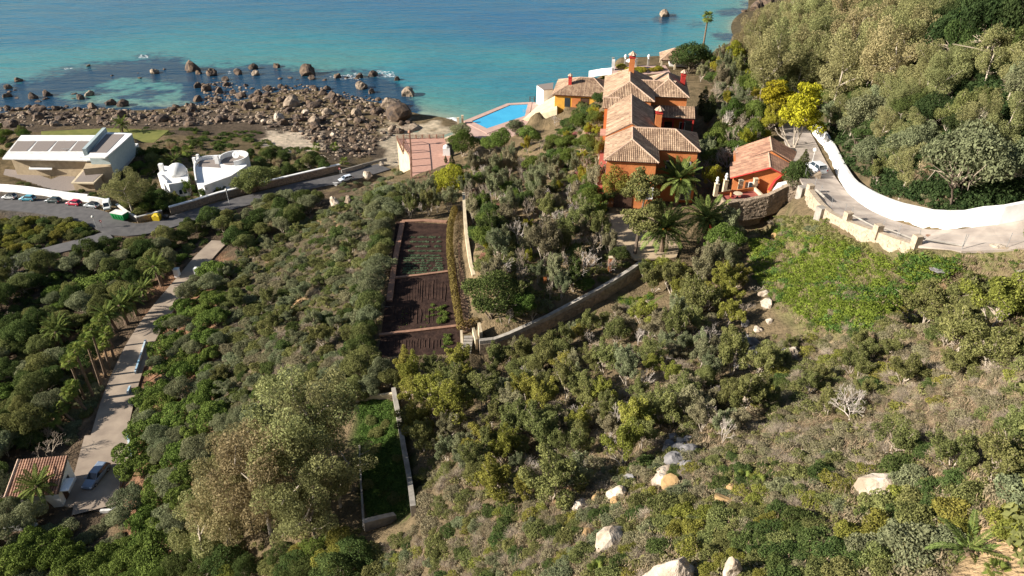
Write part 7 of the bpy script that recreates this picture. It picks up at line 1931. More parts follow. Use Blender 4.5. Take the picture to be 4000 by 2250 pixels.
for (x, y, r_, m, sc, lab) in ((2860, 2262, .75, 'rockpale', (.8, .8, 1.9), "smaller pointed rock beside the sharp grey rock"), (2375, 2125, 1.25, 'rockpale', (1.4, .8, .8), "large ochre rock face among the low scrub"), (2300, 2095, .7, 'rockochre', (1.1, .8, .6), "orange broken rock beside the ochre rock face"), (3450, 1925, 1.5, 'rockpale', (1.35, .8, .7), "big tan boulder with cracks in the dark scrub"),
        (2645, 1760, 1.0, 'rockgrey', (1, .9, .7), "blue grey boulder darkened for shade high in the stream bed"), (2690, 1775, 1.1, 'rockgrey', (1, .8, .7), "grey boulder darkened for shade beside the stream bed bush"), (2640, 1808, 1.1, 'rockgrey', (1, .8, .7), "cracked grey boulder in the stream bed"), (2690, 1822, .7, 'rockgrey', (1, .8, .7), "small pale grey boulder low in the stream bed"), (2600, 1848, 0.94, 'rockpale', (1.2, .8, .5), "flat white slab at the bottom of the stream bed"), (2580, 1890, 0.86, 'rockpale', (1, .8, .8), "white boulder pair below the flat slab"), (2618, 1898, .9, 'rockochre', (.9, .9, 1.0), "yellow ochre round boulder below the flat slab"),
        (2280, 1975, 0.86, 'rockpale', (1.4, .7, .6), "long white rock above the dry bushes"), (2335, 1950, 0.72, 'rockochre', (1, .8, .7), "yellow and white broken rocks beside the long white rock"), (2392, 1945, .8, 'rockpale', (.8, .8, .9), "white rock with dark foot beside the dry bushes"), (2420, 1935, .9, 'rockpale', (.8, .7, 1.2), "upright white rock at the dry bushes"), (2402, 1965, .6, 'rockochre', (1.2, .8, .6), "small orange rock below the upright white rock"), (2460, 1880, .9, 'rockgrey', (1.1, .8, .6), "grey rock half hidden in dry grass"),
        (2985, 1155, .9, 'rockpale', (1, .8, .7), "upper white boulder of the scree below the meadow"), (2995, 1195, 1.1, 'rockpale', (1, .8, .8), "lower white boulder of the scree below the meadow"), (2930, 1350, 1.2, 'rockgrey', (1, .9, .7), "grey white boulder at the top of the dry gully"), (2950, 1385, 1.2, 'rockgrey', (1, .8, .6), "grey boulder in the dry gully"), (2925, 1400, .8, 'rockgrey', (1, .9, .7), "small grey boulder in the dry gully"), (3080, 1395, 1.2, 'rockpale', (1, .8, 1.1), "white broken rock beside the dry gully"), (3020, 1430, .6, 'rockpale', (1, .8, .6), "small white stone below the broken white rock"),
        (2410, 1275, 1.0, 'rockpale', (.6, .6, 1.6), "narrow pale rock face among the wild olives"), (2370, 1500, 1.0, 'rockochre', (1.2, .8, .7), "ochre cave rock on the middle slope"), (1312, 815, 1.7, 'rockpale', (.5, .9, 1.5), "tall split rock slab at the rock cleft"), (1362, 800, 1.7, 'rocktan', (.6, .9, 1.2), "second slab leaning across the rock cleft"), (1435, 690, 1.8, 'rockpale', (1.2, .8, .9), "pale rock outcrop above the beach end of the street"), (1492, 648, 1.2, 'rockpale', (.8, .8, 1.2), "pale block by the road end wall"), (3670, 1055, 1.2, 'rockgrey', (1.5, .9, .25), "flat grey slab in the meadow"), (3035, 925, .8, 'rockochre', (1.3, .8, .6), "orange rock at the top of the meadow"), (3900, 970, 1.0, 'rockpale', (1.3, .8, .4), "pale concrete lump at the road edge"), (3830, 985, .6, 'rockpale', (1.2, .8, .5), "white broken stone at the road edge"), (3560, 1240, .7, 'rockpale', (1.4, .8, .5), "pale half buried stone under the wide olive"), (2530, 1180, .5, 'rockpale', (1.3, .8, .5), "little pale stone in the grassy patch below the wall"),
        (2830, 1960, .9, 'rockochre', (1.2, .7, .6), "ochre outcrop on the lower slope"), (2860, 1920, .7, 'rockochre', (.8, .7, .8), "orange crag above the ochre outcrop"), (1465, 880, .8, 'rockochre', (1.8, .6, .5), "orange earth ledge on the slope"), (3140, 1770, .4, 'rockpale', (1, .8, .7), "small white stone in the dry grass"), (3260, 1765, .4, 'rockpale', (1, .8, .7), "white stone right of the small white stone"), (1610, 505, 4.5, 'rocktan', (1.4, .8, .3), "flat brown reef ledge below the pink terrace")):
    rock(x, y, r_, m, sc, lab, "boulder" if y > 560 or x > 2000 else "beach_ledge")
p = at(2640, 2262)
_v = np.array([(-2.3, -.5, -.8), (-1.0, -1.5, -.8), (.7, -1.6, -.8), (1.7, -.2, -.8), (.9, 1.1, -.8), (-1.2, 1.0, -.8), (-1.4, -.6, .35), (-.35, -1.0, .75), (.75, -.9, .3), (1.0, .1, .5), (.35, .6, .8), (-.75, .45, .75), (-.12, -.12, 1.75), (.22, .12, 1.55), (.28, -.45, 1.25)])
_f = [[0, 1, 7, 6], [1, 2, 8, 7], [2, 3, 9, 8], [3, 4, 10, 9], [4, 5, 11, 10], [5, 0, 6, 11], [6, 7, 12], [7, 14, 12], [7, 8, 14], [8, 9, 14], [14, 9, 13], [14, 13, 12], [9, 10, 13], [10, 11, 12, 13], [11, 6, 12]]
_m = raw_mesh("boulder", _v * 1.4, _f, [M['rockpale']])
o = new_obj("boulder", _m); o.location = p + Vector((0, 0, -.35)); o.rotation_euler = (0, 0, .15)
_b = o.modifiers.new("break_up", 'SUBSURF'); _b.subdivision_type = 'SIMPLE'; _b.levels = 4; _b.render_levels = 4
_t = bpy.data.textures.new("rock_relief", 'CLOUDS'); _t.noise_scale = .55; _t.noise_depth = 4
_d = o.modifiers.new("relief", 'DISPLACE'); _d.texture = _t; _d.strength = .22; _d.texture_coords = 'LOCAL'
tag(o, "sharp pointed grey white rock at the bottom of the view", "rock"); claim(p.x, p.y, 2.6)
for k in range(26):                      # dry gully stones
    s = R.random(); x = 2960 - 30 * s + R.uniform(-60, 60) if R.random() < .5 else 2670 - 40 * s + R.uniform(-55, 55); y = (1180 + 260 * s) if x > 2800 else (1700 + 130 * s)
    rock(x, y, R.uniform(.35, .75), R.choice(['rockgrey', 'rockgrey', 'rockpale']), (1, .85, .7), None, "gully_stone", "stones in the dry gullies", word="gully stone")
SHORE = [tuple(float(q) for q in t.split()) for t in "-10 420;250 415;480 428;640 428;760 395;800 330;880 310;1000 340;1180 330;1330 360;1480 380;1600 430;1600 500;1480 560;1440 620;1300 610;1250 570;1150 520;1030 490;950 480;700 495;300 490;-10 500".split(";")]
def inpoly(px, py, poly):
    c = False; n_ = len(poly); j = n_ - 1
    for i in range(n_):
        xi, yi = poly[i][0], poly[i][1]; xj, yj = poly[j][0], poly[j][1]
        if (yi > py) != (yj > py) and px < (xj - xi) * (py - yi) / (yj - yi) + xi: c = not c
        j = i
    return c
n = 0; tries = 0
while n < 255 and tries < 6000:
    tries += 1; x, y = R.uniform(-10, 1610), R.uniform(300, 620)
    if not inpoly(x, y, SHORE): continue
    p = at(x, y); r_ = R.choice([R.uniform(.9, 1.4), R.uniform(1.2, 2.0), R.uniform(1.7, 2.9)]) * (1.1 if n < 140 else .8)
    if x > 1000 and y > 520: r_ *= .7
    if p is None or crowd(p.x, p.y, r_ * .9, .8) or blocked(p.x, p.y, r_): continue
    m = 'rockdark' if y < 440 or R.random() < .45 else R.choice(['rocktan', 'rockdark', 'rockpale'] if 950 < x < 1350 and y > 420 else ['rocktan', 'rockdark', 'rockdark'])
    rock(x, y, r_, m, (1, R.uniform(.7, .95), R.uniform(.55, .85)), None, "boulder", "boulders on the rocky shore"); n += 1
n = 0
while n < 26:                             # rocks awash on the reef
    x, y = R.uniform(0, 1560), R.uniform(270, 400)
    if not inpoly(x, y, [(0, 340), (250, 330), (600, 260), (1000, 280), (1500, 300), (1550, 360), (1000, 340), (700, 360), (640, 300), (400, 320), (300, 400), (0, 400)]): continue
    rock(x, y, R.uniform(.7, 1.5), 'rockdark', (1.2, .8, .45), None, "reef_rock", "rocks awash on the reef", word="reef rock"); n += 1

def scatter_joined(name, label, items, m, protos, kind="stuff"):
    """one joined mesh: items (x,y,z,scale,rot,tint offset, zscale)"""
    Vs = []; Fs = []; Ts = []; b_ = 0
    for (x, y, z, s, a, dt, zs) in items:
        v, f, t = protos[R.randrange(len(protos))]
        c, q = math.cos(a), math.sin(a)
        w = np.stack([(v[:, 0] * c - v[:, 1] * q) * s + x, (v[:, 0] * q + v[:, 1] * c) * s + y, v[:, 2] * s * zs + z], 1)
        Vs.append(w); Fs.append(f + b_); Ts.append(np.clip(t + dt, 0, 1)); b_ += len(v)
    if not Vs: return
    o = new_obj(name, raw_mesh(name, np.concatenate(Vs), np.concatenate(Fs), [m], False, None, np.concatenate(Ts)))
    return tag(o, label, None, kind=kind)
def mesh_arrays(me):
    v = np.zeros(len(me.vertices) * 3); me.vertices.foreach_get("co", v); f = np.zeros(len(me.loops), int); me.loops.foreach_get("vertex_index", f)
    return v.reshape(-1, 3), f.reshape(len(me.polygons), -1), np.full(len(me.vertices), .5)
small = [mesh_arrays(rock_mesh(450 + k, 1, 7, .6, .95, .08)) for k in range(8)]
def pick(poly, n, wz=None):
    poly = [tuple(float(q) for q in t.split()) for t in poly.split(";")] if isinstance(poly, str) else poly
    xs_ = [q[0] for q in poly]; ys_ = [q[1] for q in poly]; out = []; t = 0
    while len(out) < n and t < n * 30:
        t += 1; x, y = R.uniform(min(xs_), max(xs_)), R.uniform(min(ys_), max(ys_))
        if not inpoly(x, y, poly): continue
        p = at(x, y)
        if p is not None: out.append(p)
    return out
it = []
for p in pick(SHORE, 2000):
    s = R.uniform(.3, 1.0); it.append((p.x, p.y, max(p.z, -.1) + s * .1, s, R.uniform(0, 6.28), 0, .65))
scatter_joined("shore_cobbles", "dark cobbles between the shore boulders", it[::2], M['rockdark'], small); scatter_joined("tan_cobbles", "tan stones between the shore boulders", it[1::2], M['rocktan'], small)
it = [(p.x, p.y, p.z, R.uniform(.15, .4), R.uniform(0, 6), 0, .6) for p in pick("1020 480;1250 540;1330 620;1250 640;1100 600", 120)]
scatter_joined("beach_stones", "pale stones on the sandy top of the beach", it, M['rockpale'], small)
# foam
flake = []
for k in range(5):
    rs = RS(500 + k); n_ = 9; a = np.sort(rs.uniform(0, 6.28, n_)); r_ = rs.uniform(.35, 1, n_)
    v = np.concatenate([[[0, 0, .05]], np.stack([np.cos(a) * r_, np.sin(a) * r_ * .5, np.zeros(n_)], 1)]); f = np.array([[0, 1 + i, 1 + (i + 1) % n_] for i in range(n_)]); flake.append((v, f, np.full(n_ + 1, .5)))
it = []
for poly, n_, s0 in (("1655 478;1690 468;1780 458;1790 475;1740 486;1670 488", 420, .9), ("1440 288;1480 275;1540 280;1545 300;1500 303;1450 300", 150, .7), ("1285 298;1390 285;1420 290;1400 312;1340 312;1290 303", 120, .6), ("540 215;575 213;580 226;545 228", 40, .7), ("250 266;285 262;280 270;252 272", 14, .7), ("55 312;95 306;92 312;58 318", 14, .6), ("890 278;905 276;905 290;892 290", 10, .5)):
    for p in pick(poly, n_):
        it.append((p.x, p.y, .03 + R.uniform(0, .03), s0 * R.uniform(.3, 1.2), R.uniform(-.4, .4), 0, 1))
scatter_joined("sea_foam", "white surf foam round the rocks and on the beach", it, M['foam'], flake)

# ------------------------------------------------------------------ woods and scrub
def scatter(poly, n, mix, k=.62, tries=None, g=None):
    poly = [tuple(float(q) for q in t.split()) for t in poly.split(";")]
    xs_ = [q[0] for q in poly]; ys_ = [q[1] for q in poly]
    tot = sum(m[0] for m in mix); made = 0; t = 0
    while made < n and t < (tries or n * 14):
        t += 1; x, y = R.uniform(min(xs_), max(xs_)), R.uniform(min(ys_), max(ys_))
        if not inpoly(x, y, poly): continue
        w_ = R.uniform(0, tot)
        for m in mix:
            w_ -= m[0]
            if w_ <= 0: break
        r_ = R.uniform(m[3], m[4]); typ = m[1]; lf = m[2]; h = r_ * R.uniform(m[5], m[6]) if len(m) > 6 else r_
        if typ == 'euc': h = R.uniform(m[3], m[4]); r_ = h * .17
        p = at(x, y, h * .5)
        if p is None or p.z < .8 or p.y < 9: continue
        if crowd(p.x, p.y, r_, k) or blocked(p.x, p.y, r_): continue
        if typ in ('dome', 'loose', 'lowmat', 'twig', 'straw'): shrub(p, r_, typ, lf if typ not in ('twig', 'straw') else 'greybrown', 'twig' if typ not in ('straw', 'twig') else lf, g[0], g[1])
        elif typ == 'euc': euc(p, h, lf, "eucalyptus_tree", g[3] if len(g) > 3 else g[1])
        elif typ == 'bare': bare(p, r_, h, lf, None, "bare_tree", g[1])
        else: tree(p, r_, h, lf, typ, g[2] if typ != 'pinecrown' else 'umbrella_pine', g[1], bark='palebark' if lf in ('olive', 'yellowolive', 'greygreen', 'greybrown') else 'bark')
        made += 1
    return made
rep = {}
# eucalyptus grove and hill woods, upper right
rep['coast'] = scatter("2900 150;2990 60;3060 10;3100 120;3020 280;2930 230", 26, [(3, 'round', 'greygreen', 2, 3.2, 1.4, 2), (2, 'bare', 'whitetwig', 2, 3, 1.8, 2.2), (2, 'round', 'olive', 1.8, 3, 1.4, 2), (4, 'euc', 'euctan', 9, 13)], .6, 900, ("grove_shrub", "trees on the seaward edge of the grove", "hill_tree", "eucalyptus grove on the headland"))
rep['grove'] = scatter("2985 300;3060 345;3200 340;3420 290;3570 190;3660 110;3600 20;3300 40;3060 20;2950 220", 60, [(3, 'euc', 'euctan', 12, 16.5), (6, 'euc', 'euc', 11, 16)], .60, 3000, ("shrub", "eucalyptus grove on the headland", "tree"))
rep['undergrove'] = scatter("3010 330;3150 310;3400 330;3420 380;3150 410;3030 410", 24, [(5, 'round', 'bright', 1.8, 3.0, 1.3, 1.8), (3, 'round', 'olive', 1.5, 2.6, 1.3, 1.8), (3, 'dome', 'darkgreen', 1.2, 2)], .62, 900, ("grove_shrub", "bushes at the foot of the eucalyptus grove", "hill_tree"))
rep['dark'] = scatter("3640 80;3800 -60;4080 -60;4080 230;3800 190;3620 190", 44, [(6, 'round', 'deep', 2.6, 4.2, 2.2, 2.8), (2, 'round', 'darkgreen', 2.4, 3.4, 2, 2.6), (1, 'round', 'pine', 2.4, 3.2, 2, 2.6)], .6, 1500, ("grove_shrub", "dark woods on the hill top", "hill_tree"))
rep['hill'] = scatter("3290 420;3560 310;3760 220;4080 200;4080 800;3850 800;3640 770;3440 700;3300 600;3190 470", 90, [(2.5, 'euc', 'euc', 6.5, 10), (3, 'wispy', 'greygreen', 1.8, 3.2, 1.6, 2.3), (3, 'round', 'greygreen', 1.8, 3.4, 1.5, 2.1), (3, 'wispy', 'olive', 1.6, 2.8, 1.5, 2.2), (4, 'round', 'darkgreen', 1.8, 3.2, 1.3, 1.8), (2, 'round', 'deep', 1.8, 3.2, 1.3, 1.8), (1, 'bare', 'twig', 1.5, 2.5, 1.5, 2)], .68, 4500, ("grove_shrub", "woods above the white road wall", "hill_tree", "short eucalyptus on the right hillside"))
rep['hill2'] = scatter("3190 430;3600 300;4080 220;4080 830;3700 815;3450 720;3300 620", 150, [(4, 'dome', 'olive', 1.0, 1.9), (4, 'dome', 'darkgreen', 1.0, 1.9), (2, 'loose', 'greygreen', .9, 1.6), (1, 'twig', 'twig', .8, 1.4)], .62, 4000, ("grove_shrub", "bushes above the white road wall", "hill_tree"))
# behind and beside the villa
mixg = [(4, 'wispy', 'greybrown', 1.6, 2.8, 2.0, 2.7), (3.5, 'wispy', 'greygreen', 1.5, 2.7, 1.9, 2.7), (2.5, 'wispy', 'olive', 1.5, 2.8, 1.9, 2.7), (2, 'round', 'bright', 1.3, 2.5, 1.4, 2), (2.5, 'round', 'darkgreen', 1.4, 2.6, 1.4, 2.0), (1.2, 'wispy', 'mimosa', 1.2, 2.0, 1.5, 2), (5, 'bare', 'twig', 1.6, 2.9, 2.0, 2.7), (2.4, 'bare', 'whitetwig', 1.5, 2.6, 2.0, 2.7), (3, 'dome', 'olive', .8, 1.5), (2, 'dome', 'darkgreen', .8, 1.5), (2, 'loose', 'greygreen', .8, 1.5), (.7, 'loose', 'pinkbloom', .8, 1.5), (1, 'twig', 'twig', .8, 1.5)]
mixr = [(4, 'bare', 'twig', 2.0, 3.2, 1.8, 2.3), (2, 'bare', 'whitetwig', 2.0, 3.0, 1.8, 2.3), (2, 'wispy', 'mimosa', 1.8, 2.6, 1.7, 2.2), (2, 'round', 'bright', 1.8, 2.8, 1.6, 2.1), (2, 'wispy', 'greygreen', 1.8, 2.8, 1.7, 2.2), (1, 'round', 'darkgreen', 1.6, 2.6, 1.5, 2.0), (3, 'dome', 'olive', .9, 1.6), (2, 'twig', 'twig', .9, 1.6)]
rep['right of villa'] = scatter("2790 330;2900 300;3000 340;3040 470;2960 540;2880 690;2800 730;2770 600;2790 450", 70, mixr, .46, 2500, ("garden_shrub", "villa garden planting", "garden_tree"))
rep['headland'] = scatter("2700 260;2790 190;2900 180;3000 150;3010 290;2900 330;2790 330", 60, mixg, .46, 2000, ("garden_shrub", "villa garden planting", "garden_tree"))
rep['villa slope'] = scatter("2160 520;2250 460;2340 400;2365 520;2360 820;2280 830;2150 640", 120, [m for m in mixg if m[3] < 1.4], .46, 2500, ("garden_shrub", "villa garden planting", "garden_tree"))
rep['garden'] = scatter("1840 640;2000 600;2200 520;2360 560;2370 800;2400 950;2450 1030;2380 1080;2200 1160;2060 1240;1960 1290;1990 1200;1880 1120;1860 1000;1840 850;1815 740", 230, mixg, .46, 5000, ("garden_shrub", "villa garden planting", "garden_tree"))
rep['garden low'] = scatter("1550 760;1760 700;1830 760;1800 860;1700 850;1600 850", 22, mixg[:4] + mixg[7:9], .58, 900, ("garden_shrub", "villa garden planting", "garden_tree"))
rep['court edge'] = scatter("2790 860;2870 900;2860 1040;2760 1060;2700 1050;2800 960", 12, mixg[:4] + mixg[7:9], .6, 900, ("garden_shrub", "villa garden planting", "garden_tree"))
# left valley
rep['pines'] = scatter("700 1000;860 1010;840 1250;860 1400;830 1600;760 1800;740 2000;600 2250;430 2250;470 2010;530 1900;500 1650;530 1500;590 1360;650 1240;690 1130", 110, [(9, 'pinecrown', 'pine', 2.2, 3.5, 1.2, 1.5), (1.6, 'round', 'greygreen', 1.6, 2.6, 1.2, 1.6), (.6, 'dome', 'greygreen', 1.2, 1.9)], .60, 5000, ("valley_shrub", "pines beside the driveway", "valley_tree"))
rep['pines2'] = scatter("0 2120;150 2070;340 2010;460 2030;500 2260;0 2260", 22, [(8, 'pinecrown', 'pine', 2.2, 3.8, 1.1, 1.4), (1, 'dome', 'greygreen', 1.2, 1.8)], .62, 1500, ("valley_shrub", "pines below the car park", "valley_tree"))
rep['bank'] = scatter("-40 850;160 845;330 862;440 915;400 935;250 945;-40 1010", 48, [(5, 'dome', 'yellowolive', 1.4, 2.2), (4, 'dome', 'olive', 1.3, 2.2), (2, 'dome', 'darkgreen', 1.3, 2.0)], .55, 2500, ("valley_shrub", "bushes between street and lane", "valley_tree"))
mixv = [(4, 'round', 'darkgreen', 1.8, 3.2, 1.4, 1.9), (4, 'round', 'olive', 1.8, 3.1, 1.4, 1.9), (3, 'round', 'greygreen', 1.6, 2.8, 1.4, 1.8), (2, 'dome', 'darkgreen', 1.2, 2.0), (2, 'dome', 'olive', 1.2, 2), (.7, 'bare', 'twig', 1.5, 2.2, 1.6, 2), (1, 'pinecrown', 'pine', 2, 2.8, 1.3, 1.6)]
rep['woods'] = scatter("-60 1060;280 990;430 960;560 940;650 915;700 960;690 1050;600 1060;540 1160;480 1250;400 1330;300 1420;210 1480;220 1650;150 1740;60 1740;-60 1800", 140, mixv, .5, 6000, ("valley_shrub", "valley woodland", "valley_tree"))
rep['woods2'] = scatter("640 905;800 870;960 810;1080 770;1250 775;1160 860;960 960;850 960;700 970", 60, mixv, .5, 2500, ("valley_shrub", "valley woodland", "valley_tree"))
rep['left bottom'] = scatter("-40 1800;20 1760;10 1960;120 2040;250 2020;380 1990;330 2060;0 2120;-40 2000", 24, mixv[:4], .6, 1200, ("valley_shrub", "valley woodland", "valley_tree"))
rep['palm scrub'] = scatter("180 1480;300 1430;380 1470;350 1620;260 1740;180 1660", 26, [(4, 'dome', 'greygreen', 1.1, 1.8), (2, 'dome', 'olive', 1, 1.6), (1, 'loose', 'bright', .8, 1.2)], .6, 900, ("valley_shrub", "bushes among the leaning palms", "valley_tree"))
# gardens of the seaside houses
mixh = [(4, 'round', 'darkgreen', 1.4, 2.4, 1.4, 2.0), (3, 'round', 'bright', 1.3, 2.3, 1.3, 1.8), (3, 'round', 'olive', 1.3, 2.4, 1.4, 2.0), (3, 'dome', 'darkgreen', 1.0, 1.8), (1, 'twig', 'twig', 1, 1.6)]
rep['h1'] = scatter("440 640;520 590;640 560;720 600;650 640;600 760;500 800;430 750", 30, mixh, .5, 1500, ("seaside_shrub", "gardens of the seaside houses", "seaside_tree"))
rep['h2'] = scatter("640 545;1000 590;1180 600;1300 650;1340 690;1150 700;980 735;1000 640;900 590;700 570", 70, mixh[:1] + mixh[2:4] + [(3, 'lowmat', 'darkgreen', 1.0, 1.8), (2, 'loose', 'yellowolive', .9, 1.5)], .56, 3000, ("seaside_shrub", "gardens of the seaside houses", "seaside_tree"))
rep['h3'] = scatter("-40 495;150 500;70 545;0 640;-40 650", 22, mixh, .5, 900, ("seaside_shrub", "gardens of the seaside houses", "seaside_tree"))
rep['h4'] = scatter("60 700;260 730;420 765;420 785;200 760;40 745", 18, [(3, 'dome', 'olive', .8, 1.4), (2, 'dome', 'darkgreen', .9, 1.5), (1, 'twig', 'twig', .8, 1.2)], .6, 700, ("seaside_shrub", "gardens of the seaside houses", "seaside_tree"))
rep['h5'] = scatter("560 740;700 790;880 780;960 750;900 790;660 830;560 850;500 800", 30, mixh, .5, 1500, ("seaside_shrub", "gardens of the seaside houses", "seaside_tree"))
rep['h6'] = scatter("560 492;700 496;1000 508;1200 565;1320 630;1100 600;900 565;640 545", 70, [(5, 'lowmat', 'darkgreen', 1.2, 2.2), (2, 'lowmat', 'bright', 1.0, 1.8), (1, 'dome', 'olive', 1, 1.6)], .45, 1500, ("seaside_shrub", "gardens of the seaside houses", "seaside_tree"))
# slope between valley and kitchen garden
mixs = [(5, 'dome', 'greygreen', 1.2, 2.3), (4, 'dome', 'olive', 1.2, 2.3), (3, 'dome', 'greybrown', 1.1, 2.0), (2.5, 'dome', 'darkgreen', 1.0, 2.0), (2, 'loose', 'greygreen', 1.1, 1.8), (1.2, 'loose', 'bright', 1.0, 1.6), (1.2, 'twig', 'twig', 1.0, 1.7), (2, 'wispy', 'greygreen', 1.3, 2.2, 1.2, 1.6), (2, 'wispy', 'olive', 1.3, 2.2, 1.2, 1.6)]
rep['garden edge'] = scatter("1440 760;1560 740;1590 850;1545 950;1520 1150;1500 1300;1460 1420;1540 1480;1350 1560;1400 1400;1440 1150;1480 900", 52, [(5, 'round', 'greygreen', 1.6, 2.6, 1.3, 1.9), (4, 'round', 'olive', 1.5, 2.4, 1.3, 1.8), (2, 'round', 'darkgreen', 1.4, 2.2, 1.2, 1.7)], .6, 2500, ("slope_shrub", "bushes beside the kitchen garden", "slope_tree"))
rep['slope'] = scatter("840 1060;1000 950;1180 860;1330 770;1480 700;1560 720;1560 860;1500 1000;1470 1250;1430 1420;1360 1540;1230 1640;1130 1500;1000 1600;880 1650;850 1400;870 1250", 285, mixs, .50, 9000, ("slope_shrub", "scrub on the slope seaward of the kitchen garden", "slope_tree"))
rep['slopefill'] = scatter("840 1060;1000 950;1180 860;1330 770;1480 700;1560 720;1560 860;1500 1000;1470 1250;1430 1420;1360 1540;1230 1640;1130 1500;1000 1600;880 1650;850 1400;870 1250", 240, [(3, 'dome', 'greygreen', .7, 1.2), (3, 'dome', 'olive', .7, 1.2), (2, 'loose', 'greybrown', .6, 1.1), (1, 'dome', 'bright', .6, 1.0), (1, 'twig', 'twig', .6, 1.0)], .52, 6000, ("slope_bush", "low bushes on the slope seaward of the kitchen garden", "slope_tree"))
rep['slope2'] = scatter("900 1500;1130 1480;1250 1600;1100 1800;950 1950;760 2050;720 1900;800 1700", 60, [(3, 'round', 'greygreen', 1.4, 2.2, 1.3, 1.8), (3, 'dome', 'greygreen', 1.2, 2.0), (2, 'dome', 'olive', 1.2, 1.9)], .62, 2500, ("slope_shrub", "scrub on the slope seaward of the kitchen garden", "slope_tree"))
rep['cliff'] = scatter("1330 720;1500 650;1570 640;1590 740;1480 790;1330 790", 30, [(3, 'lowmat', 'olive', .9, 1.5), (3, 'dome', 'greygreen', .8, 1.4), (1, 'twig', 'twig', .7, 1.2)], .6, 1000, ("slope_shrub", "scrub on the slope seaward of the kitchen garden", "slope_tree"))
rep['bottom mid'] = scatter("620 2260;720 2120;900 2200;1200 2140;1400 2100;1480 2150;1480 2260", 34, [(4, 'round', 'darkgreen', 1.4, 2.2, 1.2, 1.7), (3, 'dome', 'olive', 1.1, 1.8), (2, 'round', 'pine', 1.5, 2.2, 1.2, 1.6), (1, 'round', 'yellowolive', 1.2, 1.8, 1.3, 1.8)], .6, 1500, ("slope_shrub", "bushes below the eucalyptus clump", "slope_tree"))
# wild olives above the stream bed
mixk = [(6, 'wispy', 'olive', 1.4, 2.7, 1.5, 2.1), (4, 'wispy', 'yellowolive', 1.3, 2.5, 1.5, 2.0), (2, 'wispy', 'greybrown', 1.2, 2.2, 1.5, 2.0), (2, 'wispy', 'greygreen', 1.2, 2.1, 1.5, 2.0), (2, 'round', 'olive', 1.1, 2.0, 1.5, 2.0), (3, 'loose', 'olive', .9, 1.6), (4, 'twig', 'twig', .9, 1.6), (3.5, 'bare', 'whitetwig', 1.2, 2.1, 1.6, 2.2), (1, 'loose', 'greybrown', .8, 1.4)]
rep['big olives'] = scatter("1560 1420;1800 1400;1800 1600;1600 1700;1520 1560", 14, [(1, 'wispy', 'yellowolive', 2.2, 3.4, 1.3, 1.7), (1, 'wispy', 'olive', 2, 3.0, 1.3, 1.7)], .6, 600, ("hill_shrub", "wild olives on the upper slope", "wild_olive"))
rep['under court'] = scatter("2480 1040;2600 1020;2900 1040;2880 1160;2700 1200;2560 1120", 16, [(1, 'wispy', 'olive', 2.2, 3.4, 1.3, 1.7), (1, 'wispy', 'yellowolive', 2, 3.0, 1.3, 1.7)], .58, 700, ("hill_shrub", "wild olives on the upper slope", "wild_olive"))
rep['olives'] = scatter("1640 1480;1900 1420;2050 1350;2250 1260;2450 1190;2700 1180;2860 1200;2900 1300;3000 1420;3000 1600;2900 1690;2700 1680;2560 1740;2400 1760;2200 1880;2000 1920;1850 1900;1700 1800;1640 1650", 255, mixk, .48, 9000, ("hill_shrub", "wild olives on the upper slope", "wild_olive"))
rep['plot scrub'] = scatter("1600 1700;1700 1760;1850 1900;1800 2000;1650 2060;1640 1850", 30, [(3, 'dome', 'greybrown', .8, 1.3), (2, 'straw', 'straw', .8, 1.3), (2, 'loose', 'olive', .8, 1.3), (1, 'twig', 'twig', .8, 1.2)], .6, 1200, ("hill_shrub", "scrub beside the shaded plot", "wild_olive"))
rep['plot'] = scatter("1410 1600;1550 1590;1590 1800;1600 1980;1450 2040;1420 1800", 12, [(1, 'dome', 'olive', .6, 1.1), (1, 'lowmat', 'darkgreen', .6, 1.2)], .7, 500, ("hill_shrub", "bushes inside the shaded plot", "wild_olive"))
mixl = [(4, 'wispy', 'olive', 1.1, 2.0, 1.3, 1.8), (3, 'loose', 'olive', .8, 1.5), (3, 'loose', 'yellowolive', .8, 1.3), (2, 'dome', 'darkgreen', .8, 1.3), (2.5, 'loose', 'greybrown', .7, 1.2), (2, 'twig', 'twig', .7, 1.2), (2, 'straw', 'straw', .7, 1.2)]
rep['dry band'] = scatter("2700 1700;3000 1640;3400 1560;3800 1480;4060 1480;4060 1640;3600 1740;3300 1790;2900 1800", 110, [(4, 'twig', 'twig', .6, 1.2), (4, 'straw', 'straw', .6, 1.2), (3, 'loose', 'greybrown', .6, 1.1), (1, 'loose', 'olive', .7, 1.2)], .48, 2500, ("dry_bush", "dry leafless brush on the right slope", "wild_olive"))
rep['right slope'] = scatter("3000 1330;3200 1310;3400 1330;3560 1370;4060 1330;4060 1850;3800 1800;3400 1720;3000 1700", 230, mixl, .48, 7000, ("brush_bush", "brush on the right slope", "wild_olive"))
rep['meadow rim'] = scatter("3300 1280;3600 1180;3800 1100;4060 1080;4060 1330;3560 1370;3300 1320", 40, mixl, .58, 1500, ("brush_bush", "brush on the right slope", "wild_olive"))
rep['meadow'] = scatter("2950 930;3200 950;3600 1000;3800 1050;3500 1220;3200 1290;3000 1150", 16, [(1, 'dome', 'greybrown', .5, .9), (1, 'loose', 'bright', .5, .8), (1, 'dome', 'olive', .5, .9)], .9, 500, ("brush_bush", "bushes in the meadow", "wild_olive"))
rep['wall foot'] = scatter("2850 880;3080 850;3200 850;3290 910;3200 940;3000 900;2880 960", 26, [(2, 'dome', 'greygreen', .6, 1.1), (2, 'loose', 'greybrown', .6, 1.0), (1, 'twig', 'twig', .6, 1.0), (1, 'dome', 'olive', .6, 1.1)], .7, 900, ("brush_bush", "brush below the retaining wall", "wild_olive"))
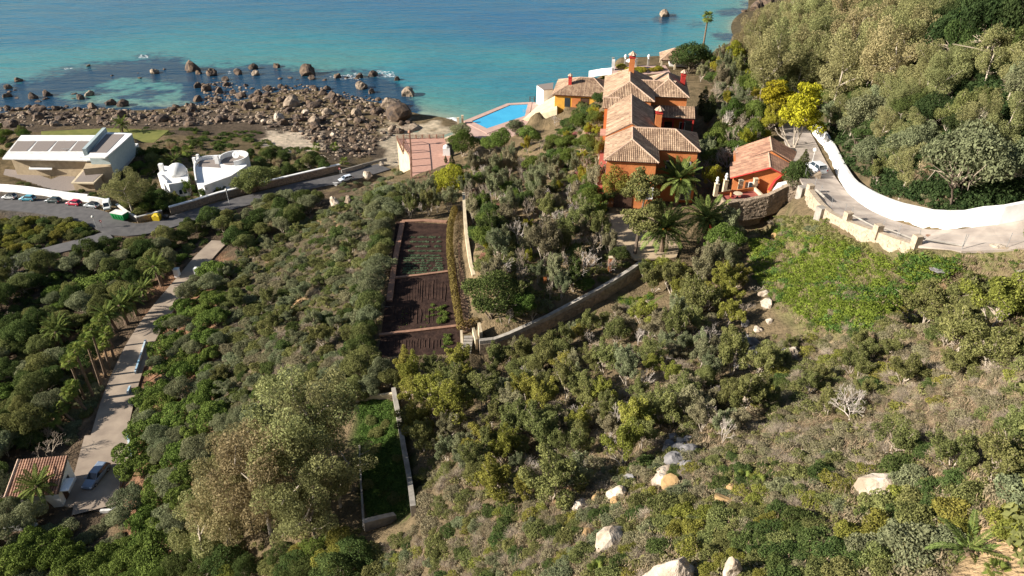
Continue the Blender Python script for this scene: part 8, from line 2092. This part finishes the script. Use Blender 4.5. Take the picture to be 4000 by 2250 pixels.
# low scrub in the foreground
mixf = [(5, 'dome', 'olive', .65, 1.35), (4, 'dome', 'darkgreen', .6, 1.3), (3, 'loose', 'greybrown', .6, 1.1), (3, 'dome', 'greygreen', .6, 1.2), (2, 'loose', 'yellowolive', .6, 1.1), (3, 'twig', 'twig', .5, 1.1), (2.4, 'straw', 'straw', .5, 1.1), (1, 'lowmat', 'olive', .7, 1.2)]
rep['fore big'] = scatter("3500 1800;3900 1850;4060 1900;4060 2080;3850 2100;3600 2200;3420 2260;3300 2100;3400 1980", 70, [(3, 'dome', 'olive', 1.1, 2.0), (3, 'dome', 'yellowolive', 1.0, 1.8), (2, 'dome', 'darkgreen', 1.0, 1.8), (2, 'dome', 'greygreen', 1.2, 2.1)], .48, 1500, ("scrub_bush", "scrub in the foreground", "wild_olive"))
rep['fore dark'] = scatter("2600 1950;2950 1950;3350 2100;3400 2260;2780 2260;2640 2100", 120, [(4, 'dome', 'olive', .8, 1.5), (4, 'dome', 'darkgreen', .8, 1.45), (1.5, 'loose', 'greybrown', .7, 1.1), (1.5, 'dome', 'yellowolive', .7, 1.2)], .48, 2500, ("scrub_bush", "scrub in the foreground", "wild_olive"))
rep['fore'] = scatter("1640 2050;1800 1930;2200 1890;2400 1800;3000 1720;3400 1760;3560 1830;3300 1980;2950 1960;2600 1960;2640 2100;2560 2260;1480 2260;1500 2120", 295, mixf, .47, 9000, ("brush", "dry brush in the foreground", "wild_olive"))
import sys
print("SCATTER", rep, "OBJ", len(bpy.data.objects), COUNT)

# ------------------------------------------------------------------ ground cover that nobody could count
tuft = [tuft_arrays(600 + k, 30, .6, .7, .03) for k in range(5)]
dryt = [tuft_arrays(610 + k, 34, .5, 1.2, .018) for k in range(5)]
def bushlet(seed, n=150):
    v, f, t = blobs_leaves(dome_lobes(7, RS(seed), .4, .7), n, .13, RS(seed + 1)); return (v, f, t)
blet = [bushlet(620 + k) for k in range(6)]
def cover(poly, n, smin, smax, zs=1.0, off=True):
    out = []
    for p in pick(poly, n):
        if p.z < 1 or (off and blocked(p.x, p.y, .3)): continue
        out.append((p.x, p.y, p.z - .05, R.uniform(smin, smax), R.uniform(0, 6.28), R.uniform(-.2, .2), zs))
    return out
MEAD = "2930 940;3050 890;3250 965;3650 1000;4000 975;4000 1090;3800 1110;3650 1190;3500 1280;3350 1330;3150 1310;3000 1170;2930 1080"
MD = cover("2930 940;3050 880;3250 935;3420 990;3650 1000;3760 1030;3560 1150;3400 1290;3250 1290;3050 1180;2940 1080", 2600, .35, 1.1, .7) + cover(MEAD, 400, .3, .7, .6) + cover("2420 1165;2560 1150;2560 1200;2440 1210", 90, .4, .8, .7)
def patch(p): return float(vnoise(np.array([p[0]]), np.array([p[1]]), 4.0, 77)[0])
MD = [p + (patch(p), R.random()) for p in MD]
scatter_joined("meadow_herbs", "bright yellow green herbs in patches on the meadow below the road", [p[:7] for p in MD if p[7] + (p[8] - .5) * .3 > .50 or (p[7] < .40 and p[8] > .45)], L['meadow'], blet + tuft)
scatter_joined("dark_herbs", "dark green leafy herbs between the bright meadow patches", [p[:7] for p in MD if .40 < p[7] + (p[8] - .5) * .3 <= .52], L['meadowdark'], blet)
scatter_joined("meadow_straw", "dry straw patches in the meadow", [p[:7] for p in MD if p[7] + (p[8] - .5) * .3 <= .40] + cover(MEAD, 900, .5, 1.0), M['straw'], dryt)
scatter_joined("meadow_weeds", "olive weeds and small thistles among the meadow herbs", cover(MEAD, 260, .3, .6), L['olive'], blet)
scatter_joined("bank_brush", "brush on the bank under the ruined parapet", cover("2850 870;3080 845;3200 840;3300 900;3420 960;3640 990;3640 1010;3300 970;3000 930", 260, .35, .8), L['olive'], blet)
scatter_joined("plot_herbs", "herbs of the lower plot, leaf colour darkened for tree shade", cover("1400 1570;1550 1555;1600 1980;1440 2050", 420, .4, .9, .6), L['meadowdark'], blet)  # dark leaf stands in for tree shade over the plot
HILL = "1640 1480;1900 1420;2250 1270;2700 1190;2900 1300;3300 1330;4060 1100;4060 2060;3800 2060;3700 2260;1480 2260;1640 2050"
scatter_joined("dry_grass", "dry straw grass between the bushes of the hillside", cover(HILL, 2600, .5, 1.1), M['straw'], dryt)
scatter_joined("grey_brush", "grey brown low brush between the bushes of the hillside", cover(HILL, 1500, .35, .7), L['greybrown'], blet)
scatter_joined("undergrowth", "olive green undergrowth between the bushes of the hillside", cover(HILL, 1500, .3, .7) + cover("850 1050;1330 780;1560 720;1460 1400;1250 1640;760 2000;700 2250;1480 2260;1400 2080;900 1950", 900, .4, .8), L['olive'], blet)
scatter_joined("valley_undergrowth", "dark undergrowth of the valley woodland", cover("-40 850;440 910;1250 770;860 1000;640 1050;300 1430;200 1750;-40 1760", 1100, .5, 1.1) + cover("640 545;1300 640;1000 740;600 840;430 760;520 590", 450, .5, 1.0) + [] + cover("2780 200;3000 60;3600 -40;3640 200;3000 340", 500, .7, 1.5), L['darkgreen'], blet)
scatter_joined("hill_undergrowth", "undergrowth above the white wall, coloured very dark for shade between trees", cover("3190 430;3600 300;4060 220;4060 850;3700 830;3450 760;3280 620", 1300, .7, 1.6) + cover("3050 330;3400 200;3700 40;4060 -60;4060 220;3600 300;3200 430", 500, .8, 1.6), L['deep'], blet)  # leaf colour carries the shade of the gaps between trees
scatter_joined("garden_undergrowth", "low planting under the villa garden trees", cover("1840 640;2200 520;2360 560;2400 950;2450 1030;2060 1240;1960 1290;1860 1000", 700, .35, .8) + cover("2780 330;3000 300;3040 470;2880 690;2800 730", 300, .4, .9), L['olive'], blet)
scatter_joined("outer_scrub", "olive scrub continuing beyond the sides of the view", cover("4060 250;4600 100;4700 1100;4500 2200;4060 2250", 1500, .8, 2.0, 1.0, False) + cover("-420 1000;-40 1000;-40 2250;-420 2250", 500, .9, 2.2, 1.0, False), L['olive'], blet)
scatter_joined("outer_bushes", "dark bushes continuing beyond the sides of the view", cover("4060 200;4600 0;4700 1100;4060 1100", 700, 1.0, 2.4, 1.0, False) + cover("-420 840;-40 900;-40 2250;-420 2250", 500, 1.2, 2.6, 1.0, False), L['darkgreen'], blet)
# vegetables and furrows
it = []
for y0, y1, n_, x0, x1 in ((928, 1000, 5, 1600, 1725), (1010, 1068, 7, 1580, 1730)):
    for k in range(n_):
        yy = y0 + (y1 - y0) * k / (n_ - 1); xx = x0
        while xx < x1:
            p = W(xx + R.uniform(-2, 2), yy, 32.0); 
            if R.random() < .8: it.append((p.x, p.y, 32.02, R.uniform(.26, .46), R.uniform(0, 6), R.uniform(-.2, .3), .8))
            xx += 9
scatter_joined("vegetable_rows", "rows of blue green cabbages in the kitchen garden", it, L['crop'], blet)
it = []
for (x, y, n_, s) in ((1728, 1230, 26, .55), (1680, 1215, 6, .3), (1690, 1220, 6, .3), (1660, 1260, 10, .14), (1575, 1250, 14, .12), (1745, 1340, 14, .5)):
    for k in range(n_): p = W(x + R.uniform(-16, 16), y + R.uniform(-34, 34), 32.0); it.append((p.x, p.y, 32.02, s * R.uniform(.6, 1.2), R.uniform(0, 6), .1, 1.2))
scatter_joined("young_crops", "bright green young crops in the lower garden beds", it, L['bright'], blet)
mb = MB()
for (ya, yb, xa, xb, st) in ((1090, 1185, 1548, 1745, 9), (1190, 1270, 1540, 1700, 13), (1320, 1365, 1500, 1740, 11)):
    x = xa
    while x < xb:
        a, b_ = W(x + (yb - ya) * -.05, yb, 32.02), W(x, ya, 32.02); mb.tube([a.lerp(b_, R.uniform(0, .3)), (a + b_) / 2 + Vector((R.uniform(-.12, .12), 0, R.uniform(-.03, .03))), a.lerp(b_, R.uniform(.75, 1))], R.uniform(.04, .09), 4, 0, False); x += st * R.uniform(.7, 1.5)
tag(mb.build("furrows", M['soil']), "furrow ridges of dug soil in the lower garden beds", None, kind="stuff")
